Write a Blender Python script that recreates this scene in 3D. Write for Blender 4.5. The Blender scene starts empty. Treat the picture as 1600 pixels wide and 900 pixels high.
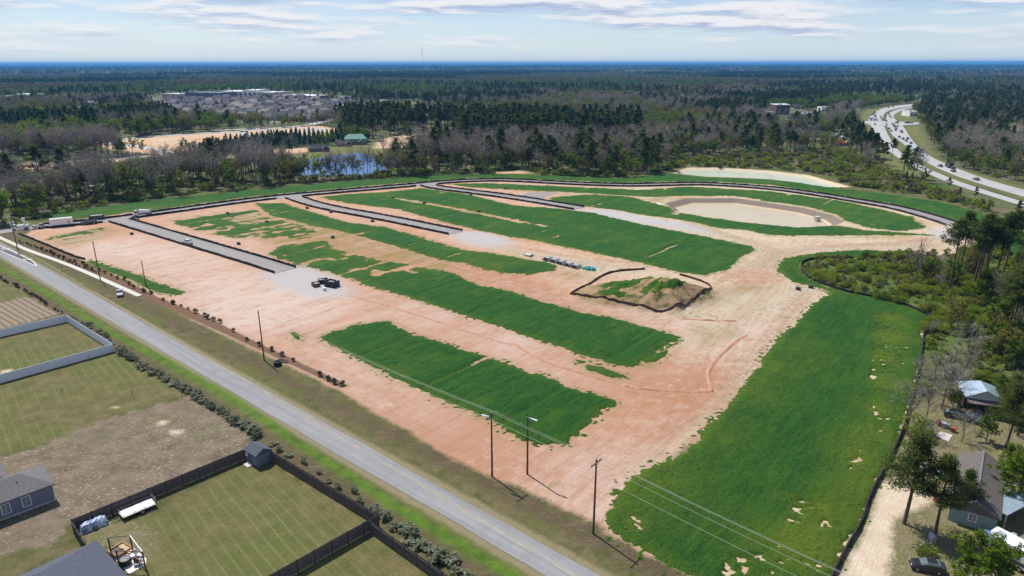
import bpy, math, random
import numpy as np
from mathutils import Matrix, Vector
rng = np.random.default_rng(7); random.seed(7)
S = bpy.context.scene; COL = S.collection
R = math.radians
# ------------------------------------------------------------------ camera
CAM_H = 60.0; FPX = 1067.0; PITCH = math.atan2(351.7, FPX); ROLL = math.atan2(2.5, 1600)
cam = bpy.data.cameras.new('camera'); camo = bpy.data.objects.new('camera', cam); COL.objects.link(camo)
cam.sensor_width = 36; cam.lens = 36 * FPX / 1600; cam.clip_start = 1; cam.clip_end = 200000
camo.matrix_world = Matrix.Translation((0, 0, CAM_H)) @ Matrix.Rotation(R(90) - PITCH, 4, 'X') @ Matrix.Rotation(-ROLL, 4, 'Z')
S.camera = camo
S.render.resolution_x = 1024; S.render.resolution_y = 576
# ------------------------------------------------------------------ light
SUN_EL = R(56); SUN_ROT = math.atan2(-0.64, 0.77)
HAZE_D = 7.5e-5
SUN_STR = 4.5; SKY_STR = 0.105
S.view_settings.view_transform = 'Standard'; S.view_settings.look = 'None'
S.view_settings.exposure = 0.32; S.view_settings.gamma = 1.0
sunl = bpy.data.lights.new('sun', 'SUN'); sunl.energy = SUN_STR; sunl.angle = R(0.53); sunl.color = (1, 0.95, 0.87)
suno = bpy.data.objects.new('sun', sunl); COL.objects.link(suno)
sd_ = Vector((math.sin(SUN_ROT) * math.cos(SUN_EL), math.cos(SUN_ROT) * math.cos(SUN_EL), math.sin(SUN_EL)))
suno.rotation_euler = sd_.to_track_quat('Z', 'Y').to_euler(); suno.location = (0, 0, 200)
# ------------------------------------------------------------------ node helper
class NT:
    def __init__(s, tree): s.t = tree; s.n = tree.nodes; s.l = tree.links
    def new(s, typ, ins=None, **kw):
        n = s.n.new(typ)
        for k, v in kw.items(): setattr(n, k, v)
        for k, v in (ins or {}).items(): s.set(n.inputs[k], v)
        return n
    def set(s, sock, v):
        if isinstance(v, bpy.types.NodeSocket): s.l.new(v, sock)
        elif isinstance(v, bpy.types.Node): s.l.new(v.outputs[0], sock)
        elif isinstance(v, (tuple, list)) and len(v) == 3 and sock.type == 'RGBA': sock.default_value = (*v, 1)
        else: sock.default_value = v
    def math(s, op, a, b=0.0, c=None, clamp=False):
        n = s.n.new('ShaderNodeMath'); n.operation = op; n.use_clamp = clamp
        s.set(n.inputs[0], a); s.set(n.inputs[1], b)
        if c is not None: s.set(n.inputs[2], c)
        return n.outputs[0]
    def mix(s, f, a, b, blend='MIX'):
        n = s.n.new('ShaderNodeMix'); n.data_type = 'RGBA'; n.blend_type = blend; n.clamp_factor = True
        s.set(n.inputs[0], f); s.set(n.inputs[6], a); s.set(n.inputs[7], b)
        return n.outputs[2]
    def noise(s, vec, scale, detail=3, rough=0.55, dist=0.0):
        n = s.n.new('ShaderNodeTexNoise'); n.inputs['Scale'].default_value = scale
        n.inputs['Detail'].default_value = detail; n.inputs['Roughness'].default_value = rough; n.inputs['Distortion'].default_value = dist
        if vec is not None: s.l.new(vec, n.inputs['Vector'])
        return n.outputs[0]
    def ramp(s, f, a, b, clamp=True):          # maps a..b to 0..1
        n = s.n.new('ShaderNodeMapRange'); n.clamp = clamp
        s.set(n.inputs[0], f); n.inputs[1].default_value = a; n.inputs[2].default_value = b
        return n.outputs[0]
    def attr(s, name):
        n = s.n.new('ShaderNodeAttribute'); n.attribute_name = name; return n.outputs['Fac']
    def mapping(s, vec, rot=0, scale=(1, 1, 1)):
        n = s.n.new('ShaderNodeMapping'); n.inputs['Rotation'].default_value = (0, 0, rot); n.inputs['Scale'].default_value = scale
        s.l.new(vec, n.inputs['Vector']); return n.outputs[0]
# ------------------------------------------------------------------ sky
W = bpy.data.worlds.new('World'); S.world = W; W.use_nodes = True
N = NT(W.node_tree); N.n.clear()
sky = N.new('ShaderNodeTexSky', sky_type='NISHITA'); sky.sun_disc = False; sky.sun_elevation = SUN_EL; sky.sun_rotation = SUN_ROT
sky.altitude = 60; sky.air_density = 1.0; sky.dust_density = 0.6; sky.ozone_density = 2.0
tc = N.new('ShaderNodeTexCoord'); sx = N.new('ShaderNodeSeparateXYZ', {0: tc.outputs['Generated']})
az = N.math('ARCTAN2', sx.outputs[0], sx.outputs[1]); el = N.math('ARCSINE', sx.outputs[2])
def cvec(du, dv, su, sv):
    c = N.new('ShaderNodeCombineXYZ'); N.set(c.inputs[0], N.math('MULTIPLY', N.math('ADD', az, du), su)); N.set(c.inputs[1], N.math('MULTIPLY', N.math('ADD', el, dv), sv)); return c.outputs[0]
def cl(dv):
    big = N.noise(cvec(0.37, dv, 3.2, 30), 1.0, 2, .5)
    sm = N.noise(cvec(0.37, dv, 11, 95), 1.0, 6, .62)
    return N.math('ADD', N.math('MULTIPLY', big, .62), N.math('MULTIPLY', sm, .38))
c0 = cl(0.0); c1 = cl(0.006)
cov = N.math('ADD', c0, N.math('MULTIPLY', N.ramp(el, 0.008, 0.075), 0.12))   # more cloud higher up, thin veil low
cmask = N.ramp(cov, 0.525, 0.63)
veil = N.math('MULTIPLY', N.ramp(N.noise(cvec(1.1, 0, 4, 60), 1.0, 4, .6), .42, .68), .55)
lit = N.ramp(N.math('SUBTRACT', c0, c1), -0.05, 0.03)
CK = 0.93 / SKY_STR / 2 ** S.view_settings.exposure
ccol = N.mix(lit, tuple(x * CK for x in (.47, .55, .76)), tuple(x * CK for x in (.95, .95, .98)))
low = N.ramp(el, 0.10, 0.0)
skc = N.mix(N.math('MULTIPLY', low, .8), sky.outputs[0], tuple(x * CK for x in (.68, .86, .95)))
skc = N.mix(N.math('MULTIPLY', N.ramp(el, 0.012, 0.085), .62), skc, tuple(x * CK for x in (.36, .61, .97)))
k1 = N.mix(veil, skc, tuple(x * CK for x in (.72, .82, .96)))
fadeH = N.math('MULTIPLY', cmask, N.ramp(el, 0.004, 0.03))
up = N.math('MULTIPLY', fadeH, N.ramp(el, 1.2, 0.5))
k2 = N.mix(N.math('MULTIPLY', up, .92), k1, ccol)
# the blended, cloudy sky reaches up to about 20 degrees, the clear sky goes on above
fin = N.mix(N.ramp(el, 0.2, 0.6), k2, sky.outputs[0])
bg = N.new('ShaderNodeBackground', {0: fin, 1: SKY_STR}); N.new('ShaderNodeOutputWorld', {0: bg})
# ------------------------------------------------------------------ picture ray -> place on the ground
def ray(x, y):
    u, v = x - 800.0, 450.0 - y
    c, s = math.cos(-ROLL), math.sin(-ROLL); u, v = c * u - s * v, s * u + c * v
    return np.array([u, FPX * math.cos(PITCH) + v * math.sin(PITCH), -FPX * math.sin(PITCH) + v * math.cos(PITCH)])
def G(x, y, z=0.0):
    d = ray(x, y); t = (CAM_H - z) / -d[2]; return np.array([d[0] * t, d[1] * t])
def GG(pts, z=0.0): return np.array([G(x, y, z) for x, y in pts])
def proj(P):                                     # ground points -> photo coordinates
    P = np.asarray(P, float); x, y = P[:, 0], P[:, 1]; z = -CAM_H + (P[:, 2] if P.shape[1] > 2 else 0)
    f = y * math.cos(PITCH) - z * math.sin(PITCH); v = y * math.sin(PITCH) + z * math.cos(PITCH); f = np.maximum(f, 1e-3)
    u, v = FPX * x / f, FPX * v / f; c, s = math.cos(ROLL), math.sin(ROLL)
    return 800 + c * u - s * v, 450 - (s * u + c * v)
# ------------------------------------------------------------------ numpy noise and distance fields
def vnoise(x, y, seed=0):
    xi = np.floor(x).astype(np.int64); yi = np.floor(y).astype(np.int64); fx = x - xi; fy = y - yi
    fx = fx * fx * (3 - 2 * fx); fy = fy * fy * (3 - 2 * fy)
    def h(a, b):
        n = (a * 374761393 + b * 668265263 + seed * 974634777) & 0x7fffffff
        n = ((n ^ (n >> 13)) * 1274126177) & 0x7fffffff
        return ((n ^ (n >> 16)) & 0xffff) / 65535.0
    return (h(xi, yi) * (1 - fx) + h(xi + 1, yi) * fx) * (1 - fy) + (h(xi, yi + 1) * (1 - fx) + h(xi + 1, yi + 1) * fx) * fy
def fbm(x, y, seed=0, o=4):
    r = 0; a = .5; t = 0
    for i in range(o): r = r + a * vnoise(x, y, seed + i * 17); t += a; a *= .5; x = x * 2.03; y = y * 2.03
    return r / t
def seg_dist(P, poly, closed=True):
    d = np.full(len(P), 1e9); n = len(poly)
    for i in range(n if closed else n - 1):
        a = poly[i]; b = poly[(i + 1) % n]; ab = b - a; L = max(ab @ ab, 1e-9)
        t = np.clip(((P - a) @ ab) / L, 0, 1); q = a + t[:, None] * ab
        d = np.minimum(d, np.hypot(P[:, 0] - q[:, 0], P[:, 1] - q[:, 1]))
    return d
def inside(P, poly):
    x, y = P[:, 0], P[:, 1]; r = np.zeros(len(P), bool); n = len(poly)
    for i in range(n):
        x0, y0 = poly[i]; x1, y1 = poly[(i + 1) % n]
        if y0 == y1: continue
        c = ((y0 > y) != (y1 > y)) & (x < (x1 - x0) * (y - y0) / (y1 - y0) + x0); r ^= c
    return r
def sdf(P, poly, lim=40.0):                       # positive inside, clipped to +-lim metres
    poly = np.asarray(poly, float); lim = float(lim); out = np.full(len(P), -lim)
    lo = poly.min(0) - lim; hi = poly.max(0) + lim
    k = np.where((P[:, 0] > lo[0]) & (P[:, 0] < hi[0]) & (P[:, 1] > lo[1]) & (P[:, 1] < hi[1]))[0]
    if len(k):
        Q = P[k]; d = np.minimum(seg_dist(Q, poly), lim); out[k] = np.where(inside(Q, poly), d, -d)
    return out
def resample(pts, step):
    pts = np.asarray(pts, float); d = np.r_[0, np.cumsum(np.hypot(*np.diff(pts[:, :2], axis=0).T))]
    n = max(2, int(d[-1] / step) + 1); t = np.linspace(0, d[-1], n)
    return np.stack([np.interp(t, d, pts[:, i]) for i in range(pts.shape[1])], 1)
def smooth(pts, it=2):                            # corner cutting
    pts = np.asarray(pts, float)
    for _ in range(it):
        a, b = pts[:-1], pts[1:]; q = np.empty((2 * len(a), pts.shape[1])); q[0::2] = .75 * a + .25 * b; q[1::2] = .25 * a + .75 * b
        pts = np.r_[pts[:1], q, pts[-1:]]
    return pts
def offset(pts, d):
    t = np.gradient(pts[:, :2], axis=0); t /= np.hypot(t[:, 0], t[:, 1])[:, None] + 1e-9
    r = pts.copy(); r[:, 0] += -t[:, 1] * d; r[:, 1] += t[:, 0] * d; return r
# ------------------------------------------------------------------ materials
_M = {}
def mat(name, col, rough=.7, var=.15, scale=2.0, bump=0.0, metal=0.0, spec=.4, coat=0.0, coord='Object', col2=None):
    if name in _M: return _M[name]
    m = bpy.data.materials.new(name); m.use_nodes = True; n = NT(m.node_tree); n.n.clear()
    co = n.new('ShaderNodeTexCoord').outputs[coord]
    f = n.noise(co, scale, 4, .6)
    c = n.mix(n.ramp(f, .3, .7), tuple(x * (1 - var) for x in col), tuple(min(1, x * (1 + var)) for x in (col2 or col)))
    b = n.new('ShaderNodeBsdfPrincipled', {'Base Color': c, 'Roughness': rough, 'Metallic': metal, 'Specular IOR Level': spec, 'Coat Weight': coat})
    if bump: n.set(b.inputs['Normal'], n.new('ShaderNodeBump', {'Height': n.noise(co, scale * 4, 3), 'Strength': bump, 'Distance': .05}))
    n.new('ShaderNodeOutputMaterial', {0: b}); _M[name] = m; return m
# ------------------------------------------------------------------ mesh building
def tag(o, label=None, cat=None, group=None, kind=None):
    for k, v in (('label', label), ('category', cat), ('group', group), ('kind', kind)):
        if v: o[k] = v
    return o
def mesh_np(name, V, F, mats=(), attrs=None, smoothf=False, midx=None):
    V = np.asarray(V, np.float32); F = np.asarray(F, np.int32); me = bpy.data.meshes.new(name); k = F.shape[1]
    me.vertices.add(len(V)); me.vertices.foreach_set('co', V.ravel())
    me.loops.add(F.size); me.loops.foreach_set('vertex_index', F.ravel())
    me.polygons.add(len(F)); me.polygons.foreach_set('loop_start', np.arange(0, F.size, k, dtype=np.int32))
    me.polygons.foreach_set('loop_total', np.full(len(F), k, np.int32))
    if smoothf: me.polygons.foreach_set('use_smooth', np.ones(len(F), bool))
    for m in mats: me.materials.append(m)
    if midx is not None: me.polygons.foreach_set('material_index', np.asarray(midx, np.int32))
    for an, av in (attrs or {}).items():
        a = me.attributes.new(an, 'FLOAT', 'POINT'); a.data.foreach_set('value', np.asarray(av, np.float32))
    me.update(calc_edges=True); return me
def link(name, data, parent=None, loc=None, rz=0.0):
    o = bpy.data.objects.new(name, data); COL.objects.link(o)
    if parent is not None: o.parent = parent
    if loc is not None: o.location = loc if len(loc) == 3 else (*loc, 0)
    if rz: o.rotation_euler = (0, 0, rz)
    return o
def empty(name, loc, rz, label, cat, group=None):
    o = link(name, None, None, loc, rz); o.empty_display_size = .5; return tag(o, label, cat, group)
class MB:
    """collects shapes into one mesh"""
    def __init__(s): s.v = []; s.f = []; s.m = []
    def add(s, V, F, m=0):
        b = len(s.v); s.v += [tuple(map(float, p)) for p in V]; s.f += [tuple(b + i for i in f) for f in F]; s.m += [m] * len(F); return s
    def box(s, c, d, rz=0, m=0, taper=1.0, shift=(0, 0)):
        cx, cy, cz = c; hx, hy, hz = d[0] / 2, d[1] / 2, d[2] / 2; co, si = math.cos(rz), math.sin(rz); V = []
        for z, k, sh in ((-hz, 1, (0, 0)), (hz, taper, shift)):
            for x, y in ((-hx, -hy), (hx, -hy), (hx, hy), (-hx, hy)):
                x = x * k + sh[0]; y = y * k + sh[1]; V.append((cx + x * co - y * si, cy + x * si + y * co, cz + z))
        return s.add(V, [(3, 2, 1, 0), (4, 5, 6, 7), (0, 1, 5, 4), (1, 2, 6, 5), (2, 3, 7, 6), (3, 0, 4, 7)], m)
    def tube(s, p, q, r, n=6, r2=None, m=0, cap=True):
        p = Vector(p); q = Vector(q); d = (q - p).normalized(); a = d.orthogonal().normalized(); b = d.cross(a); r2 = r if r2 is None else r2
        V = [p + (a * math.cos(6.2832 * i / n) + b * math.sin(6.2832 * i / n)) * r for i in range(n)] + [q + (a * math.cos(6.2832 * i / n) + b * math.sin(6.2832 * i / n)) * r2 for i in range(n)]
        F = [(i, (i + 1) % n, n + (i + 1) % n, n + i) for i in range(n)]
        if cap: F += [tuple(range(n))[::-1], tuple(range(n, 2 * n))]
        return s.add(V, F, m)
    def path(s, pts, r, n=4, m=0):
        for a, b in zip(pts[:-1], pts[1:]): s.tube(a, b, r, n, m=m, cap=False)
        return s
    def lathe(s, prof, n=12, c=(0, 0, 0), m=0):
        V = [(c[0] + r * math.cos(6.2832 * i / n), c[1] + r * math.sin(6.2832 * i / n), c[2] + z) for r, z in prof for i in range(n)]
        F = [(j * n + i, j * n + (i + 1) % n, (j + 1) * n + (i + 1) % n, (j + 1) * n + i) for j in range(len(prof) - 1) for i in range(n)]
        return s.add(V, F, m)
    def prism(s, prof, y0, y1, m=0, k=1.0):              # side outline in x,z extruded over y; k narrows nothing below 1
        n = len(prof); V = [(x, y0, z) for x, z in prof] + [(x, y1, z) for x, z in prof]
        F = [tuple(range(n)), tuple(range(n, 2 * n))[::-1]] + [(i, n + i, n + (i + 1) % n, (i + 1) % n) for i in range(n)]
        return s.add(V, F, m)
    def quad(s, a, b, c, d, m=0): return s.add([a, b, c, d], [(0, 1, 2, 3)], m)
    def mesh(s, name, mats, smoothf=False):
        me = bpy.data.meshes.new(name); me.from_pydata(s.v, [], s.f)
        for m in (mats if isinstance(mats, (list, tuple)) else [mats]): me.materials.append(m)
        me.polygons.foreach_set('material_index', s.m)
        if smoothf: me.polygons.foreach_set('use_smooth', [True] * len(s.f))
        me.update(); return me
    def build(s, name, mats, parent=None, loc=None, rz=0, smoothf=False): return link(name, s.mesh(name, mats, smoothf), parent, loc, rz)
def copy_tree(o, loc=None, rz=None, parent=None):
    c = o.copy(); COL.objects.link(c)
    if parent is not None: c.parent = parent
    if loc is not None: c.location = loc if len(loc) == 3 else (*loc, 0)
    if rz is not None: c.rotation_euler = (0, 0, rz)
    for ch in KIDS.get(o.name, o.children): copy_tree(ch, None, None, c)
    return c
KIDS = {}
# ================================================================== THE SITE IN PLAN
AX = G(430, 424) - G(190, 346); AX /= np.hypot(*AX); AXA = math.atan2(AX[1], AX[0])   # direction of the site's streets
def UV(P): return P[:, 0] * AX[0] + P[:, 1] * AX[1], -P[:, 0] * AX[1] + P[:, 1] * AX[0]
SITE = GG([(38, 368), (66, 350), (160, 338), (300, 318), (480, 298), (700, 277), (1000, 283), (1200, 285), (1400, 317), (1515, 352), (1530, 372), (1500, 395), (1440, 402), (1400, 397), (1275, 396), (1225, 406), (1217, 422), (1245, 445), (1300, 460), (1240, 520), (1200, 560), (1140, 635), (1100, 680), (1020, 735), (960, 790), (942, 817), (925, 813), (887, 798), (800, 756), (755, 740), (690, 708), (645, 677), (587, 646), (535, 613), (482, 588), (400, 548), (300, 500), (245, 470), (225, 452), (150, 416), (100, 394)])
LOOP = smooth(GG([(-60, 372), (0, 363), (30, 358), (90, 352.5), (160, 345.5), (215, 338), (300, 326), (400, 312), (475, 304.5), (575, 296), (650, 289.5), (700, 284.5), (750, 282), (800, 282), (875, 286.5), (975, 290.5), (1050, 288.5), (1100, 287.5), (1200, 294), (1275, 304), (1350, 316.5), (1400, 325), (1450, 338.5), (1492, 352)]), 2)
ST1 = GG([(180, 343), (230, 358), (400, 408.5), (446, 423)])
ST2 = smooth(GG([(452, 307.5), (466, 311.5), (480, 317), (520, 327), (600, 341), (712, 364)]), 1)
ST3 = smooth(GG([(662, 288.5), (680, 293.5), (720, 298.5), (800, 308.5), (905, 326)]), 1)
STUB = GG([(806, 309.5), (824, 301), (872, 301), (838, 313)])
ROAD_L = np.array([G(85, 450), G(852, 900)]); ROAD_R = np.array([G(127, 450), G(937, 900)])
def ext(a, b, t0, t1): d = b - a; return np.array([a + d * t0, a + d * t1])
ROAD_L = ext(*ROAD_L, -2.6, 1.9); ROAD_R = ext(*ROAD_R, -2.6, 1.9)
POND_A_OUT = GG([(1050, 270), (1074, 261.5), (1130, 262), (1200, 266), (1262, 273), (1330, 292), (1290, 292), (1240, 284), (1200, 279.5), (1100, 275.5)])
POND_B_OUT = GG([(1040, 317), (1072, 309), (1150, 309), (1200, 316), (1255, 324), (1303, 336), (1320, 346), (1303, 353), (1250, 355), (1200, 351), (1150, 345), (1100, 336), (1050, 328.5)])
MOUND_C = G(1030, 459)
F8 = [(1272, 475), (1300, 456), (1237, 440), (1216, 421), (1223, 405), (1275, 395), (1355, 391), (1425, 395), (1430, 399), (1335, 401), (1270, 401), (1248, 412), (1255, 431), (1288, 447), (1330, 459), (1400, 474), (1413, 477), (1463, 498), (1442, 516), (1439, 550), (1432, 587), (1422, 627), (1414, 657), (1386, 726), (1356, 776), (1346, 817), (1320, 860), (1299, 900), (1270, 960), (1150, 960), (1088, 903), (1012, 868), (950, 832), (938, 816), (961, 788), (982, 751), (1020, 726), (1075, 707), (1096, 688), (1100, 670), (1137, 631), (1175, 586), (1200, 552), (1237, 511)]
def ground_z(P):
    z = np.zeros(len(P))
    s = sdf(P, POND_B_OUT, 12); z -= np.clip(s * .42, 0, 3.2)
    s = sdf(P, POND_A_OUT, 12); z -= np.clip(s * .35, 0, 2.2)
    # the spoil heap: a steep cone on a low lobed skirt
    k = np.hypot(P[:, 0] - MOUND_C[0], P[:, 1] - MOUND_C[1]) < 45
    if k.any():
        Q = P[k]; n = fbm(Q[:, 0] * .22, Q[:, 1] * .22, 5); n2 = fbm(Q[:, 0] * .9, Q[:, 1] * .9, 9, 3)
        c = G(1035, 463); dx = Q - c; th = np.arctan2(dx[:, 1], dx[:, 0]); r = np.hypot(dx[:, 0], dx[:, 1]) / (1 + .3 * np.sin(3 * th + 1) * n + .12 * np.sin(9 * th + 4 * n))
        cone = 6.0 * np.clip(1 - r / 12.5, 0, 1) ** 1.1
        c2 = G(985, 462); d2 = (Q - c2) / np.array([15, 10]); sk = 2.1 * np.clip(1.15 - np.hypot(d2[:, 0], d2[:, 1]), 0, .6) / .6
        c3 = G(1062, 460); d3 = (Q - c3) / np.array([11, 9]); sk3 = 2.0 * np.clip(1.1 - np.hypot(d3[:, 0], d3[:, 1]), 0, .7) / .7
        base = np.maximum.reduce([cone, sk, sk3])
        z[k] += base * (.75 + .5 * n) + np.clip(base, 0, 1) * (n2 - .5) * 1.0
    return z
FAR_DIRT = [GG([(-40, 278), (-40, 262), (60, 254.5), (190, 246.5), (250, 241), (262, 243), (190, 252), (95, 263), (0, 273)]),
            GG([(150, 226), (190, 218), (260, 211.5), (380, 203.5), (500, 196.5), (535, 204), (520, 211.5), (440, 213), (380, 221), (330, 230), (290, 238), (250, 241), (190, 237)]),
            GG([(585, 232), (590, 218), (650, 208), (720, 206), (700, 224), (640, 231)]), GG([(350, 247), (400, 235), (480, 231), (490, 236), (430, 243), (370, 252)]),
            GG([(770, 268), (812, 266), (830, 271), (780, 272)]), GG([(70, 174), (150, 168), (180, 172), (120, 182), (85, 182)])]
FAR_GRASS = [GG([(430, 249), (480, 230), (545, 227), (640, 228), (650, 236), (600, 243), (540, 240), (480, 250)]), GG([(608, 168), (615, 161), (658, 161), (656, 169)]),
             GG([(1350, 200), (1360, 202), (1376, 222), (1386, 236), (1378, 240), (1352, 232)]), GG([(1338, 180), (1352, 172), (1395, 164), (1362, 178), (1357, 189), (1342, 190)]),
             GG([(1398, 172), (1420, 168), (1426, 178), (1424, 190), (1408, 190), (1397, 182)]), GG([(1414, 198), (1436, 196), (1452, 232), (1466, 250), (1442, 236), (1420, 212)]),
             GG([(1430, 236), (1445, 240), (1500, 264), (1620, 298), (1620, 303), (1500, 270)]), GG([(1378, 196), (1390, 212), (1420, 234), (1470, 268), (1620, 318), (1620, 306), (1500, 284), (1430, 250), (1395, 225)]),
             GG([(1340, 172), (1345, 215), (1390, 262), (1460, 285), (1420, 262), (1375, 225)])]
LAKE = GG([(452, 268), (462, 258), (480, 250), (520, 243), (560, 239), (585, 243), (600, 258), (606, 270), (560, 274), (480, 274)])
WOOD_FRONT = [(-400, 395), (0, 352), (60, 342), (130, 327), (220, 313), (300, 303), (400, 293), (520, 283), (620, 277), (700, 272), (800, 270.5), (875, 275), (975, 278), (1035, 269), (1070, 260), (1200, 264), (1290, 274), (1330, 290), (1400, 301), (1480, 314), (1580, 341), (1700, 372)]
WOOD = np.r_[np.array([[-70000., 300.]]), GG(WOOD_FRONT), np.array([[70000., 300.], [90000., 90000.], [-90000., 90000.]])]
COPSE = GG([(1250, 413), (1272, 402), (1335, 401), (1430, 399), (1470, 408), (1520, 380), (1590, 402), (1750, 415), (1800, 620), (1610, 622), (1500, 600), (1470, 625), (1440, 660), (1424, 628), (1434, 588), (1440, 551), (1444, 517), (1466, 499), (1414, 477), (1332, 459), (1290, 447), (1257, 431)])
YARD = GG([(1424, 640), (1500, 600), (1700, 640), (1900, 900), (1850, 1100), (1290, 1000), (1302, 900), (1347, 818), (1358, 776), (1388, 727), (1416, 656)])
DRIVE = GG([(1374, 760), (1402, 745), (1455, 770), (1448, 790), (1415, 800), (1394, 816), (1392, 870), (1386, 930), (1300, 960), (1312, 900), (1350, 836), (1367, 795)])
LAWN = [GG([(-300, 610), (0, 532), (105, 506), (176, 549), (0, 601), (-300, 690)]), GG([(-300, 690), (0, 602), (178, 552), (222, 575), (268, 604), (294, 618), (230, 634), (150, 656), (80, 690), (-10, 715), (-300, 800)]), GG([(128, 842), (240, 800), (392, 722), (405, 712), (578, 817), (420, 910), (200, 1000), (150, 900)]), GG([(578, 834), (700, 920), (640, 1100), (380, 1000), (430, 918)]), GG([(-300, 500), (0, 434), (45, 462), (0, 472), (-300, 560)])]
DEAD = [GG([(-100, 720), (0, 716), (80, 692), (150, 658), (232, 636), (296, 619), (388, 678), (400, 700), (240, 772), (112, 818), (80, 850), (0, 868), (-200, 990), (-300, 880)]), GG([(-200, 555), (0, 474), (45, 463), (92, 490), (0, 512), (-200, 580)])]
BROWN_STRIPE = GG([(-200, 555), (0, 474), (42, 463), (92, 491), (0, 514), (-200, 580)])
DITCH = GG([(-20, 410), (30, 434), (62, 452), (125, 489), (175, 521), (240, 554), (300, 588), (352, 616), (411, 654), (465, 692), (540, 740), (580, 765), (625, 797), (675, 825), (737, 862), (850, 930)])
SCUFF = GG([(118, 832), (165, 815), (205, 815), (245, 832), (232, 850), (240, 875), (228, 882), (200, 855), (165, 856), (140, 856)])
SPOTS = [(254.5, 660, .9), (275.5, 675, .85), (10, 580, .9), (180, 636, .3)]
MULCH = GG([(60, 380), (100, 396), (160, 421), (240, 461), (325, 496), (400, 534), (470, 567), (545, 602), (532, 606), (470, 577), (400, 544), (300, 499), (230, 468), (150, 427), (90, 402), (55, 384)])
GRAVEL = [GG([(405, 428), (446, 418), (480, 417), (522, 432), (540, 448), (545, 462), (490, 466), (440, 452)]), GG([(700, 369), (722, 362), (752, 362), (790, 372), (800, 382), (770, 386), (730, 381)]), GG([(896, 326), (912, 328), (955, 327), (1000, 337), (1075, 350), (1120, 366), (1060, 358), (960, 343), (915, 334)]), GG([(1452, 361), (1490, 354), (1502, 362), (1480, 374), (1462, 371)]), GG([(808, 309), (824, 301), (850, 304), (838, 312)])]
SAND = [GG([(1486, 370), (1440, 378), (1340, 384), (1250, 384), (1200, 380), (1150, 368), (1075, 350), (1020, 346), (1120, 372), (1180, 392), (1190, 405), (1150, 415), (1170, 422), (1210, 412), (1230, 400), (1280, 394), (1380, 390), (1490, 384)]),
        GG([(1120, 418), (1200, 420), (1240, 440), (1200, 452), (1110, 462), (1060, 492), (1000, 494), (1090, 500), (1180, 505), (1290, 452), (1230, 428), (1200, 400)]),
        GG([(1290, 456), (1262, 476), (1230, 508), (1192, 552), (1170, 585), (1130, 632), (1092, 676), (1020, 722), (990, 742), (1000, 722), (1060, 690), (1110, 640), (1150, 590), (1190, 545), (1240, 490)]),
        GG([(720, 380), (800, 388), (880, 400), (950, 412), (1000, 420), (940, 428), (860, 412), (790, 395)])]
LANES = [([(446, 423), (540, 450), (640, 480), (740, 508), (840, 548), (960, 592), (1080, 613), (1120, 612)], 7, 1.0), ([(300, 335), (420, 347), (500, 365), (600, 388), (700, 412), (760, 432), (840, 455), (930, 490), (1010, 505), (1080, 520)], 5, .9),
 ([(720, 370), (800, 388), (880, 403), (950, 413), (1010, 418), (1110, 425), (1190, 415)], 4, .7), ([(1075, 350), (1120, 367), (1180, 385), (1212, 402), (1195, 430)], 5, .7), ([(240, 466), (330, 502), (420, 550), (520, 594), (620, 642), (720, 692), (820, 728), (900, 748), (980, 722), (1060, 662), (1110, 630), (1150, 580), (1200, 520), (1260, 460)], 6, .9),
 ([(1480, 375), (1400, 386), (1300, 388), (1230, 398), (1195, 425), (1120, 466), (1060, 493), (980, 496), (900, 482), (840, 455)], 6, .8), ([(1190, 440), (1160, 500), (1132, 540), (1118, 600), (1080, 660), (1000, 738), (940, 790)], 6, .8), ([(520, 460), (480, 480), (450, 520), (500, 560), (600, 610)], 4, .7), ([(70, 380), (140, 398), (220, 425), (300, 470), (400, 500), (470, 500)], 4, .6)]
THIN = [[(265, 345), (330, 333), (420, 330), (520, 352), (640, 385), (720, 415), (690, 440), (600, 440), (480, 415), (400, 375), (330, 368)], [(60, 378), (90, 364), (170, 352), (200, 362), (150, 378), (110, 392)], [(1170, 362), (1250, 355), (1320, 352), (1380, 362), (1450, 368), (1400, 374), (1280, 372), (1200, 370)], [(725, 287), (800, 290), (900, 303), (980, 312), (920, 312), (860, 306), (780, 296)], [(1040, 322), (1000, 310), (1060, 305), (1080, 308)], [(850, 425), (900, 420), (930, 432), (890, 440)], [(560, 300), (640, 310), (760, 332), (860, 355), (1000, 400), (960, 392), (800, 350), (640, 320)], [(1110, 450), (1170, 440), (1210, 455), (1180, 470), (1130, 475)], [(1080, 505), (1150, 505), (1160, 525), (1100, 545), (1070, 535)]]
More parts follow.
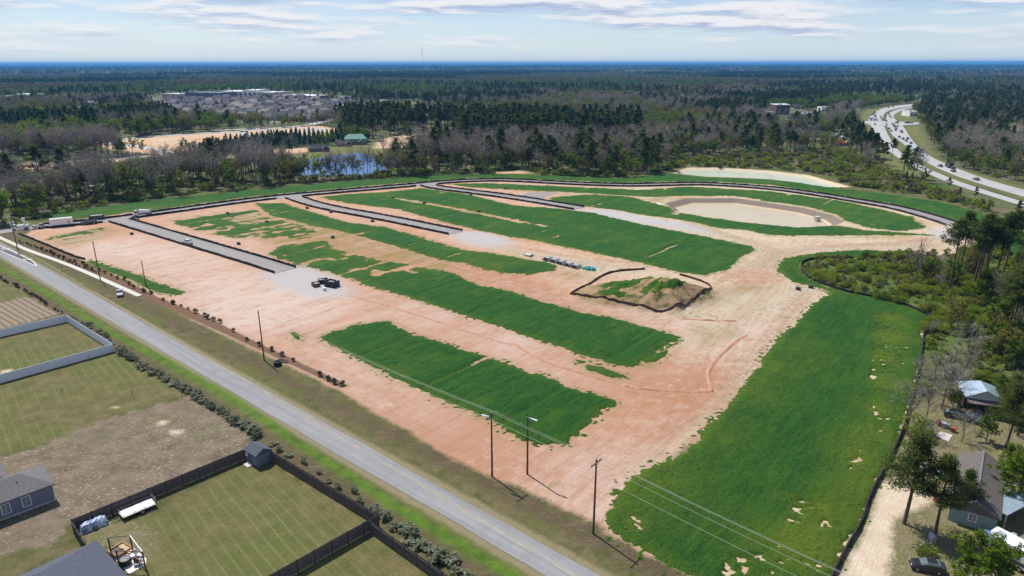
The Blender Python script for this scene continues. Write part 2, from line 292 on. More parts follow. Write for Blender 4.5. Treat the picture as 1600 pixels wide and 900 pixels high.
def lane_field(P):
    trk = np.zeros(len(P)); lane = np.zeros(len(P)); lr_ = np.random.default_rng(11)
    for li, (pts, n, k) in enumerate(LANES):
        q = resample(smooth(GG(pts), 2), 4.0); lo, hi = q.min(0) - 12, q.max(0) + 12
        idx = np.where((P[:, 0] > lo[0]) & (P[:, 0] < hi[0]) & (P[:, 1] > lo[1]) & (P[:, 1] < hi[1]))[0]; Q = P[idx]; bd = np.full(len(Q), 1e9); sd = np.zeros(len(Q)); ss = np.zeros(len(Q)); acc = 0.0
        for a, b in zip(q[:-1], q[1:]):
            ab = b - a; L = np.hypot(*ab); t = np.clip((Q - a) @ ab / (L * L), 0, 1); r = Q - (a + t[:, None] * ab); d = np.hypot(r[:, 0], r[:, 1]); m = d < bd
            bd[m] = d[m]; sd[m] = (np.sign(ab[0] * r[:, 1] - ab[1] * r[:, 0]) * d)[m]; ss[m] = (acc + t * L)[m]; acc += L
        v = np.zeros(len(Q))
        for j in range(n):
            off = lr_.uniform(-4.2, 4.2); w = (vnoise(ss / 38 + j * 9, ss * 0 + j, 61 + li) - .5) * 6 + (vnoise(ss / 9 + j * 5, ss * 0 + j, 91) - .5) * .9; on = np.clip(vnoise(ss / 45, ss * 0 + j * 3, 13 + li) * 2.6 - .7, 0, 1)
            for g in (-.95, .95): v = np.maximum(v, on * np.exp(-((sd - off - w - g) / .38) ** 2))
        trk[idx] = np.maximum(trk[idx], v * k); lane[idx] = np.maximum(lane[idx], k * np.exp(-(sd / 4.5) ** 2))
    return trk, lane
# ------------------------------------------------------------------ ground: one sheet from under the camera to the horizon
def build_ground():
    ang = np.r_[np.arange(-180, -56, 6.0), np.arange(-56, 56.01, .2), np.arange(60, 180, 6.0)]
    ang = np.radians(ang); rr = [6.0, 20, 34, 44]
    r = 48.0
    while r < 1000: rr.append(r); r *= 1.0048
    while r < 90000: rr.append(r); r *= 1.045
    rr = np.array(rr); na, nr = len(ang), len(rr)
    A, Rr = np.meshgrid(ang, rr); P = np.stack([np.sin(A) * Rr, np.cos(A) * Rr], -1).reshape(-1, 2)
    i = np.arange(nr - 1)[:, None] * na; j = np.arange(na)[None, :]; j2 = (j + 1) % na
    F = np.stack([i + j, i + j2, i + na + j2, i + na + j], -1).reshape(-1, 4)[:, ::-1]
    c = np.arange(na)
    z = ground_z(P)
    at = {}
    at['dirt'] = np.maximum(sdf(P, SITE), sdf(P, GG(F8))); at['wood'] = np.maximum(sdf(P, WOOD, 60), sdf(P, COPSE)); at['yard'] = np.maximum(sdf(P, YARD), sdf(P, SCUFF)); at['drive'] = np.maximum.reduce([sdf(P, DRIVE)] + [np.maximum(r_ - np.hypot(*(P - G(x_, y_)).T), -40) for x_, y_, r_ in SPOTS])
    mx = lambda L: np.maximum.reduce([sdf(P, q) for q in L])
    at['lawn'] = mx(LAWN); at['dead'] = mx(DEAD); at['furrow'] = sdf(P, BROWN_STRIPE); at['fardirt'] = mx(FAR_DIRT); at['fargrass'] = mx(FAR_GRASS)
    at['mulch'] = sdf(P, MULCH); at['gravel'] = mx(GRAVEL); at['sand'] = mx(SAND)
    at['bank'] = np.maximum(sdf(P, POND_B_OUT, 15), -40); at['banka'] = sdf(P, POND_A_OUT, 15)
    at['ditch'] = 20 - np.minimum(seg_dist(P, DITCH, False), 20)
    rl = np.vstack([(ROAD_L + ROAD_R) / 2]); at['roadd'] = np.minimum(seg_dist(P, rl, False), 40)
    at['mound'] = np.where(np.hypot(*(P - MOUND_C).T) < 45, np.clip(z, 0, 8), 0)
    red = np.zeros(len(P)); pale = np.zeros(len(P))
    for x, y, s, k in [(600, 478, 8, .7), (780, 530, 9, .9), (730, 512, 8, .7), (880, 575, 8, .7), (450, 562, 7, .7), (520, 595, 8, .6), (600, 632, 9, .7), (680, 672, 9, .6), (300, 492, 6, .7), (380, 520, 7, .6), (520, 415, 14, .5), (760, 440, 12, .5), (180, 405, 14, .9), (300, 440, 18, .5), (265, 480, 8, .9), (560, 465, 10, .9), (640, 490, 16, .9), (700, 500, 14, .8), (720, 690, 10, .8), (840, 560, 14, 1), (900, 585, 10, 1), (1060, 585, 10, 1), (1080, 600, 7, 1), (760, 660, 12, .6), (560, 610, 14, .5), (880, 740, 14, .7), (950, 700, 14, .5), (1170, 440, 8, .7), (230, 345, 14, .5), (470, 385, 14, .5), (600, 400, 20, .6), (700, 430, 14, .6), (840, 470, 18, .7), (1020, 630, 10, .7), (430, 530, 10, .6), (740, 470, 10, .7), (560, 360, 25, .4)]:
        c_ = G(x, y); red += k * np.exp(-((P - c_) ** 2).sum(1) / (2 * s * s))
    for x, y, s, k in [(420, 470, 16, .8), (150, 395, 10, .6), (250, 400, 14, .8), (330, 450, 12, .8), (200, 380, 14, .6), (380, 495, 8, .7), (480, 480, 14, .7), (330, 410, 16, .5), (700, 480, 12, .8), (800, 520, 10, .8), (640, 620, 12, .5), (860, 580, 10, .5), (930, 740, 10, .4), (1100, 520, 12, .5), (1130, 480, 14, .6), (1000, 780, 8, .6), (540, 560, 10, .5)]:
        c_ = G(x, y); pale += k * np.exp(-((P - c_) ** 2).sum(1) / (2 * s * s))
    at['thin'] = np.clip(np.maximum.reduce([sdf(P, GG(q), 12) for q in THIN]) / 6 + .3, 0, 1); at['thin'] = np.maximum.reduce([at['thin']] + [.85 * np.clip(1.05 + sdf(P, q, 6) / 2.6, 0, 1) for q in PLOTS]); at['copse'] = sdf(P, COPSE); at['red'] = red; at['pale'] = pale; at['track'], at['lane'] = lane_field(P)
    at['east'] = np.clip((P[:, 0] - P[:, 1] * .05 + 15) / 55, 0, 1)
    me = mesh_np('ground', np.c_[P, z], F, [ground_mat()], at, True)
    o = link('ground', me); tag(o, 'the ground with bare peach soil, verges, lawns and forest floor', 'ground', kind='structure')
MOWD = G(350, 875) - G(275, 770); MOWA = math.atan2(MOWD[1], MOWD[0]); RDD = ROAD_R[1] - ROAD_R[0]; RDAG = math.atan2(RDD[1], RDD[0])
def ground_mat():
    m = bpy.data.materials.new('ground_soil'); m.use_nodes = True; n = NT(m.node_tree); n.n.clear()
    geo = n.new('ShaderNodeNewGeometry').outputs['Position']
    uv = n.mapping(geo, -AXA)                               # x along the streets, y along the lot lines
    n1 = n.noise(geo, .05, 4, .6); n2 = n.noise(geo, .35, 5, .65); n3 = n.noise(geo, 2.2, 4, .7); nf = n.noise(geo, 6.0, 3, .7)
    lotn = n.math('ADD', n.math('MULTIPLY', n.noise(n.mapping(uv, 0, (.20, .022, 1)), 1.0, 6, .66, .6), .6), n.math('MULTIPLY', n.noise(n.mapping(uv, 0, (1.3, .09, 1)), 1.0, 5, .7, .4), .4))
    trk = n.noise(n.mapping(uv, 0, (.02, .55, 1)), 1.0, 5, .6, .4)
    rag = n.math('SUBTRACT', n2, .5)
    def M(name, amp=4.0, soft=.6, fine=1.5):
        s = n.math('ADD', n.attr(name), n.math('ADD', n.math('MULTIPLY', rag, amp), n.math('MULTIPLY', n.math('SUBTRACT', n3, .5), fine)))
        return n.ramp(s, -soft, soft)
    # rough verge
    c = n.mix(n.ramp(n2, .38, .60), (.070, .078, .024), (.150, .125, .062))
    c = n.mix(n.math('MULTIPLY', n.ramp(n1, .45, .62), .7), c, (.10, .12, .028))
    c = n.mix(n.math('MULTIPLY', n.ramp(n3, .52, .7), .5), c, (.19, .16, .09))
    drybelt = n.math('MULTIPLY', n.ramp(n.math('ABSOLUTE', n.math('SUBTRACT', n.math('ADD', n.attr('roadd'), n.math('MULTIPLY', rag, 3)), 7.6)), 2.6, .8), n.ramp(n.noise(n.mapping(geo, -RDAG, (.25, 2.2, 1)), 1.0, 4, .7), .38, .56))
    c = n.mix(n.math('MULTIPLY', drybelt, .9), c, (.105, .072, .048))
    c = n.mix(n.math('MULTIPLY', n.ramp(n.math('ADD', n.attr('roadd'), n.math('MULTIPLY', rag, 2.0)), 3.8, 3.0), .6), c, (.30, .25, .16))
    # bright wet ditch
    c = n.mix(n.math('MULTIPLY', n.ramp(n.math('ADD', n.attr('ditch'), n.math('MULTIPLY', rag, 2.2)), 18.5, 19.6), .85), c, n.mix(n.ramp(n2, .35, .6), (.05, .115, .012), (.10, .18, .018)))
    # lawns, with mowing lines
    lw = n.mix(n.ramp(n2, .36, .64), (.090, .092, .028), (.165, .138, .062)); lw = n.mix(n.math('MULTIPLY', n.ramp(n3, .45, .7), .45), lw, (.19, .17, .085))
    lw = n.mix(n.math('MULTIPLY', n.ramp(n1, .42, .62), .6), lw, (.095, .125, .030))
    wv = n.new('ShaderNodeTexWave', {0: n.mapping(geo, -MOWA, (1, 1, 1)), 'Scale': .20, 'Distortion': 1.6, 'Detail': 3.0, 'Detail Scale': .4}, bands_direction='Y')
    lw = n.mix(n.math('MULTIPLY', n.math('MULTIPLY', n.ramp(wv.outputs[1], .86, .99), n.ramp(n1, .35, .6)), .34), lw, (.25, .215, .11))
    lw = n.mix(n.math('MULTIPLY', n.ramp(n3, .60, .74), n.ramp(n2, .5, .68)), lw, (.42, .36, .22))
    c = n.mix(M('lawn', 2), c, lw)
    dd = n.mix(n.ramp(n2, .35, .65), (.125, .098, .068), (.215, .172, .125))
    dd = n.mix(n.math('MULTIPLY', n.ramp(n1, .52, .66), .7), dd, (.13, .14, .05))
    dd = n.mix(n.math('MULTIPLY', n.ramp(n3, .56, .70), n.ramp(n.noise(geo, .12, 3), .30, .54)), dd, (.56, .46, .33))
    c = n.mix(M('dead', 5), c, dd)
    fw = n.new('ShaderNodeTexWave', {0: n.mapping(geo, R(38)), 'Scale': .22, 'Distortion': 1.5, 'Detail': 2.0}, bands_direction='Y')
    c = n.mix(M('furrow', 1), c, n.mix(fw.outputs[1], (.17, .13, .095), (.29, .23, .165)))
    # woods floor
    wf = n.mix(n.ramp(n2, .3, .7), (.095, .082, .048), (.19, .155, .105))
    wf = n.mix(n.ramp(n1, .40, .58), wf, (.065, .10, .022))
    wf = n.mix(n.math('MULTIPLY', n.ramp(n3, .55, .75), .5), wf, (.17, .13, .08))
    c = n.mix(M('wood', 6), c, wf)
    cf = n.mix(n.ramp(n2, .35, .65), (.045, .085, .014), (.10, .15, .028)); cf = n.mix(n.math('MULTIPLY', n.ramp(n3, .5, .7), .6), cf, (.15, .12, .06)); c = n.mix(M('copse', 4), c, cf)
    yd = n.mix(n.ramp(n2, .35, .65), (.20, .165, .10), (.13, .135, .05))
    cf = n.mix(n.ramp(n2, .35, .65), (.045, .085, .014), (.10, .15, .028)); cf = n.mix(n.math('MULTIPLY', n.ramp(n3, .5, .7), .6), cf, (.15, .12, .06)); c = n.mix(M('copse', 4), c, cf)
    yd = n.mix(n.ramp(n3, .55, .72), yd, (.40, .32, .22))
    c = n.mix(M('yard', 4), c, yd)
    # bare soil of the building site
    so = n.mix(n.ramp(lotn, .3, .7), n.mix(n.attr('east'), (.45, .255, .165), (.46, .36, .24)), n.mix(n.attr('east'), (.54, .385, .30), (.57, .495, .38)))
    so = n.mix(n.math('MULTIPLY', n.ramp(n.noise(n.mapping(uv, 0, (.02, .06, 1)), 1.0, 4, .6), .48, .60), .6), so, n.mix(n.attr('east'), (.44, .225, .12), (.46, .31, .18)))
    so = n.mix(n.math('MULTIPLY', n.ramp(trk, .46, .60), n.math('MULTIPLY', n.attr('lane'), .85)), so, (.53, .41, .335)); so = n.mix(n.math('MULTIPLY', n.attr('track'), n.ramp(n2, .25, .6)), so, (.29, .14, .09))
    swirl = n.noise(n.mapping(uv, 0, (.55, .16, 1)), 1.0, 8, .74, 1.6)
    so = n.mix(n.math('MULTIPLY', n.ramp(swirl, .52, .62), .7), so, (.40, .205, .125)); so = n.mix(n.math('MULTIPLY', n.ramp(swirl, .46, .36), .6), so, (.60, .46, .37))
    redm = n.math('MULTIPLY', n.attr('red'), n.ramp(n.math('ADD', n.math('MULTIPLY', lotn, .5), n.math('MULTIPLY', n2, .5)), .36, .60), clamp=True)
    so = n.mix(n.math('MULTIPLY', redm, .82), so, (.37, .175, .095))
    so = n.mix(n.math('MULTIPLY', n.attr('pale'), n.ramp(lotn, .3, .6), clamp=True), so, (.53, .415, .35))
    so = n.mix(n.math('MULTIPLY', n.ramp(n2, .55, .68), .5), so, (.36, .19, .10))
    so = n.mix(n.math('MULTIPLY', n.ramp(n.noise(n.mapping(uv, 0, (.5, .10, 1)), 1.0, 5, .7), .58, .68), .8), so, (.25, .19, .085))
    so = n.mix(n.math('MULTIPLY', n.ramp(n3, .55, .72), .5), so, (.36, .235, .15))
    fine = n.noise(n.mapping(uv, 0, (.12, 2.6, 1)), 1.0, 4, .7)
    so = n.mix(n.math('MULTIPLY', n.ramp(fine, .52, .62), n.math('MULTIPLY', n.attr('lane'), .6)), so, (.36, .205, .135))
    thin = n.math('MULTIPLY', n.attr('thin'), n.ramp(n.math('ADD', n.math('MULTIPLY', lotn, .7), n.math('MULTIPLY', n3, .3)), .44, .56)); so = n.mix(n.math('MULTIPLY', thin, .8), so, (.20, .175, .05))
    c = n.mix(M('dirt', 2.5), c, so)
    sa = n.mix(n.ramp(n2, .3, .7), (.42, .335, .235), (.55, .47, .365)); sa = n.mix(n.math('MULTIPLY', n.ramp(n2, .48, .6), .7), sa, (.36, .275, .18)); sa = n.mix(n.math('MULTIPLY', n.attr('track'), .8), sa, (.34, .24, .16)); sa = n.mix(n.math('MULTIPLY', n.ramp(n.noise(geo, .9, 4, .7), .52, .62), n.ramp(n1, .42, .56)), sa, (.14, .13, .05))
    c = n.mix(n.math('MULTIPLY', M('sand', 9, 3), .95), c, sa)
    c = n.mix(n.math('MULTIPLY', M('gravel', 6, 3), .9), c, n.mix(n.ramp(n3, .3, .7), (.35, .345, .34), (.47, .46, .455)))
    c = n.mix(M('bank', 1), c, n.mix(n.ramp(n3, .35, .65), (.17, .135, .105), (.26, .215, .17)))
    c = n.mix(n.ramp(n.math('ABSOLUTE', n.math('SUBTRACT', n.attr('bank'), 4.6)), 1.0, .3), c, (.58, .45, .31))
    c = n.mix(M('banka', 1), c, n.mix(n2, (.52, .42, .28), (.62, .52, .38)))
    c = n.mix(M('mulch', .6, .3, .6), c, n.mix(n.ramp(n3, .3, .7), (.125, .07, .045), (.20, .12, .075)))
    c = n.mix(M('drive', 2), c, n.mix(n.ramp(n2, .3, .7), (.50, .40, .29), (.62, .52, .40)))
    mo = n.mix(n.ramp(n2, .36, .54), (.09, .10, .03), (.33, .225, .13)); mo = n.mix(n.math('MULTIPLY', n.ramp(n3, .5, .7), .5), mo, (.17, .11, .065))
    c = n.mix(n.ramp(n.attr('mound'), .15, .8), c, mo)
    c = n.mix(M('fargrass', 8, 3), c, n.mix(n.ramp(n1, .3, .7), (.10, .14, .03), (.19, .16, .07)))
    c = n.mix(M('fardirt', 8, 3), c, n.mix(n.ramp(n.noise(geo, .03, 4), .3, .7), (.50, .29, .16), (.54, .41, .29)))
    c = n.mix(n.math('MULTIPLY', n.math('SUBTRACT', nf, .5), .9), c, (.02, .015, .01))
    hgt = n.math('ADD', n.math('MULTIPLY', lotn, 1.6), n.math('ADD', n.math('MULTIPLY', n3, .6), n.math('MULTIPLY', nf, .4)))
    b = n.new('ShaderNodeBsdfPrincipled', {'Base Color': c, 'Roughness': .95, 'Specular IOR Level': .12, 'Normal': n.new('ShaderNodeBump', {'Height': hgt, 'Strength': .85, 'Distance': .3})})
    n.new('ShaderNodeOutputMaterial', {0: b}); return m
# ------------------------------------------------------------------ sown grass: raised, ragged sheets that follow the soil
def grass_mat(name, a, b, dry):
    m = bpy.data.materials.new(name); m.use_nodes = True; n = NT(m.node_tree); n.n.clear()
    geo = n.new('ShaderNodeNewGeometry').outputs['Position']; uv = n.mapping(geo, -AXA)
    n1 = n.noise(geo, .06, 4, .6); n2 = n.noise(n.mapping(uv, 0, (.9, .16, 1)), 1.0, 5, .65); n3 = n.noise(geo, 2.6, 4, .75)
    c = n.mix(n.ramp(n2, .3, .7), a, b)
    c = n.mix(n.math('MULTIPLY', n.ramp(n.math('ADD', n.math('MULTIPLY', n1, .6), n.math('MULTIPLY', n2, .4)), .50, .62), .7), c, tuple(x * k for x, k in zip(b, (2.3, 1.15, .8)))); c = n.mix(n.math('MULTIPLY', n.ramp(n.noise(n.mapping(uv, 0, (2.4, .16, 1)), 1.0, 4, .7), .52, .40), .55), c, tuple(x * .7 for x in a))
    c = n.mix(n.math('MULTIPLY', n.attr('dry'), n.ramp(n3, .25, .6), clamp=True), c, dry)
    c = n.mix(n.math('MULTIPLY', n.ramp(n3, .42, .68), .5), c, tuple(x * 1.7 for x in b)); c = n.mix(n.math('MULTIPLY', n.ramp(n.noise(n.mapping(uv, 0, (2.6, .7, 1)), 1.0, 5, .75), .48, .34), .45), c, tuple(x * .45 for x in a))
    bs = n.new('ShaderNodeBsdfPrincipled', {'Base Color': c, 'Roughness': .8, 'Specular IOR Level': .15, 'Normal': n.new('ShaderNodeBump', {'Height': n.noise(geo, 3.2, 4, .8), 'Strength': 1.0, 'Distance': .6})})
    n.new('ShaderNodeOutputMaterial', {0: bs}); return m
GRASS = grass_mat('rye_grass', (.010, .062, .007), (.025, .120, .010), (.15, .19, .014))
PLOTS = []
def grass(poly_px, cell, hgt, cover, label, seed, rag=3.0, dryk=0.0, seam=21.0, holes=(), dryspots=(), worldpoly=None, specks=()):
    poly = GG(poly_px) if worldpoly is None else worldpoly
    if not specks: PLOTS.append(poly)
    u = poly @ AX; v = poly @ np.array([-AX[1], AX[0]])
    U, Vv = np.meshgrid(np.arange(u.min() - 3, u.max() + 3, cell), np.arange(v.min() - 3, v.max() + 3, cell))
    sh = U.shape; U = U.ravel() + rng.uniform(-.3, .3, U.size) * cell; Vv = Vv.ravel() + rng.uniform(-.3, .3, Vv.size) * cell
    P = np.stack([U * AX[0] - Vv * AX[1], U * AX[1] + Vv * AX[0]], 1)
    s = sdf(P, poly, 12)
    edge = s + (fbm(U * .8, Vv * .8, seed, 3) - .5) * 1.0 * rag + (fbm(U * .16, Vv * .16, seed + 2, 2) - .5) * rag
    st = .6 * fbm(U * .22, Vv * .035, seed + 40, 4) + .4 * fbm(U * .3, Vv * .3, seed + 60, 4)
    cov = (st - (1 - cover)) * 9
    edge = np.where((edge < 0) & (edge > -1.6) & (vnoise(U * 1.7, Vv * 1.7, seed + 8) > .66 + .14 * -edge), .12, edge)
    e = np.minimum(edge, cov)
    for h in specks: e = np.where(sdf(P, GG(h), 6) > 0, np.minimum(e, (fbm(U * 1.0, Vv * 1.7, seed + 70, 4) - .33 + (fbm(U * .12, Vv * .12, seed + 71, 2) - .5) * .25) * 5), e)
    for h in holes: e = np.minimum(e, -sdf(P, GG(h), 12) + (fbm(U * .4, Vv * .4, seed + 5) - .5) * 4)
    for q in (LOOP, ST1, ST2, ST3): e = np.minimum(e, (seg_dist(P, q, False) - 5.6 + 1.2 * (fbm(U * .3, Vv * .3, 77) - .3)) if len(P) else e)
    furrow = 1.0
    if seam:
        ph = np.abs(((U + 5 + 1.2 * fbm(U * .05, Vv * .1, seed + 3)) / seam + .5) % 1 - .5) * seam
        furrow = np.clip(ph / .9, .15, 1); e = np.where(ph < .5, np.minimum(e, (vnoise(Vv * .09, U * .0 + seed + np.floor(U / seam), 4) - .13) * 3), e)
    tuft = fbm(U * .5, Vv * .5, seed + 11, 3) * .8 + .55 * rng.random(len(U)) ** 1.5 + .3 * fbm(U * .12, Vv * 1.1, seed + 12, 2)
    z = np.where(e > 0, np.clip(.25 + e * .9, 0, 1) * hgt * .8 * (.3 + 1.2 * tuft) * furrow, -.12)
    keep = (e > 0).reshape(sh); kc = keep[:-1, :-1] | keep[1:, :-1] | keep[:-1, 1:] | keep[1:, 1:]
    idx = np.arange(len(U)).reshape(sh); F = np.stack([idx[:-1, :-1], idx[:-1, 1:], idx[1:, 1:], idx[1:, :-1]], -1)[kc]
    dry = np.clip(.5 - e * .25, 0, .45) + dryk * np.clip(fbm(U * .05, Vv * .08, seed + 21) * 2.4 - 1.0, 0, 1)
    for q, r_, k_ in dryspots:
        for x, y in q: dry += k_ * np.exp(-((P - G(x, y)) ** 2).sum(1) / (2 * r_ * r_))
    used = np.unique(F); remap = np.full(len(U), -1); remap[used] = np.arange(len(used))
    V3 = np.c_[P, z + ground_z(P) + .01][used]
    me = mesh_np('grass_plot', V3, remap[F], [GRASS], {'dry': dry[used]}, True)
    return tag(link('grass_plot', me), label, 'grass', kind='stuff')
grass([(501, 527), (555, 509), (605, 502), (625, 512), (640, 522), (687, 535), (712, 546), (790, 567), (825, 582), (875, 597), (895, 607), (940, 620), (964, 630), (937, 641), (925, 657), (900, 672), (885, 692), (857, 695), (825, 688), (790, 672), (755, 652), (695, 625), (625, 595), (595, 577), (540, 551), (520, 542)], .42, .34, .80, 'dark green sown grass plot nearest the road, between the soil lanes', 1, 1.6)
grass([(575, 445), (540, 428), (585, 432), (640, 428), (692, 422), (750, 447), (800, 457), (850, 472), (905, 487), (975, 502), (1040, 520), (1060, 527), (1034, 541), (1008, 562), (985, 572), (958, 569), (900, 550), (800, 516), (725, 492), (625, 459)], .5, .34, .78, 'long dark green sown grass plot in the middle of the site', 2, 1.6)
grass([(422, 397), (440, 384), (505, 378), (520, 390), (560, 400), (650, 417), (695, 423), (700, 440), (620, 455), (570, 444), (520, 425), (470, 415)], .6, .28, .60, 'patchy sown grass on peach soil at the upper end of the middle plot', 3, 2.5, .3)
grass([(400, 318), (440, 318), (480, 330), (545, 348), (600, 355), (660, 372), (720, 390), (800, 401), (850, 410), (872, 416), (860, 423), (830, 429), (790, 427), (725, 412), (687, 405), (600, 380), (572, 372), (540, 362), (500, 355), (462, 346), (425, 337)], .65, .30, .74, 'row of sown grass lots along the lower side of the second street', 4, 2, .5)
grass([(270, 345), (305, 340), (400, 328), (440, 345), (500, 362), (480, 372), (420, 372), (360, 370), (310, 362)], .8, .26, .56, 'thin scattered sown grass near the first street corner', 5, 3, .3, 30)
grass([(540, 304), (595, 301), (660, 294.5), (725, 303), (800, 321), (875, 327), (920, 332), (975, 345), (1050, 360), (1125, 375), (1170, 385), (1181, 390), (1157, 401), (1152, 411), (1132, 423), (1100, 430), (1062, 426), (1025, 416), (950, 400), (892, 387), (845, 377), (800, 370), (750, 360), (687, 345), (625, 327), (575, 321), (540, 317), (500, 308)], .7, .34, .76, 'broad dark green sown grass block between the second and third streets', 6, 2, .3, 24, holes=[[(604, 307), (640, 312), (700, 322), (800, 342), (860, 354), (858, 356), (800, 346), (700, 326), (640, 316)]])
grass([(862, 309), (920, 304), (982, 307), (1015, 317), (1042, 322), (1052, 331), (1100, 339), (1150, 347), (1200, 352), (1250, 356), (1312, 353), (1362, 361), (1450, 367), (1350, 367), (1287, 368), (1200, 368), (1175, 361), (1125, 356), (1062, 343), (1000, 335), (955, 327), (912, 322), (862, 315)], .9, .34, .76, 'sown grass strip on the near side of the walled detention pond', 7, 2, .5, 26)
grass([(705, 288), (760, 286.5), (860, 291), (1000, 297), (1075, 292), (1200, 299), (1300, 312), (1375, 327), (1425, 340), (1447, 355), (1400, 361), (1350, 354), (1324, 345), (1305, 334), (1255, 322), (1200, 314), (1150, 306), (1072, 306), (1025, 308), (950, 304), (880, 300), (800, 296), (740, 293)], 1.0, .34, .72, 'sown grass inside the loop road above the detention pond', 8, 2.5, .4, 26)
grass([(52, 343), (105, 331), (150, 325), (220, 315.5), (275, 309), (400, 297), (450, 291), (575, 281), (675, 275), (800, 272), (875, 276), (975, 279.5), (1040, 271), (1095, 277), (1200, 281), (1250, 286), (1300, 294), (1375, 302), (1475, 317), (1575, 344), (1700, 374), (1640, 425), (1570, 414), (1520, 366), (1503, 346), (1450, 332), (1400, 319), (1350, 311), (1275, 298.5), (1200, 288.5), (1100, 282.5), (1050, 283.5), (975, 285.5), (875, 281.5), (800, 277.5), (750, 277.5), (700, 279.5), (650, 284.5), (575, 290.5), (475, 299.5), (400, 306), (300, 319.5), (215, 331), (160, 337), (100, 344)], 1.1, .36, .76, 'long band of sown grass beyond the loop road below the treeline', 9, 2, .3, 0)
grass(F8, .38, .36, .82, 'large dark green sown field at the right beside the woods', 10, 1.5, .05, 0,
      dryspots=[([(1395, 500), (1390, 530), (1380, 560), (1385, 600), (1370, 640), (1360, 680), (1345, 720), (1330, 760), (1300, 800), (1280, 850), (1240, 860)], 3.2, .8), ([(1250, 540), (1215, 575), (1190, 620), (1120, 680), (1050, 740), (990, 770)], 5, .45), ([(1410, 480), (1420, 530), (1410, 600), (1300, 460), (1230, 425), (1260, 400)], 5, .3), ([(1150, 820), (1330, 700), (1000, 820)], 4, .3)],
      specks=[[(960, 800), (1000, 796), (1020, 826), (985, 836)], [(1120, 872), (1200, 866), (1290, 885), (1280, 910), (1130, 905)], [(1325, 695), (1345, 690), (1350, 740), (1325, 745)], [(1240, 780), (1295, 790), (1300, 830), (1215, 860), (1215, 830)], [(1370, 490), (1410, 490), (1425, 560), (1365, 610), (1358, 590)], [(1360, 610), (1400, 620), (1385, 680), (1350, 670)]])
grass([(140, 407), (190, 422), (237, 440), (293, 457), (275, 462), (250, 458), (205, 437), (150, 417)], .45, .3, .72, 'small green grass strip beside the young roadside shrubs', 11, 1.2, .4, 0)
grass([(70, 375), (100, 367), (160, 356), (165, 361), (125, 371), (88, 376)], .6, .25, .60, 'faint streak of sown grass at the site corner', 12, 2.0, .5, 0)
grass([(455, 521), (467, 523), (470, 531), (462, 530)], .4, .3, .8, 'tiny green tuft patch on the bare soil by the road', 13, .8, 0, 0)
grass([(1000, 470), (1010, 440), (1037, 432), (1062, 447), (1090, 460), (1070, 470), (1040, 474)], .4, .4, .52, 'weeds growing over the steep spoil heap', 14, 1.5, .5, 0)
grass([(925, 465), (940, 448), (975, 440), (1012, 446), (1015, 474), (970, 474)], .4, .35, .56, 'weeds growing over the low skirt of the spoil heap', 15, 2.0, .7, 0)
grass([(900, 562), (940, 575), (975, 588), (960, 590), (920, 578)], .5, .25, .55, 'thin line of weeds beside the soil ridge', 16, 1.5, .3, 0)
grass([(1010, 560), (1040, 545), (1055, 535), (1060, 540), (1030, 562), (1012, 572)], .4, .3, .55, 'weeds fringing the end of the middle plot', 17, 1.2, .3, 0)
grass([(1340, 392), (1430, 396), (1440, 402), (1345, 402)], .7, .4, .8, 'green grass edge in front of the shrubby wetland', 18, 1.2, .3, 0)
build_ground()
# ================================================================== ROADS AND WATER
def asphalt(name, col, wear, scale=.5, stretch=None):
    m = bpy.data.materials.new(name); m.use_nodes = True; n = NT(m.node_tree); n.n.clear()
    geo = n.new('ShaderNodeNewGeometry').outputs['Position']; uv = n.mapping(geo, -(stretch if stretch is not None else AXA), (1, 1, 1))
    long_ = n.noise(n.mapping(uv, 0, (.03, 1.1, 1)), 1.0, 4, .6); n2 = n.noise(geo, scale, 5, .65); n3 = n.noise(geo, 7, 3, .7)
    c = n.mix(n.ramp(long_, .35, .65), col, wear); c = n.mix(n.math('MULTIPLY', n.ramp(n2, .45, .7), .5), c, tuple(x * .8 for x in col))
    c = n.mix(n.math('MULTIPLY', n3, .25), c, tuple(x * .55 for x in col))
    b = n.new('ShaderNodeBsdfPrincipled', {'Base Color': c, 'Roughness': .85, 'Specular IOR Level': .25}); n.new('ShaderNodeOutputMaterial', {0: b}); return m
RDIR = ROAD_R[1] - ROAD_R[0]; RDA = math.atan2(RDIR[1], RDIR[0])
A_MAIN = asphalt('worn_asphalt', (.22, .22, .225), (.285, .285, .29), .35, RDA); A_NEW = asphalt('new_asphalt', (.245, .228, .222), (.30, .28, .27)); A_TURN = asphalt('dark_asphalt', (.085, .09, .095), (.11, .112, .115), .5, RDA)
A_HWY = asphalt('pale_highway_asphalt', (.36, .36, .355), (.44, .435, .425), .1, R(120)); CONC = mat('pale_concrete', (.52, .49, .44), .9, .12, 1.5); CONC_D = mat('kerb_concrete', (.42, .40, .37), .9, .15, 2)
PAINT_W = mat('white_road_paint', (.78, .78, .76), .7, .12, 3); PAINT_Y = mat('faded_yellow_road_paint', (.40, .345, .22), .8, .25, .6)
def strip_mesh(name, L, Rr, z, m, crown=0.0):
    n = len(L); zz = np.full(n, z); V = np.r_[np.c_[L, zz], np.c_[(L + Rr) / 2, zz + crown], np.c_[Rr, zz]]
    i = np.arange(n - 1); F = np.r_[np.stack([i, i + 1, n + i + 1, n + i], 1), np.stack([n + i, n + i + 1, 2 * n + i + 1, 2 * n + i], 1)]
    me = mesh_np(name, V, F, [m])
    if me.polygons[0].normal.z < 0: me.flip_normals()
    return me
def st(o, label, cat): return tag(o, label, cat, kind='structure')
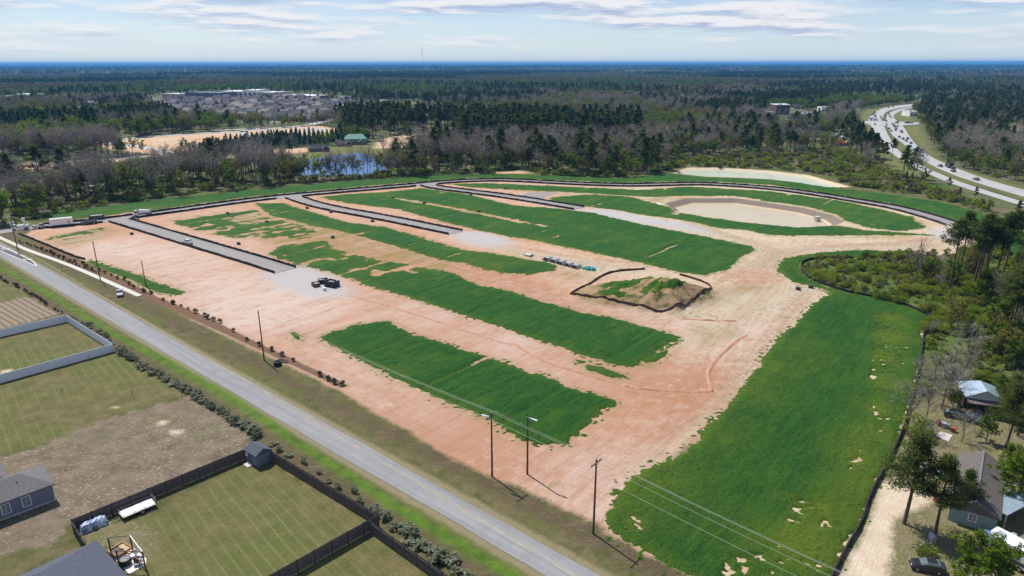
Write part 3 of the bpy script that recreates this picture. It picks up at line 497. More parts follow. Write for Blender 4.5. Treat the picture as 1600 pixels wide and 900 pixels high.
def polymesh(name, poly, z, m, skirt=0.0):
    mb = MB(); n = len(poly); V = [(x, y, z) for x, y in poly]; a = sum(poly[i][0] * poly[(i + 1) % n][1] - poly[(i + 1) % n][0] * poly[i][1] for i in range(n))
    if a < 0: V = V[::-1]
    mb.add(V, [tuple(range(n))])
    if skirt: mb.add(V + [(x, y, z - skirt) for x, y, _ in V], [(i, n + i, n + (i + 1) % n, (i + 1) % n) for i in range(n)])
    return mb.mesh(name, m)
# main road
L = resample(ROAD_L, 2.0); Rr = np.stack([np.interp(np.linspace(0, 1, len(L)), [0, 1], ROAD_R[:, k]) for k in (0, 1)], 1)
jit = lambda n, k: (np.convolve(rng.random(n + 6), np.ones(5) / 5, 'same')[3:-3] - .5)[:, None] * k
nrm = np.array([-RDIR[1], RDIR[0]]) / np.hypot(*RDIR)
road = st(link('road', strip_mesh('road', L + nrm * jit(len(L), .5), Rr + nrm * jit(len(L), .5), .05, A_MAIN, .06)), 'worn pale grey two lane country road crossing the foreground', 'road')
cy = np.array([G(400, 606), G(897, 900)]); cd = (cy[1] - cy[0]) / np.hypot(*(cy[1] - cy[0])); cp = resample(np.array([cy[0] - cd * 260, cy[1] + cd * 60]), 3.0)
mb = MB()
for sgn in (-.16, .16):
    for a, b in zip(cp[:-1], cp[1:]):
        if random.random() < .93:
            w = .05; p = [(a + nrm * (sgn - w)), (b + nrm * (sgn - w)), (b + nrm * (sgn + w)), (a + nrm * (sgn + w))]; mb.quad(*[(x, y, .118) for x, y in p])
st(mb.build('road_marking', PAINT_Y), 'faded double yellow centre line on the worn country road', 'road marking')
mb = MB()
for E_, sg in ((ROAD_L, 1), (ROAD_R, -1)):
    e = resample(E_, 2.5)
    for a, b in zip(e[:-1], e[1:]):
        if random.random() < .55: mb.quad(*[(x, y, .064) for x, y in (a + nrm * (-.25), b + nrm * (-.25), b + nrm * (-.33), a + nrm * (-.33))] if sg < 0 else [(x, y, .064) for x, y in (a + nrm * .25, b + nrm * .25, b + nrm * .33, a + nrm * .33)])
# turning lane with arrows
tl = GG([(58, 416.8), (55, 412), (47, 405), (0, 384.2), (-160, 322), (-175, 326), (0, 393)])
st(link('turn_lane', polymesh('turn_lane', tl, .125, A_TURN, .12)), 'dark asphalt turning lane with white edge lines', 'turning lane')
mb = MB()
def pline(pts, w, z):
    pts = np.asarray(pts); o1, o2 = offset(pts, w / 2), offset(pts, -w / 2)
    for i in range(len(pts) - 1): mb.quad((*o1[i][:2], z), (*o1[i + 1][:2], z), (*o2[i + 1][:2], z), (*o2[i][:2], z))
pline(smooth(GG([(57.5, 416), (54.5, 411.7), (46.5, 405.2), (0, 384.6), (-150, 326)]), 1), .22, .13); pline(GG([(56, 416), (0, 392.2), (-150, 333)]), .2, .13)
td = GG([(0, 388.5), (47, 409)]); dd_ = (td[1] - td[0]) / np.hypot(*(td[1] - td[0])); dn = np.array([-dd_[1], dd_[0]])
for px in ((5, 390), (39.5, 406.3)):
    c = G(*px)
    def A(u, v): q = c + dd_ * u + dn * v; return (*q, .131)
    mb.quad(A(-1.6, -.12), A(.9, -.12), A(.9, .12), A(-1.6, .12)); mb.quad(A(.7, .1), A(.9, .12), A(.9, 1.0), A(.5, 1.0))
    mb.add([A(.25, .95), A(1.25, .95), A(.75, 1.9)], [(0, 1, 2)])
st(mb.build('road_marking', PAINT_W), 'white arrows and edge lines on the dark turning lane', 'road marking')
sw = smooth(GG([(-120, 317), (0, 371.5), (40, 390), (100, 411), (150, 432), (218, 462.5)]), 1)
mb = MB(); q = resample(sw, 1.5); o1, o2 = offset(q, .75), offset(q, -.75)
for i in range(len(q) - 1):
    j = .985; V = [(*p, z) for z in (.10, -.05) for p in (o1[i], o1[i] * (1 - j) + o1[i + 1] * j, o2[i] * (1 - j) + o2[i + 1] * j, o2[i])]
    mb.add(V, [(0, 1, 2, 3), (4, 7, 6, 5), (0, 4, 5, 1), (1, 5, 6, 2), (2, 6, 7, 3), (3, 7, 4, 0)])
me = mb.mesh('sidewalk', CONC); st(link('sidewalk', me), 'pale concrete sidewalk ending beside the parked work truck', 'sidewalk')
# estate streets with kerbs
W2 = 3.15
def street(line, label, z, w=W2):
    q = resample(line, 3); st(link('street', strip_mesh('street', offset(q, w), offset(q, -w), z, A_NEW, .05)), label, 'street')
    return q
QL = street(LOOP, 'new grey asphalt loop street circling the building site', .05); Q1 = street(ST1, 'first new dead end street nearest the country road', .056); Q2 = street(ST2, 'second new dead end street between the grass blocks', .056); Q3 = street(ST3, 'third new dead end street with a paved side stub', .056)
st(link('street', polymesh('street', STUB, .062, A_NEW)), 'short paved stub off the third street', 'street')
for a, b, c, lab in ((ST1[0], LOOP, 180, 'first'), (ST2[0], LOOP, 452, 'second'), (ST3[0], LOOP, 662, 'third')): pass
def kerb(line, lab):
    q = resample(line, 2.5); mb = MB(); o1, o2 = offset(q, .12), offset(q, -.12)
    for i in range(len(q) - 1):
        V = [(*p[:2], z) for z in (-.05, .17) for p in (o1[i], o1[i + 1], o2[i + 1], o2[i])]
        mb.add(V, [(4, 5, 6, 7), (0, 1, 5, 4), (1, 2, 6, 5), (2, 3, 7, 6), (3, 0, 4, 7)])
    me = mb.mesh('kerb', CONC_D); st(link('kerb', me), lab, 'kerb')
far_other = [Q1, Q2, Q3]
def clip_away(q, others, d):                         # runs of a line that keep clear of the joining streets
    ok = np.ones(len(q), bool)
    for o in others: ok &= seg_dist(q, o, False) > d
    runs = []; cur = []
    for k, p in zip(ok, q):
        if k: cur.append(p)
        elif cur: runs.append(np.array(cur)); cur = []
    if cur: runs.append(np.array(cur))
    return [r for r in runs if len(r) > 3]
FENCE_BLACK = mat('black_silt_cloth', (.018, .016, .018), .8, .3, 3); FENCE_BROWN = mat('rusty_brown_silt_cloth', (.10, .05, .036), .85, .3, 2); STAKE = mat('weathered_stake_wood', (.20, .15, .10), .9, .2, 4)
def silt(line, label, m=FENCE_BLACK, h=.85, stakes=False, group='black silt fences along the new streets', thick=.10):
    q = resample(line, 1.3); n = len(q); q = q + (np.convolve(rng.random(n + 4), np.ones(3) / 3, 'same')[2:-2] - .5)[:, None] * .2
    r = empty('silt_fence', (*q[0], 0), 0, label, 'silt fence', group); mb = MB(); o1, o2 = offset(q, thick), offset(q, -thick); zb = ground_z(q)
    hh = h * (.85 + .3 * rng.random(n))
    for i in range(n - 1):
        V = [(*o1[i], zb[i] - .1), (*o1[i + 1], zb[i + 1] - .1), (*o2[i + 1], zb[i + 1] - .1), (*o2[i], zb[i] - .1)] + [(*o1[i], zb[i] + hh[i]), (*o1[i + 1], zb[i + 1] + hh[i + 1]), (*o2[i + 1], zb[i + 1] + hh[i + 1]), (*o2[i], zb[i] + hh[i])]
        V = [(a - q[0][0], b - q[0][1], c) for a, b, c in V]; mb.add(V, [(4, 5, 6, 7), (0, 1, 5, 4), (2, 3, 7, 6), (1, 2, 6, 5), (3, 0, 4, 7)])
    mb.build('cloth', m, r)
    sm = MB(); 
    for i in range(0, n, 2): sm.tube((q[i][0] - q[0][0] + thick, q[i][1] - q[0][1], zb[i] - .2), (q[i][0] - q[0][0] + thick, q[i][1] - q[0][1], zb[i] + hh[i] + .18), .03, 4)
    sk = sm.build('stakes', STAKE, r); sk['kind'] = 'stuff'
    return r
OFF = W2 + .55
sidename = {1: 'upper', -1: 'lower'}
for line, nm, others in ((QL, 'loop street', [Q1, Q2, Q3]), (Q1, 'first street', [QL]), (Q2, 'second street', [QL]), (Q3, 'third street', [QL, resample(np.array([STUB[1], STUB[2]]), 2)])):
    for sgn in (1, -1):
        e = offset(line, sgn * OFF); k = offset(line, sgn * (W2 + .1))
        if nm == 'loop street':
            e = e[8:]
            if sgn > 0: runs = [e[e[:, 0] > -400]]
            else: runs = clip_away(e, others, OFF + .6)
        else: runs = clip_away(e, others, OFF - .2)
        for ri, rn in enumerate(runs):
            mid = proj(rn[len(rn) // 2:len(rn) // 2 + 1]); ln = float(np.hypot(*np.diff(rn, axis=0).T).sum())
            side = ('far' if sgn > 0 else 'near'); pos = ('left' if mid[0][0] < 480 else 'middle' if mid[0][0] < 760 else 'right')
            silt(rn, f'black silt fence along the {side} side of the {nm}, {pos} stretch')
        kr = clip_away(k, others, W2 + .3)
        for rn in kr: kerb(rn, f'concrete kerb along the {"far" if sgn > 0 else "near"} side of the {nm}')
silt(smooth(GG([(29, 366), (60, 378), (95, 393), (118, 402), (133, 406)]), 1), 'black silt fence along the site edge behind the young shrubs', h=.75)
silt(smooth(GG([(1330, 404), (1270, 404), (1249, 412), (1256, 431), (1288, 446), (1330, 458.5), (1400, 473), (1428, 482), (1462, 498.5), (1443, 517), (1440, 552), (1433, 590), (1423, 628), (1417, 656), (1400, 697), (1386, 727), (1357, 777), (1346.5, 818), (1320.5, 860), (1300, 902), (1272, 960)]), 1), 'long black silt fence between the right hand field and the woods', h=.75, group=None, thick=.10)
silt(smooth(GG([(891, 461.5), (915, 449), (940, 431), (960, 424.5), (985, 422.5), (1007, 421)]), 2), 'rusty brown silt fence left of and behind the spoil heap', FENCE_BROWN, .6, group=None, thick=.10)
silt(smooth(GG([(1062, 430), (1087, 437), (1112, 447), (1110, 457), (1092, 467), (1082, 475), (1060, 484), (1030, 489.5), (1000, 483), (930, 472), (891, 461.5)]), 2), 'rusty brown silt fence right of and in front of the spoil heap', FENCE_BROWN, .6, group=None, thick=.10)
# divided highway far right
def pairstrip(name, A_, B_, z, label, cat='highway'):
    a = smooth(GG(A_), 2); b = smooth(GG(B_), 2)
    def rs(p, n): d = np.r_[0, np.cumsum(np.hypot(*np.diff(p, axis=0).T))] ; t = np.linspace(0, d[-1], n); return np.stack([np.interp(t, d, p[:, k]) for k in (0, 1)], 1)
    return st(link(name, strip_mesh(name, rs(a, 60), rs(b, 60), z, A_HWY)), label, cat)
pairstrip('highway', [(1440, 160.5), (1421, 163.4), (1391, 166), (1373, 171), (1360, 180.6), (1356, 188), (1361, 197), (1374, 219), (1384, 233), (1402, 246), (1421, 257.5), (1447, 270.5), (1470, 281), (1500, 292), (1536, 303), (1580, 317), (1700, 353)],
          [(1440, 163.2), (1420, 167), (1394, 170.5), (1381, 177), (1379, 185), (1381, 197), (1389, 214), (1400, 232), (1417, 246), (1443.6, 261), (1470, 272.5), (1500, 284.5), (1546, 299.6), (1600, 316), (1700, 344)], .10, 'pale near carriageway of the divided highway curving through woods')
pairstrip('highway', [(1440, 163.8), (1420, 168), (1399, 171.5), (1386, 178), (1384.5, 185), (1386, 197), (1392, 210), (1408, 222), (1421, 233), (1433, 245), (1457, 259.5), (1481, 270), (1508, 280.5), (1600, 308), (1700, 336)],
          [(1440, 166.5), (1414, 170.5), (1397, 178), (1396, 184.5), (1404, 190.5), (1412.5, 198.5), (1419, 210), (1428, 223), (1442, 236), (1460, 248.5), (1489, 260.5), (1508, 268.5), (1546, 282), (1600, 297), (1700, 322)], .10, 'pale far carriageway of the divided highway curving through woods')
st(link('highway', polymesh('highway', GG([(1344, 189.6), (1358, 189), (1380, 189), (1404, 190), (1436, 191.6), (1436, 194.4), (1410, 196), (1384, 196.5), (1362, 197), (1356, 193.5), (1344, 192)]), .115, A_HWY)), 'pale crossroads joining both carriageways of the highway', 'highway')
mb = MB()
for k, lines in enumerate(([[(1394, 168.6), (1378, 174), (1369, 181), (1367, 188), (1371, 197), (1382, 216), (1392, 232), (1409, 246), (1432, 259), (1458, 271), (1485, 281.5), (1518, 292), (1570, 308.5), (1620, 324)], [(1414, 169.3), (1391, 178), (1390, 185), (1394, 192), (1402, 205), (1413, 217), (1424, 228), (1438, 240), (1459, 254), (1485, 265.5), (1508, 274.7), (1550, 287.5), (1620, 308)]])):
    q = resample(smooth(GG(lines), 2), 4.5); 
    for i in range(0, len(q) - 1, 2):
        d = q[i + 1] - q[i]; d = d / np.hypot(*d); nn = np.array([-d[1], d[0]]) * .09; mb.quad(*[(x, y, .14) for x, y in (q[i] - nn, q[i + 1] - nn, q[i + 1] + nn, q[i] + nn)])
st(mb.build('road_marking', PAINT_W), 'white dashed lane lines on the divided highway', 'road marking')
# distant pale roads
for pts, w, lab in (([(500, 160), (520, 162.5), (560, 166), (610, 171), (680, 175), (760, 179), (830, 181), (900, 182)], 9, 'pale commercial road beyond the distant subdivision'), ([(330, 204), (420, 200.5), (470, 197.5), (500, 192), (520, 186)], 5, 'pale road winding to the far orange building site'), ([(165, 224), (185, 217), (260, 212), (345, 206.5), (375, 207), (385, 204), (440, 200.5), (500, 201), (508, 205), (470, 210), (395, 212.5), (375, 210), (385, 205)], 5, 'curving new street on the far orange building site'), ([(120, 221), (190, 226), (235, 232), (262, 238), (258, 243), (200, 247), (120, 252), (50, 258)], 4, 'narrow pale road curving behind the bare trees'), ([(90, 298), (150, 289), (240, 277), (300, 268), (330, 262)], 3, 'narrow pale lane running behind the bare treeline'), ([(1140, 212), (1200, 213), (1240, 214), (1290, 219), (1345, 222)], 5, 'pale lane among the roadside houses by the highway'), ([(1130, 182), (1170, 184), (1240, 187), (1345, 191)], 5, 'pale lane joining the highway crossroads'), ([(300, 188), (360, 187), (420, 189), (440, 192)], 7, 'pale street at the near edge of the distant subdivision')):
    q = resample(smooth(GG(pts), 2), 8); st(link('far_road', strip_mesh('far_road', offset(q, w), offset(q, -w), .12, A_HWY if w > 4.5 else CONC)), lab, 'road')
# water
def water_mat(name, col, rough, bump):
    m = bpy.data.materials.new(name); m.use_nodes = True; n = NT(m.node_tree); n.n.clear(); geo = n.new('ShaderNodeNewGeometry').outputs['Position']
    c = n.mix(n.noise(geo, .06, 4), tuple(x * .85 for x in col), tuple(min(1, x * 1.12) for x in col))
    b = n.new('ShaderNodeBsdfPrincipled', {'Base Color': c, 'Roughness': rough, 'Specular IOR Level': .3, 'Normal': n.new('ShaderNodeBump', {'Height': n.noise(geo, 1.6, 3), 'Strength': bump, 'Distance': .05})}); n.new('ShaderNodeOutputMaterial', {0: b}); return m
def shrink(poly, k): c = poly.mean(0); return c + (poly - c) * k
st(link('pond_water', polymesh('pond_water', POND_B_OUT, -2.1, water_mat('silty_pond_water', (.46, .385, .265), .25, .3))), 'silty tan water in the walled detention pond', 'pond')
st(link('pond_water', polymesh('pond_water', POND_A_OUT, -1.1, water_mat('milky_green_pond_water', (.44, .47, .36), .25, .3))), 'milky pale green water in the far sediment pond', 'pond')
st(link('lake_water', polymesh('lake_water', LAKE, .06, water_mat('blue_lake_water', (.03, .11, .27), .4, .3))), 'small blue lake seen through the treeline', 'lake')
# dark band of soil ridge across the lower lane
def ridge(pts, h, w, label):
    q = resample(smooth(GG(pts), 2), .8); n = len(q); m = 5; V = []
    for j in range(m):
        t = (j / (m - 1) - .5) * 2; o = offset(q, t * w); V.append(np.c_[o, np.maximum(0, (1 - t * t)) * h * (.2 + 1.3 * rng.random(n)) - .04])
    V = np.vstack(V); i = np.arange(n - 1); F = np.vstack([np.stack([j * n + i, j * n + i + 1, (j + 1) * n + i + 1, (j + 1) * n + i], 1) for j in range(m - 1)])[:, ::-1]
    st(link('soil_ridge', mesh_np('soil_ridge', V, F, [mat('red_clay', (.40, .215, .135), .95, .3, 1.5, .5)], None, False)), label, 'soil ridge')
ridge([(800, 536), (850, 567), (900, 580), (960, 600), (1010, 609), (1060, 612), (1112, 613)], .3, .45, 'ridge of red clay pushed up across the lower soil lane')
ridge([(1112, 611), (1106, 590), (1108, 575), (1125, 556), (1145, 537), (1165, 524)], .3, .5, 'ridge of soil curving up beside the pale haul track')
ridge([(545, 462), (600, 476), (680, 502), (740, 522), (800, 540)], .2, .3, 'low red clay ridge along the middle soil lane')
ridge([(1058, 497.5), (1075, 499), (1110, 501), (1150, 502)], .3, .4, 'dark soil ridge in front of the spoil heap')
# ================================================================== TREES
def foliage_mat(name, a, b, tr=.25, alt=None):
    m = bpy.data.materials.new(name); m.use_nodes = True; n = NT(m.node_tree); n.n.clear()
    oi = n.new('ShaderNodeObjectInfo').outputs['Random']
    c = n.mix(n.attr('lr'), a, b)
    if alt: c = n.mix(n.ramp(oi, .45, 1.0), c, alt)
    c = n.mix(n.math('MULTIPLY', n.math('FRACT', n.math('MULTIPLY', oi, 7.31)), .45), c, tuple(x * .55 for x in a))
    d = n.new('ShaderNodeBsdfDiffuse', {'Color': c}); t = n.new('ShaderNodeBsdfTranslucent', {'Color': c})
    mx = n.new('ShaderNodeMixShader', {0: tr, 1: d.outputs[0], 2: t.outputs[0]}); n.new('ShaderNodeOutputMaterial', {0: mx.outputs[0]}); return m
F_PINE = foliage_mat('pine_needles', (.050, .078, .020), (.125, .160, .042), .38, (.105, .14, .032))
F_LEAF = foliage_mat('spring_leaves', (.105, .175, .016), (.24, .33, .032), .5, (.13, .17, .03))
F_OLIVE = foliage_mat('olive_buds', (.145, .13, .032), (.26, .235, .065), .35, (.20, .15, .08))
F_SHRUB = foliage_mat('shrub_leaves', (.17, .24, .025), (.33, .39, .055), .5, (.25, .235, .07))
F_BRUSH = foliage_mat('dry_brush', (.15, .12, .075), (.27, .225, .15), .2, (.10, .125, .035))
F_HEDGE = foliage_mat('grey_green_hedge_leaves', (.15, .17, .105), (.33, .35, .24), .2)
F_YOUNG = foliage_mat('dark_young_shrub_leaves', (.022, .035, .017), (.06, .075, .035), .15)
F_PLANT = foliage_mat('plantation_needles', (.022, .062, .026), (.05, .105, .04), .15)
B_PINE = mat('pine_bark', (.105, .07, .052), .95, .3, 3); B_GREY = foliage_mat('grey_twigs', (.29, .255, .22), (.48, .435, .385), .0, (.36, .305, .245)); B_TRUNK = mat('grey_bark', (.13, .112, .098), .95, .3, 3)
B_SNAG = mat('pale_dead_wood', (.36, .33, .30), .9, .2, 3)
def leafcloud(C, n, spread, size, r, flat=.6, up=1.5):
    """n leaf quads round each centre; returns verts, faces, lr"""
    C = np.repeat(np.asarray(C, float), n, 0); k = len(C)
    d = r.normal(size=(k, 3)); d /= np.linalg.norm(d, axis=1)[:, None]; d *= (r.random(k) ** .5)[:, None] * spread; d[:, 2] *= flat
    P = C + d; nr = r.normal(size=(k, 3)); nr[:, 2] += up; nr /= np.linalg.norm(nr, axis=1)[:, None]
    a = np.cross(nr, r.normal(size=(k, 3))); a /= np.linalg.norm(a, axis=1)[:, None]; b = np.cross(nr, a)
    s = (size * r.uniform(.6, 1.35, k))[:, None]; a = a * s; b = b * s * .62
    V = np.stack([P - a, P - b * .9, P + a, P + b], 1).reshape(-1, 3); F = np.arange(4 * k).reshape(k, 4)
    lr = np.repeat(np.clip(np.repeat(r.random(k // n), n) * .55 + r.random(k) * .45, 0, 1), 4)
    return V, F, lr
def twigs(segs, r, w):
    """thin crossed slivers along segments (n,2,3)"""
    segs = np.asarray(segs); p, q = segs[:, 0], segs[:, 1]; d = q - p; a = np.cross(d, r.normal(size=d.shape)); a /= np.linalg.norm(a, axis=1)[:, None] + 1e-9
    a *= w; V = np.stack([p - a, p + a, q + a * .35, q - a * .35], 1).reshape(-1, 3); F = np.arange(len(V)).reshape(-1, 4)
    return V, F, np.repeat(r.random(len(segs)), 4)
def joinnp(parts):
    V = np.vstack([p[0] for p in parts]); o = 0; F = []
    for p in parts: F.append(p[1] + o); o += len(p[0])
    return V, np.vstack(F), np.concatenate([p[2] for p in parts])
def tubes_np(segs, n=5):
    """list of (p, q, r0, r1) -> quads"""
    Vs = []; Fs = []; o = 0
    for p, q, r0, r1 in segs:
        p = np.array(p, float); q = np.array(q, float); d = q - p; d /= np.linalg.norm(d) + 1e-9; h = np.array([1, 0, 0]) if abs(d[2]) > .8 else np.array([0, 0, 1]); a = np.cross(d, h); a /= np.linalg.norm(a); b = np.cross(d, a)
        t = np.arange(n) / n * 2 * np.pi; c = np.cos(t)[:, None] * a + np.sin(t)[:, None] * b
        Vs += [p + c * r0, q + c * r1]; i = np.arange(n); Fs.append(np.stack([i, (i + 1) % n, n + (i + 1) % n, n + i], 1) + o); o += 2 * n
    V = np.vstack(Vs); return V, np.vstack(Fs), np.full(len(V), .4)
def pine(seed, H=20, cr=.45, limbs=26, per=3, leaves=26, leaf=.42, rad=3.4):
    r = np.random.default_rng(seed); lean = r.normal(size=2) * .02; T = []; n = 7
    sp = [np.array([lean[0] * z + .12 * math.sin(z * .5 + seed), lean[1] * z, z]) for z in np.linspace(-.3, H * .97, n)]
    for i in range(n - 1): T.append((sp[i], sp[i + 1], .28 * (1 - i / n) + .03, .28 * (1 - (i + 1) / n) + .03))
    C = []; 
    for k in range(limbs):
        t = 1 - cr + cr * (k + r.random()) / limbs; z = t * H; th = r.random() * 6.283; u = (t - (1 - cr)) / cr
        L = rad * (math.sin(min(1, .25 + u * .95) * math.pi) ** .7 + .18) * r.uniform(.35, 1.3); b = np.array([lean[0] * z, lean[1] * z, z]); e = b + np.array([math.cos(th) * L, math.sin(th) * L, L * r.uniform(.05, .4)])
        T.append((b, e, .07, .02))
        for j in range(per): C.append(b + (e - b) * (.45 + .6 * j / per) + r.normal(size=3) * .3)
    C.append([lean[0] * H, lean[1] * H, H * .98])
    for k in range(5):                                # dead stubs low on the trunk
        z = H * r.uniform(.3, 1 - cr); th = r.random() * 6.283; T.append(((lean[0] * z, lean[1] * z, z), (lean[0] * z + math.cos(th) * 1.1, lean[1] * z + math.sin(th) * 1.1, z + .2), .04, .015))
    return tubes_np(T), leafcloud(C, leaves, rad * .34, leaf, r, .55)
def branchy(seed, H, trunk_r, levels, spread=.75, first=.3, kids=(7, 5, 5), tw=.035, twn=5, twl=1.6):
    r = np.random.default_rng(seed); T = []; ends = []; tws = []
    def grow(p, d, L, rad, lv):
        d = d / np.linalg.norm(d); mid = p + d * L * .5 + r.normal(size=3) * L * .04; q = p + d * L + r.normal(size=3) * L * .07
        T.append((p, mid, rad, rad * .75)); T.append((mid, q, rad * .75, rad * .45))
        if lv >= levels:
            ends.append(q); ends.append(mid)
            for _ in range(twn):
                s = p + (q - p) * r.uniform(.15, 1); e = s + (d * .7 + r.normal(size=3) * .55) * twl * r.uniform(.5, 1.1); tws.append((s, e))
                for __ in range(2):
                    s2 = s + (e - s) * r.uniform(.3, .9); tws.append((s2, s2 + (d * .5 + r.normal(size=3) * .6) * twl * .5))
            return
        k = kids[min(lv, len(kids) - 1)]
        for i in range(k):
            t = (first if lv == 0 else .3) + (1 - (first if lv == 0 else .3)) * (i + r.random() * .8) / k; s = p + (q - p) * min(t, 1)
            th = i * 2.4 + r.random(); a = np.cross(d, [math.cos(th), math.sin(th), .3]); a /= np.linalg.norm(a) + 1e-9
            nd = d * r.uniform(.55, .95) + a * spread * r.uniform(.7, 1.2) + np.array([0, 0, .18]); grow(s, nd, L * r.uniform(.42, .62) * (1.15 - .35 * t), rad * .45, lv + 1)
    grow(np.array([0, 0, -.2]), np.array([r.normal() * .05, r.normal() * .05, 1]), H * .72, trunk_r, 0)
    return T, ends, tws, r
def bare(seed, H=15, kids=(8, 5, 4), lv=2, twn=5, tw=.04, spread=.6, first=.32, tr=.2):
    T, ends, tws, r = branchy(seed, H, tr, lv, spread, first, kids, tw, twn, H * .11)
    big = [t for t in T if t[2] > .028]; small = [(t[0], t[1]) for t in T if t[2] <= .028]
    return tubes_np(big, 5), twigs(small + tws, r, tw)
def leafy(seed, H=13, leaves=9, leaf=.42, spread=.75, kids=(8, 5, 4), first=.25, dens=1.0, tw=.03, cl=.9):
    T, ends, tws, r = branchy(seed, H, .2, 2, spread, first, kids, tw, 2, H * .09)
    big = [t for t in T if t[2] > .03]; ends = np.array(ends); ends = ends[r.random(len(ends)) < dens]
    return tubes_np(big, 5), leafcloud(ends, leaves, H * .07 * cl, leaf, r, .8)
def shrub(seed, H=2.6, n=26, leaves=16, leaf=.24, wide=1.0):
    r = np.random.default_rng(seed); C = []; T = []
    for k in range(n):
        th = r.random() * 6.283; rr_ = math.sqrt(r.random()) * H * .55 * wide; z = H * (.25 + .65 * r.random() * (1 - (rr_ / (H * .6 * wide)) ** 2 * .6)); C.append((rr_ * math.cos(th), rr_ * math.sin(th), z))
    for k in range(6): c = C[k]; T.append(((c[0] * .15, c[1] * .15, -.1), c, .04, .015))
    return tubes_np(T, 4), leafcloud(C, leaves, H * .2, leaf, r, .8)
def cone_pine(seed, H=7, leaves=12, leaf=.3, n=44):
    r = np.random.default_rng(seed); C = []
    for k in range(n):
        t = .08 + .9 * k / n; th = r.random() * 6.283; rr_ = (1 - t) * H * .26 * r.uniform(.5, 1.1); C.append((rr_ * math.cos(th), rr_ * math.sin(th), H * t))
    return tubes_np([((0, 0, -.2), (0, 0, H * .95), .1, .02)]), leafcloud(C, leaves, H * .085, leaf, r, .6)
def proto_pair(kind, tr, cr, tm, cm):
    return mesh_np(kind + '_trunk', tr[0], tr[1], [tm], {'lr': tr[2]}, True), mesh_np(kind + '_crown', cr[0], cr[1], [cm], {'lr': cr[2]})
def joined(kind, tr, cr, tm, cm):
    V, F, l = joinnp([tr, cr]); return mesh_np(kind, V, F, [tm, cm], {'lr': l}, False, np.r_[np.zeros(len(tr[1])), np.ones(len(cr[1]))])
P_ = {}       # kind -> list of (trunk mesh, crown mesh) for single trees ; J_ -> joined meshes for the woods beyond ; L_ -> coarse ones
J_ = {}; L_ = {}
def reg(kind, gens, lows, tm, cms):
    P_[kind] = []; J_[kind] = []; L_[kind] = []
    for i, g in enumerate(gens):
        cm = cms[i % len(cms)]; P_[kind].append(proto_pair(kind, *g, tm, cm)); J_[kind].append(joined(kind, *g, tm, cm))
    for i, g in enumerate(lows): L_[kind].append(joined(kind, *g, tm, cms[i % len(cms)]))
reg('pine_tree', [pine(s, 20, .42 + .08 * (s % 3), 24, 3, 15, .52) for s in range(4)], [pine(s + 50, 20, .5, 12, 2, 9, 1.05, 3.6) for s in range(3)], B_PINE, [F_PINE])
reg('bare_tree', [bare(s + 10, 17, (8, 5, 4), 2, 5, .045, .5, .48) for s in range(4)], [bare(s + 60, 15, (7, 4), 1, 9, .12, .8) for s in range(3)], B_TRUNK, [B_GREY])
reg('leafy_tree', [leafy(s + 20, 13, 12, .42, .8) for s in range(4)], [leafy(s + 70, 13, 5, .95, .8, (6, 4, 3)) for s in range(3)], B_TRUNK, [F_LEAF])
reg('budding_tree', [leafy(s + 30, 13, 9, .36, .8) for s in range(4)], [leafy(s + 80, 13, 5, .9, .8, (6, 4, 3)) for s in range(3)], B_TRUNK, [F_OLIVE])
reg('shrub', [shrub(s + 40, 2.6, 26, 13, .25, 1.2) for s in range(4)], [shrub(s + 90, 2.6, 10, 7, .6, 1.3) for s in range(2)], B_TRUNK, [F_SHRUB, F_SHRUB, F_BRUSH, F_LEAF])
P_['planted_pine'] = [proto_pair('planted_pine', *cone_pine(s + 5), B_PINE, F_PLANT) for s in range(3)]
P_['hedge_shrub'] = [proto_pair('hedge_shrub', *shrub(s + 100, 1.5, 26, 18, .15, 1.1), B_TRUNK, F_HEDGE) for s in range(3)]
P_['young_shrub'] = [proto_pair('young_shrub', *shrub(s + 110, 1.5, 30, 22, .085, .75), B_TRUNK, F_YOUNG) for s in range(3)]
P_['near_pine'] = [proto_pair('pine_tree', *pine(s + 200, 15, .60, 46, 4, 60, .15, 3.4), B_PINE, F_PINE) for s in range(3)]
P_['tall_pine'] = [proto_pair('pine_tree', *pine(s + 210, 20, .30 + .06 * s, 34, 4, 30, .22, 3.6), B_PINE, F_PINE) for s in range(3)]
P_['near_leafy'] = [proto_pair('leafy_tree', *leafy(s + 220, 9, 34, .2, .85, (9, 6, 5), .15), B_TRUNK, F_LEAF) for s in range(2)]
P_['near_bare'] = [proto_pair('bare_tree', *bare(s + 230, 10, (9, 6, 5), 2, 6, .022, .8, .2, .17), B_TRUNK, B_GREY) for s in range(3)]
P_['snag'] = [proto_pair('bare_tree', *bare(s + 240, 13, (10, 3), 1, 3, .03, .35, .45, .15), B_TRUNK, B_GREY) for s in range(2)]
P_['near_shrub'] = [proto_pair('shrub', *shrub(s + 250, 2.6, 44, 30, .12, 1.2), B_TRUNK, [F_SHRUB, F_LEAF, F_SHRUB][s]) for s in range(3)]
def plant(kind, proto, i, loc, sc, rz, label, cat, group, tag_trunk='trunk'):
    tm, cm = P_[proto][i % len(P_[proto])]
    r = empty(kind, loc, rz, label, cat, group); r.scale = (sc, sc, sc) if not isinstance(sc, tuple) else sc
    link('stems' if 'shrub' in kind else 'trunk', tm, r); link('foliage' if 'shrub' in kind else 'crown', cm, r); return r
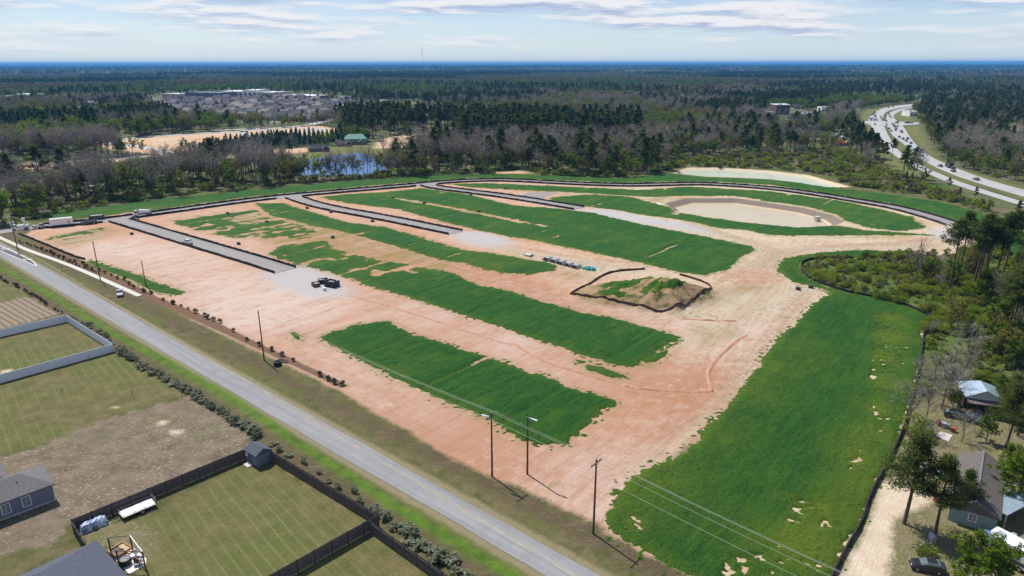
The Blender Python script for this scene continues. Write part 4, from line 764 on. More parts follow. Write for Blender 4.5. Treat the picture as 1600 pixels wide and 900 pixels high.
# ------------------------------------------------------------------ the woods
def px(poly): return np.array(poly, float)
ZONES = [
    (px([(-300, 330), (0, 298), (150, 288), (300, 274), (430, 262), (470, 247), (430, 240), (250, 240), (190, 246), (-300, 262)]), (.03, .45, .10, .12, .30), .45, .30),   # open ground behind the first belt
    # ground area in the photograph, weights of pine, bare, leafy, budding, shrub; height; density
    (px([(-300, 420), (0, 356), (60, 346), (130, 330), (220, 316), (300, 306), (430, 292), (430, 268), (300, 282), (150, 296), (-300, 350)]), (.05, .66, .17, .12, 0), 1.05, .85),
    (px([(430, 295), (560, 284), (640, 279), (640, 262), (560, 268), (430, 270)]), (.03, .28, .29, .40, 0), .85, .4),
    (px([(525, 216), (640, 222), (700, 228), (800, 234), (870, 228), (1000, 222), (1000, 200), (700, 193), (540, 188)]), (.93, .02, .03, .02, 0), 1.0, 1.2),
    (px([(640, 282), (760, 275), (1040, 275), (1040, 245), (860, 230), (700, 232), (640, 250)]), (.17, .43, .14, .26, 0), .95, 1.0),
    (px([(960, 282), (1030, 262), (1060, 248), (1180, 240), (1330, 236), (1372, 262), (1480, 300), (1600, 335), (1800, 390), (1700, 380), (1580, 348), (1480, 320), (1330, 296), (1200, 268)]), (.003, .006, .008, .008, .975), .40, 1.6),
    (px([(1040, 258), (1060, 200), (1340, 195), (1335, 238), (1180, 243)]), (.18, .28, .30, .24, 0), .85, .9),
    (px([(1466, 250), (1500, 215), (1640, 205), (1640, 300), (1520, 270)]), (.16, .36, .33, .15, 0), .8, 1.2),
    (px([(1425, 200), (1440, 165), (1640, 150), (1640, 215), (1500, 225), (1470, 250)]), (.68, .08, .16, .08, 0), .85, 1.1),
    (px([(-60, 250), (0, 234), (60, 214), (150, 206), (205, 222), (150, 236)]), (.06, .04, .70, .2, 0), 1.15, 1.2),
    (px([(195, 208), (280, 192), (420, 200), (380, 203), (260, 210), (200, 218)]), (.05, .12, .72, .11, 0), 1.05, 1.3),
    (px([(-60, 276), (0, 262), (180, 247), (207, 240), (150, 236), (-60, 250)]), (.03, .88, .05, .04, 0), 1.0, 1.5)]
HWY = px([(1440, 158), (1421, 161), (1385, 166), (1366, 172), (1352, 184), (1340, 188), (1340, 193), (1356, 198), (1370, 222), (1384, 240), (1402, 266), (1421, 276), (1447, 288), (1470, 298), (1500, 310), (1536, 321), (1580, 336), (1700, 374), (1700, 320), (1600, 295), (1546, 280), (1508, 266), (1489, 258), (1460, 246), (1442, 233), (1432, 219), (1420, 200), (1438, 196), (1438, 190), (1406, 187), (1398, 182), (1415, 172), (1440, 168)])
TOWN = px([(225, 172), (232, 152), (300, 146), (350, 143), (420, 144), (520, 152), (600, 162), (800, 178), (900, 181), (900, 185), (790, 191), (700, 192), (590, 186), (520, 190), (470, 195), (430, 193), (330, 190), (250, 180)])
OPEN = [px([(590, 163), (660, 158), (665, 170), (610, 171)]), px([(1190, 192), (1195, 172), (1230, 168), (1290, 178), (1300, 190), (1240, 196)]), px([(1225, 212), (1330, 214), (1330, 226), (1260, 230), (1225, 222)]), px([(1555, 214), (1600, 200), (1640, 205), (1640, 226), (1560, 226)]), px([(-40, 158), (70, 150), (80, 156), (-40, 164)]), px([(500, 240), (560, 222), (640, 226), (640, 246), (480, 256)]), px([(1265, 172), (1345, 160), (1345, 170), (1285, 180)])]
def dist_px_poly(x, y, polys):
    Q = np.stack([x, y], 1); m = np.zeros(len(x), bool)
    for p in polys: m |= inside(Q, p)
    return m
def candidates(r0, r1, area, half=41.5):
    n = int(math.radians(half) * (r1 * r1 - r0 * r0) / area); a = np.radians(rng.uniform(-half, half, n)); r = np.sqrt(rng.uniform(r0 * r0, r1 * r1, n))
    return np.stack([np.sin(a) * r, np.cos(a) * r], 1)
KN = ['pine_tree', 'bare_tree', 'leafy_tree', 'budding_tree', 'shrub']
PINEROWS = px([(292, 243), (330, 229), (380, 221), (440, 213.5), (540, 211.5), (548, 222), (480, 230), (400, 235), (345, 246), (310, 248)])
def place_woods():
    out = []
    for r0, r1, area, lod in ((230, 560, 24, 0), (560, 1350, 62, 1), (1350, 4500, 250, 2), (4500, 17000, 3000, 3)):
        P = candidates(r0, r1, area); x, y = proj(P); n = len(P)
        ok = sdf(P, WOOD, 60) + (fbm(P[:, 0] * .05, P[:, 1] * .05, 3) - .5) * 10 > 1.0
        town = inside(np.stack([x, y], 1), TOWN); bad = dist_px_poly(x, y, [HWY, PINEROWS] + OPEN) | (town & (rng.random(n) > .3))
        for q in FAR_DIRT + FAR_GRASS: bad |= sdf(P, q, 8) > -3
        bad |= sdf(P, LAKE, 8) > -2; ok &= ~bad
        w = np.zeros((n, 5)); dens = np.ones(n); hh = np.ones(n)
        s = 1 / 140.0 if lod < 2 else 1 / 420.0
        a1 = fbm(P[:, 0] * s, P[:, 1] * s, 31, 3); a2 = fbm(P[:, 0] * s, P[:, 1] * s, 57, 3); a3 = fbm(P[:, 0] * s, P[:, 1] * s, 91, 3)
        w[:, 0] = .24 * np.exp(17 * (a1 - .54)); w[:, 1] = .6 * np.exp(14 * (a2 - .51)); w[:, 2] = 2.1 * np.exp(14 * (a3 - .51)); w[:, 3] = 1.1 * np.exp(12 * (.47 - a1)); hh[:] = .82
        done = np.zeros(n, bool)
        for poly, ww, h_, d_ in ZONES:
            k = inside(np.stack([x, y], 1), poly) & ~done; w[k] = ww; hh[k] = h_; dens[k] = d_; done |= k
        ok &= rng.random(n) < dens / 1.5 * (1.5 if lod else 1.0)
        cw = np.cumsum(w, 1); kind = (cw < (rng.random(n) * cw[:, -1])[:, None]).sum(1).clip(0, 4)
        base = np.array([.95, 1.0, .95, .95, 1.6])[kind]; sc = base * hh * rng.uniform(.68, 1.22, n)
        sc = np.where(kind == 4, rng.uniform(.7, 1.7, n) * (.7 + hh * .5), sc)
        sc = np.where(town, sc * .5, sc)
        if lod == 2: sc *= 1.15
        if lod == 3: sc *= 1.7
        out.append((P[ok], kind[ok], sc[ok], np.full(ok.sum(), lod)))
        if lod < 1:        # undergrowth along the edge and below the near woods
            P = candidates(r0, r1, 30); x, y = proj(P); e = sdf(P, WOOD, 60); k = (e > -1.5) & (rng.random(len(P)) < np.clip(1.3 - e / 35, .22, 1)) & ~dist_px_poly(x, y, [HWY, PINEROWS] + OPEN)
            for q in FAR_DIRT + FAR_GRASS + [LAKE]: k &= sdf(P, q, 5) < -2
            out.append((P[k], np.full(k.sum(), 4), rng.uniform(.5, 1.5, k.sum()), np.zeros(k.sum())))
    # wetland and woods at the right of the field
    def patch(poly, area): lo, hi = poly.min(0), poly.max(0); n = int((hi - lo).prod() / area); P = rng.uniform(lo, hi, (n, 2)); return P[inside(P, poly)]
    P = patch(COPSE, 4.2); k = sdf(P, YARD, 20) < -2; P = P[k]; x, y = proj(P); k = (x < 1720); P = P[k]; x = x[k]; y = y[k]; n = len(P)
    out.append((P, np.full(n, 4), rng.uniform(.32, .90, n) * np.where(fbm(P[:, 0] * .1, P[:, 1] * .1, 8) > .5, 1.25, .7), np.zeros(n)))
    P = patch(COPSE, 48); k = sdf(P, YARD, 20) < -2; P = P[k]; x, y = proj(P); k = (x < 1720) & (x > 1440) & (rng.random(len(P)) < .75); P = P[k]; x = x[k]; n = len(P)
    kd = rng.choice([1, 2, 3], n, p=[.20, .58, .22]); out.append((P, kd, rng.uniform(.28, .66, n), np.zeros(n)))
    return [np.concatenate([o[i] for o in out]) for i in range(4)]
WP, WK, WS, WL = place_woods()
WX, WY = proj(WP); WD = np.hypot(WP[:, 0], WP[:, 1])
inview = (WX > -10) & (WX < 1610) & (WY < 915)
WHERE_OLD = [('wetland', 'in the wetland and woods right of the green field', lambda x, y: y > 385), ('left', 'in the bare treeline left of the lake', lambda x, y: (x < 430)), ('lake', 'along the treeline in front of the blue lake', lambda x, y: x < 640), ('mid', 'in the mixed treeline behind the middle of the site', lambda x, y: x < 1000), ('brush', 'in the brushland between the far pond and the highway', lambda x, y: x < 1420), ('hwy', 'beside the divided highway at the right edge', lambda x, y: True)]
LOOK = {'pine_tree': ('dark green pine', 'pine tree'), 'bare_tree': ('leafless grey-brown tree', 'bare tree'), 'leafy_tree': ('fresh green leafy tree', 'leafy tree'), 'budding_tree': ('olive budding tree', 'budding tree'), 'shrub': ('bushy shrub', 'shrub')}
SPANS = [(70, 'behind the pole at the site entrance'), (125, 'behind the white box trailer'), (190, 'behind the grey dump trailer'), (260, 'behind the white mixer truck'), (345, 'behind the upper lots left of the lake'), (430, 'just left of the blue lake'), (500, 'before the left half of the lake'), (600, 'before the right half of the lake'), (690, 'right of the blue lake'), (780, 'behind the third street entrance'), (880, 'behind the paved street stub'), (985, 'left of the milky far pond'), (1100, 'behind the left end of the milky pond'), (1210, 'behind the right half of the milky pond'), (1330, 'above the right end of the milky pond'), (1430, 'below the near highway lanes'), (5000, 'beside the highway at the right edge')]
def whereis(x, y, s, ki):
    size = 'tall ' if s > (1.05 if ki < 4 else 1.2) else 'small ' if s < (.8 if ki < 4 else .75) else ''
    if y > 385:
        row = 'beside the wetland silt fence' if y < 420 or x < 1330 else 'in the middle of the wetland' if y < 480 else 'in the woods above the metal roofed shed' if y < 580 else 'around the metal roofed shed'
        return size, row
    t = next(t for lim, t in SPANS if x < lim); j = min(range(len(WOOD_FRONT)), key=lambda i: abs(WOOD_FRONT[i][0] - x)); e = WOOD_FRONT[j][1] - y
    return size, ('at wood edge ' if e < 9 else 'deep in woods ') + t
single = np.zeros(len(WP), bool); QUOTA = {'pine_tree': 285, 'bare_tree': 290, 'leafy_tree': 290, 'budding_tree': 295, 'shrub': 280}
for ki, kn in enumerate(KN):
    c = np.where((WK == ki) & inview & (WL < 2))[0]
    size = WS[c] / WD[c]; c = c[np.argsort(-size)][:QUOTA[kn]]; single[c] = True
    for i in c:
        wn = whereis(WX[i], WY[i], WS[i], ki); near = WD[i] < 230
        pr = {'bare_tree': 'near_bare', 'leafy_tree': 'near_leafy', 'shrub': 'near_shrub'}.get(kn, kn) if near else kn; sc = WS[i] * ({'near_bare': 1.5, 'near_leafy': 1.44}.get(pr, 1.0))
        plant(kn, pr, int(i * 7 + ki) % 12, (*WP[i], 0), float(sc), float(rng.random() * 6.28), f'{wn[0]}{LOOK[kn][0]} {wn[1]}', LOOK[kn][1], f'{wn[0]}{LOOK[kn][1]}s {wn[1]}')
for i, xx in enumerate(np.arange(432, 660, 7.5)):
    k = ['budding_tree', 'leafy_tree', 'budding_tree', 'bare_tree'][int(rng.integers(0, 4))]; yy = np.interp(xx, [430, 520, 620, 660], [287, 280, 274.5, 273]) - rng.uniform(0, 4)
    plant(k, k, i, (*G(xx + rng.uniform(-3, 3), yy), 0), rng.uniform(.72, 1.05), rng.random() * 6, f'{LOOK[k][0]} in the single row on the near lake shore', LOOK[k][1], f'{LOOK[k][1]}s in the lake shore row')
# the rest of the woods: points that carry instances
def scatter(name, label, P, sc, meshes, parent_name):
    if not len(P): return
    c = bpy.data.collections.new(name + '_kinds')
    for i, me in enumerate(meshes): c.objects.link(bpy.data.objects.new(f'{name}_{i}', me))
    me = bpy.data.meshes.new(name); me.vertices.add(len(P)); me.vertices.foreach_set('co', np.c_[P, np.zeros(len(P))].astype(np.float32).ravel())
    for an, ty, v in (('sc', 'FLOAT', sc), ('rz', 'FLOAT', rng.random(len(P)) * 6.283), ('pick', 'INT', rng.integers(0, len(meshes), len(P)))):
        a = me.attributes.new(an, ty, 'POINT'); a.data.foreach_set('value', np.asarray(v, np.int32 if ty == 'INT' else np.float32))
    o = tag(link(name, me), label, 'woodland', kind='stuff')
    g = bpy.data.node_groups.new(name, 'GeometryNodeTree'); g.interface.new_socket('Geometry', in_out='INPUT', socket_type='NodeSocketGeometry'); g.interface.new_socket('Geometry', in_out='OUTPUT', socket_type='NodeSocketGeometry')
    n = g.nodes; l = g.links; gi = n.new('NodeGroupInput'); go = n.new('NodeGroupOutput'); mp = n.new('GeometryNodeMeshToPoints'); ip = n.new('GeometryNodeInstanceOnPoints'); ci = n.new('GeometryNodeCollectionInfo')
    ci.inputs['Collection'].default_value = c; ci.inputs['Separate Children'].default_value = True; ci.inputs['Reset Children'].default_value = True
    def na(t, nm): a = n.new('GeometryNodeInputNamedAttribute'); a.data_type = t; a.inputs['Name'].default_value = nm; return a.outputs[0]
    cb = n.new('ShaderNodeCombineXYZ'); l.new(na('FLOAT', 'rz'), cb.inputs[2]); cs = n.new('ShaderNodeCombineXYZ'); sa = na('FLOAT', 'sc')
    for i in range(3): l.new(sa, cs.inputs[i])
    l.new(gi.outputs[0], mp.inputs['Mesh']); l.new(mp.outputs[0], ip.inputs['Points']); l.new(ci.outputs[0], ip.inputs['Instance']); ip.inputs['Pick Instance'].default_value = True
    l.new(na('INT', 'pick'), ip.inputs['Instance Index']); l.new(cb.outputs[0], ip.inputs['Rotation']); l.new(cs.outputs[0], ip.inputs['Scale']); l.new(ip.outputs[0], go.inputs[0])
    o.modifiers.new('woods', 'NODES').node_group = g
for ki, kn in enumerate(KN):
    k = (WK == ki) & ~single & (WL < 2)
    scatter({'shrub': 'shrub_thicket'}.get(kn, kn.replace('_tree', '_wood')), f'mass of more distant {LOOK[kn][1]}s filling the woods behind the site', WP[k], WS[k], J_[kn], kn)
    k = (WK == ki) & ~single & (WL >= 2)
    scatter('far_' + kn.replace('_tree', '_wood'), f'far off forest of {LOOK[kn][1]}s running to the horizon', WP[k], WS[k], L_[kn], kn)
# young plantation pines in rows
pr = GG(PINEROWS); d = G(540, 216) - G(330, 238); d = d / np.hypot(*d); e = np.array([-d[1], d[0]]); cand = []
c0_ = pr.mean(0)
for i in range(-60, 61):
    for j in range(-30, 31):
        q = c0_ + d * i * 4.6 + e * j * 6.2 + rng.normal(size=2) * .4
        cand.append(q)
cand = np.array(cand); cand = cand[inside(cand, pr)]; cand = cand[np.argsort(np.hypot(cand[:, 0], cand[:, 1]))]
for i, q in enumerate(cand[:300]): plant('planted_pine', 'planted_pine', i, (*q, 0), float(rng.uniform(.75, 1.2)), float(rng.random() * 6), f'small conical pine in the {"front" if i < 100 else "middle" if i < 200 else "back"} planted rows, {"left" if proj(q[None])[0][0] < 400 else "right" if proj(q[None])[0][0] > 480 else "centre"} part', 'pine tree', f'young pines in planted rows, block {i // 100}{"l" if proj(q[None])[0][0] < 400 else "r" if proj(q[None])[0][0] > 480 else "c"}')
if len(cand) > 300: scatter('planted_pine_stand', 'back rows of the young pine plantation near the lake', cand[300:], rng.uniform(.75, 1.2, len(cand) - 300), [joined('planted_pine', *cone_pine(s + 5), B_PINE, F_PLANT) for s in range(2)], '')
# ------------------------------------------------------------------ trees one can single out
def at_tree(kind, proto, i, base, sc, label, cat, group=None): return plant(kind, proto, i, (*G(*base), 0), sc, random.random() * 6.28, label, cat, group)
for i, (b, s) in enumerate([((1481, 462), 1.02), ((1497, 436), .98), ((1520, 450), 1.0), ((1526, 455), 1.05), ((1534, 446), .95), ((1550, 456), 1.08), ((1567, 428), .95), ((1556, 440), .9), ((1540, 432), .85)]):
    at_tree('pine_tree', 'tall_pine', i, b, s, 'tall slender pine in the group standing over the wetland', 'pine tree', 'tall pines grouped over the wetland')
for i, (b, s) in enumerate([((1565, 552), .85), ((1572, 548), .95), ((1580, 540), .8), ((1590, 520), .9), ((1600, 560), .9), ((1597, 470), .9), ((1612, 500), 1.0)]):
    at_tree('pine_tree', 'tall_pine', i + 1, b, s, 'slender pine at the right edge above the metal roofed shed', 'pine tree', 'slender pines at the right edge')
for i, (b, s) in enumerate([((1427, 447), .85), ((1433, 440), 1.05), ((1438, 430), .95), ((1417, 425), .6)]):
    at_tree('bare_tree', 'snag', i, b, s, 'thin dead snag standing among the wetland shrubs', 'dead tree', 'thin snags in the wetland')
at_tree('bare_tree', 'near_bare', 1, (1413, 664), .95, 'forking bare tree at the edge of the right hand green field', 'bare tree')
at_tree('bare_tree', 'near_bare', 2, (1471, 640), .9, 'spreading pale bare tree left of the metal roofed shed', 'bare tree')
at_tree('bare_tree', 'near_bare', 0, (1450, 628), .7, 'smaller tangled bare tree behind the forking tree', 'bare tree')
at_tree('bare_tree', 'near_bare', 0, (1492, 628), .75, 'bare tree touching the shed porch', 'bare tree')
for i, (b, s) in enumerate([((1446, 655), .6), ((1462, 612), .8), ((1500, 603), .75), ((1436, 600), .6), ((1480, 590), .7)]): at_tree('bare_tree', 'near_bare', i, b, s, 'leafless grey tree in the tangle left of the metal roofed shed', 'bare tree', 'leafless trees left of the shed')
at_tree('shrub', 'near_shrub', 0, (1431, 676), (1.55, 1.55, 1.3), 'dark rounded bush beside the forking bare tree', 'shrub')
at_tree('pine_tree', 'near_pine', 0, (1413, 818), .92, 'large full pine beside the sandy drive, its trunk in view', 'pine tree')
at_tree('pine_tree', 'near_pine', 1, (1461, 835), .78, 'dark pine in front of the grey gabled roof', 'pine tree')
at_tree('pine_tree', 'near_pine', 2, (1505, 812), .50, 'small dark pine by the corner of the grey gabled house', 'pine tree')
for i, (b, s, k) in enumerate([((1502, 690), .55, 'near_bare'), ((1540, 690), .5, 'near_leafy'), ((1580, 745), .6, 'near_leafy'), ((1488, 640), .45, 'near_leafy'), ((1450, 690), .4, 'near_bare'), ((1566, 640), .7, 'near_leafy'), ((1592, 640), .8, 'near_bare')]): at_tree('leafy_tree' if 'leafy' in k else 'bare_tree', k, i, b, s, ('green leafy' if 'leafy' in k else 'leafless') + ' yard tree between the metal roofed shed and the gabled house', 'tree', ('leafy' if 'leafy' in k else 'leafless') + ' yard trees between shed and gabled house')
at_tree('leafy_tree', 'near_leafy', 0, (1515, 925), .85, 'yellow-green leafy tree at the bottom right edge', 'leafy tree')
at_tree('leafy_tree', 'near_leafy', 1, (1556, 920), .7, 'second yellow-green leafy tree beside the white camper', 'leafy tree')
at_tree('leafy_tree', 'near_leafy', 1, (1585, 795), .9, 'rounded green tree behind the grey gabled house', 'leafy tree')
at_tree('leafy_tree', 'near_leafy', 0, (1606, 770), .85, 'green tree cut by the right edge beside the gabled house', 'leafy tree')
for i, (b, s) in enumerate([((1572, 700), .75), ((1590, 680), .8), ((1600, 720), .7), ((1575, 660), .6)]): at_tree('pine_tree', 'near_pine', i, b, s, 'dark pine crowding the right edge below the shed', 'pine tree', 'dark pines below the shed at the right edge')
for i, (b, s) in enumerate([((1530, 818), .9), ((1545, 822), .8), ((1520, 806), .8), ((1453, 866), .5), ((1440, 868), .4)]): at_tree('shrub', 'near_shrub', i, b, s, 'low dark green shrub by the grey gabled house', 'shrub', 'shrubs near the gabled house')
for i, (b, s, k) in enumerate([((1392, 252), .7, 'pine_tree'), ((1480, 300), .36, 'pine_tree'), ((1440, 286), .22, 'pine_tree'), ((1425, 284), .22, 'pine_tree'), ((1410, 286), .22, 'pine_tree'), ((1497, 312), .28, 'pine_tree'), ((1522, 316), .35, 'pine_tree'), ((1545, 330), .4, 'leafy_tree'), ((1588, 345), .4, 'pine_tree'), ((1347, 258), .85, 'bare_tree'), ((1353, 262), .75, 'bare_tree'), ((1205, 250), 1.0, 'pine_tree'), ((1345, 248), .9, 'pine_tree'), ((995, 275), .6, 'budding_tree')]):
    at_tree(k, k, i, b, s, f'{LOOK[k][0]} standing alone above the brush near the highway', LOOK[k][1], f'{LOOK[k][1]}s standing alone in the brush')
# yard saplings; the verge one is put in for an orange sign
for b, lab in (((98, 620), 'spindly bare sapling left in the open lawn'), ((208, 622), 'spindly bare sapling right in the open lawn'), ((140, 569), 'spindly bare sapling by the white vinyl fence'), ((97, 423), 'thin sapling put in for a small orange sign on the verge')): at_tree('sapling', 'snag', 0, b, .17, lab, 'sapling')
# hedge rows and young shrubs
def along(pts, step): q = resample(GG(pts), step); return q + rng.normal(size=q.shape) * .32
H1 = along([(-10, 432), (0, 436), (25, 449), (45, 459), (70, 473), (98, 488)], 1.9); H2 = along([(112, 500), (160, 523), (176, 538)], 1.9); H3 = along([(186, 548), (225, 572), (262, 592), (300, 615), (350, 648), (395, 675), (402, 684)], 1.15); H4 = along([(425, 695), (460, 717), (520, 755), (585, 797)], 2.6); H5 = along([(592, 806), (640, 842), (680, 870), (715, 893), (745, 915)], 1.25)
for nm, q, s, lab, pr in (('a', H1, .62, 'small dark clipped shrub in the row above the white fence', 'young_shrub'), ('b', H2, .7, 'grey-green shrub behind the white vinyl fence', 'hedge_shrub'), ('c', H3, .86, 'grey-green hedge shrub in the row beside the lawn and ditch', 'hedge_shrub'), ('d', H4, .62, 'grey-green shrub showing behind the dark wooden fence', 'hedge_shrub'), ('e', H5, .98, 'grey-green hedge shrub in the row at the bottom of the photo', 'hedge_shrub')):
    for i, p in enumerate(q):
        if random.random() < .12: continue
        plant('hedge_shrub', pr, i, (*p, 0), (s * random.uniform(.55, 1.5), s * random.uniform(.55, 1.5), s * random.uniform(.5, 1.25)), random.random() * 6.28, lab, 'shrub', {'a': 'dark shrubs above the white fence', 'b': 'shrubs behind the white fence', 'c': 'hedge shrubs beside the lawn', 'd': 'shrubs behind the wooden fence', 'e': 'hedge shrubs at the bottom'}[nm])
YS = [(66, 390), (73, 393.5), (80, 395.5), (86, 398.5), (94, 400.5), (100, 404), (110, 408.5), (117, 409.5), (130, 413.5), (136, 417.5), (144, 421), (156, 424), (164, 427), (174, 431), (184, 436), (195, 438), (202, 445), (209, 450), (224, 455), (236, 459), (255, 470), (270, 475), (226, 457), (238, 459.5), (271, 475), (283, 479), (294, 484), (306, 489), (320, 494), (325, 498), (334, 501), (344, 504), (405, 540), (425, 548), (441, 556), (458, 564), (500, 587), (513, 594), (523, 599.5), (535, 602), (386, 532), (365, 518)]
for i, p in enumerate(YS): plant('young_shrub', 'young_shrub', i, (*G(*p), 0), random.uniform(.55, .95), random.random() * 6.28, 'young dark shrub in the long mulch bed along the road side of the site', 'shrub', 'young shrubs in the mulch bed')
q = along([(30, 378), (60, 389), (110, 410), (150, 426)], 1.8)
for i, p in enumerate(q): plant('young_shrub', 'young_shrub', i, (*p, 0), random.uniform(.4, .6), random.random() * 6.28, 'tiny reddish brown shrub in the first stretch of mulch bed', 'shrub', 'tiny shrubs at the start of the mulch bed')
# ================================================================== POLES AND WIRES
WOODP = mat('dark_pole_wood', (.085, .055, .042), .9, .3, 2); STEEL = mat('grey_steel', (.42, .43, .45), .45, .1, 3, metal=.6); WIRE = mat('aluminium_wire', (.33, .36, .31), .5, .1, 3, metal=.3)
WHITE = mat('white_paint', (.78, .78, .78), .5, .06, 1); BLACKP = mat('black_plastic', (.02, .02, .022), .55, .2, 4); PORC = mat('white_insulator', (.8, .8, .78), .3, .05, 3); CAN = mat('pale_transformer_paint', (.55, .60, .62), .5, .08, 3)
POLES = {}
def pole(key, base, top, label, arms=1, lamp=None, cans=0):
    p = G(*base); d = ray(*top); k = np.hypot(*p) / math.hypot(d[0], d[1]); H = CAM_H + d[2] * k; tip = np.array([d[0] * k, d[1] * k]) - p
    r = empty('utility_pole', (*p, 0), 0, label, 'utility pole'); r['group'] = 'utility poles along the country road'
    MB().tube((0, 0, -.3), (0, 0, H), .16, 8, .11).build('shaft', WOODP, r)
    if arms:
        mb = MB(); mb.box((0, 0, H - .5), (2.4, .12, .14), RDA + R(90)); cr = mb.build('crossarm', WOODP, r)
        mb = MB()
        for t in (-1.05, 0, 1.05):
            a = RDA + R(90); q = (t * math.cos(a), t * math.sin(a)); z0 = H - .44 if t else H; mb.lathe([(.05, 0), (.08, .05), (.05, .12), (.08, .17), (.03, .26)], 7, (*q, z0))
        mb.build('insulator', PORC, cr)
    if lamp:
        mb = MB(); a = lamp; mb.box((math.cos(a) * .75, math.sin(a) * .75, H - .75), (1.9, .16, .10), a); mb.box((math.cos(a) * 1.3, math.sin(a) * 1.3, H - .80), (.8, .3, .14), a); mb.build('lamp_arm', CAN, r)
    for i in range(cans):
        a = i * 2.1 + .4; mb = MB(); mb.lathe([(0, -.55), (.3, -.5), (.3, .4), (.24, .5), (0, .55)], 10, (math.cos(a) * .5, math.sin(a) * .5, H - 2.2 - .9 * (i % 2))); mb.lathe([(.06, .5), (.09, .6), (.04, .75)], 6, (math.cos(a) * .5, math.sin(a) * .5, H - 2.2 - .9 * (i % 2))); mb.build('transformer', CAN, r)
    POLES[key] = (p, H); return r
pole('a', (28, 391), (18, 338), 'utility pole with pale transformers beside the site entrance', 1, None, 3)
pole('b', (157, 438), (144, 377), 'tall dark utility pole beside the concrete sidewalk', 0); pole('c', (228, 447), (224, 407), 'short dark pole standing on the green grass strip', 0)
pole('d', (413, 563), (408, 485), 'tall dark utility pole by the mulch bed above the road', 0)
pole('e', (769, 745), (769, 645), 'dark utility pole with a white lamp arm, left of the pair near the grass plot', 1, R(150)); pole('f', (824, 741), (827, 645), 'dark utility pole with a white lamp arm, right of the pair near the grass plot', 0, R(-35))
pole('g', (927, 834), (933, 718), 'dark utility pole at the near left corner of the green field', 1)
pn = POLES['g'][0] + (POLES['g'][0] - POLES['d'][0]) / np.hypot(*(POLES['g'][0] - POLES['d'][0])) * 62; pn = G(1330, 985) if False else pn
def wire(a, b, za, zb, sag, label, off=0.0, r=.017):
    a = np.array(a); b = np.array(b); d = (b - a) / np.hypot(*(b - a)); n = np.array([-d[1], d[0]]) * off; o = np.array([*(a + n), za]); pts = []
    for i in range(15):
        t = i / 14; p = a + (b - a) * t + n; pts.append((p[0] - o[0], p[1] - o[1], za + (zb - za) * t - sag * 4 * t * (1 - t) - o[2]))
    tag(link('power_line', MB().path(pts, r, 3).mesh('power_line', WIRE), None, o), label, 'power line', 'power lines along the country road')
pa, pb, pd, pe, pg = (POLES[k] for k in 'abdeg')
for (A_, B_, la) in ((pa, pb, 'beyond the sidewalk pole'), (pb, pd, 'between the sidewalk pole and the mulch bed pole'), (pd, pe, 'over the near soil lane to the left lamp pole'), (pe, pg, 'from the left lamp pole to the field corner pole')):
    for off, dz, nm in ((-1.0, -.3, 'near'), (0, .15, 'middle'), (1.0, -.3, 'far')): wire(A_[0], B_[0], A_[1] + dz, B_[1] + dz, .7 if la[0] != 'f' else .15, f'thin {nm} power line {la}', off)
for off, dz, nm in ((1.0, -.2, 'far'), (.4, .1, 'second'), (-.3, -.3, 'third'), (-1.0, -1.6, 'lowest')): wire(pg[0], pn, pg[1] + dz, 11.2 + dz, .9, f'thin {nm} power line crossing the near corner of the green field', off, .02)
# ================================================================== FENCES
VINYL = mat('pale_vinyl', (.66, .69, .74), .45, .04, 1); OLDWOOD = mat('weathered_fence_wood', (.115, .092, .088), .9, .28, 1.6); OLDPOST = mat('dark_fence_post', (.07, .058, .055), .9, .25, 2)
def panel_fence(name, pts, h, step, label, m, mpost, pickets, cat='fence', cap=False, group=None):
    pts = np.asarray(pts); r = empty(name, (*pts[0], 0), 0, label, cat, group); d = pts[1] - pts[0]; L = np.hypot(*d); a = math.atan2(d[1], d[0]); n = max(1, round(L / step)); w = L / n
    mb = MB()
    if pickets:
        k = int(w / .15)
        for i in range(k): mb.box((w * (i + .5) / k, 0.02 * (i % 2), h / 2 + .02), (w / k * .97, .025, h * (1 - .02 * ((i * 7) % 3))), 0)
        for z in (.35, h * .5, h - .3): mb.box((w / 2, -.045, z), (w, .05, .09))
    else:
        for i in range(6): mb.box((w * (i + .5) / 6, 0, h / 2), (w / 6 * .985, .045, h - .1))
        mb.box((w / 2, 0, h - .06), (w - .01, .075, .13)); mb.box((w / 2, 0, .12), (w - .01, .075, .15))
    pm = mb.mesh('panel', m); pb_ = MB().box((0, 0, (h + .08) / 2 - .1), (.12, .12, h + .28))
    if cap: pb_.lathe([(.1, h + .12), (.1, h + .16), (0, h + .24)], 4)
    pb2 = pb_.mesh('post', mpost)
    for i in range(n):
        t = i / n; link('panel', pm, r, (d[0] * t, d[1] * t, 0), a)
    for i in range(n + 1): t = i / n; link('post', pb2, r, (d[0] * t - math.sin(a) * -.0, d[1] * t, 0), a)
    return r
vA = G(105, 503); vB = G(178.5, 549.5); vl1 = G(0, 599); vl2 = G(0, 527)
panel_fence('vinyl_fence', [vA, vA + (vl2 - vA) * 2.2], 1.83, 2.4, 'pale vinyl privacy fence, far run next to the furrowed plot', VINYL, VINYL, 0, cap=True, group='pale vinyl fence runs')
panel_fence('vinyl_fence', [vA, vB], 1.83, 2.4, 'pale vinyl privacy fence, short run along the road side', VINYL, VINYL, 0, cap=True, group='pale vinyl fence runs')
panel_fence('vinyl_fence', [vB, vB + (vl1 - vB) * 2.0], 1.83, 2.4, 'pale vinyl privacy fence, near run above the open lawn', VINYL, VINYL, 0, cap=True, group='pale vinyl fence runs')
wA = G(115, 830); wB = G(406, 708); wC = G(592, 822); wD = G(425, 918); wE = G(579, 832); wF = G(705, 922)
FG = 'dark wooden privacy fence runs'
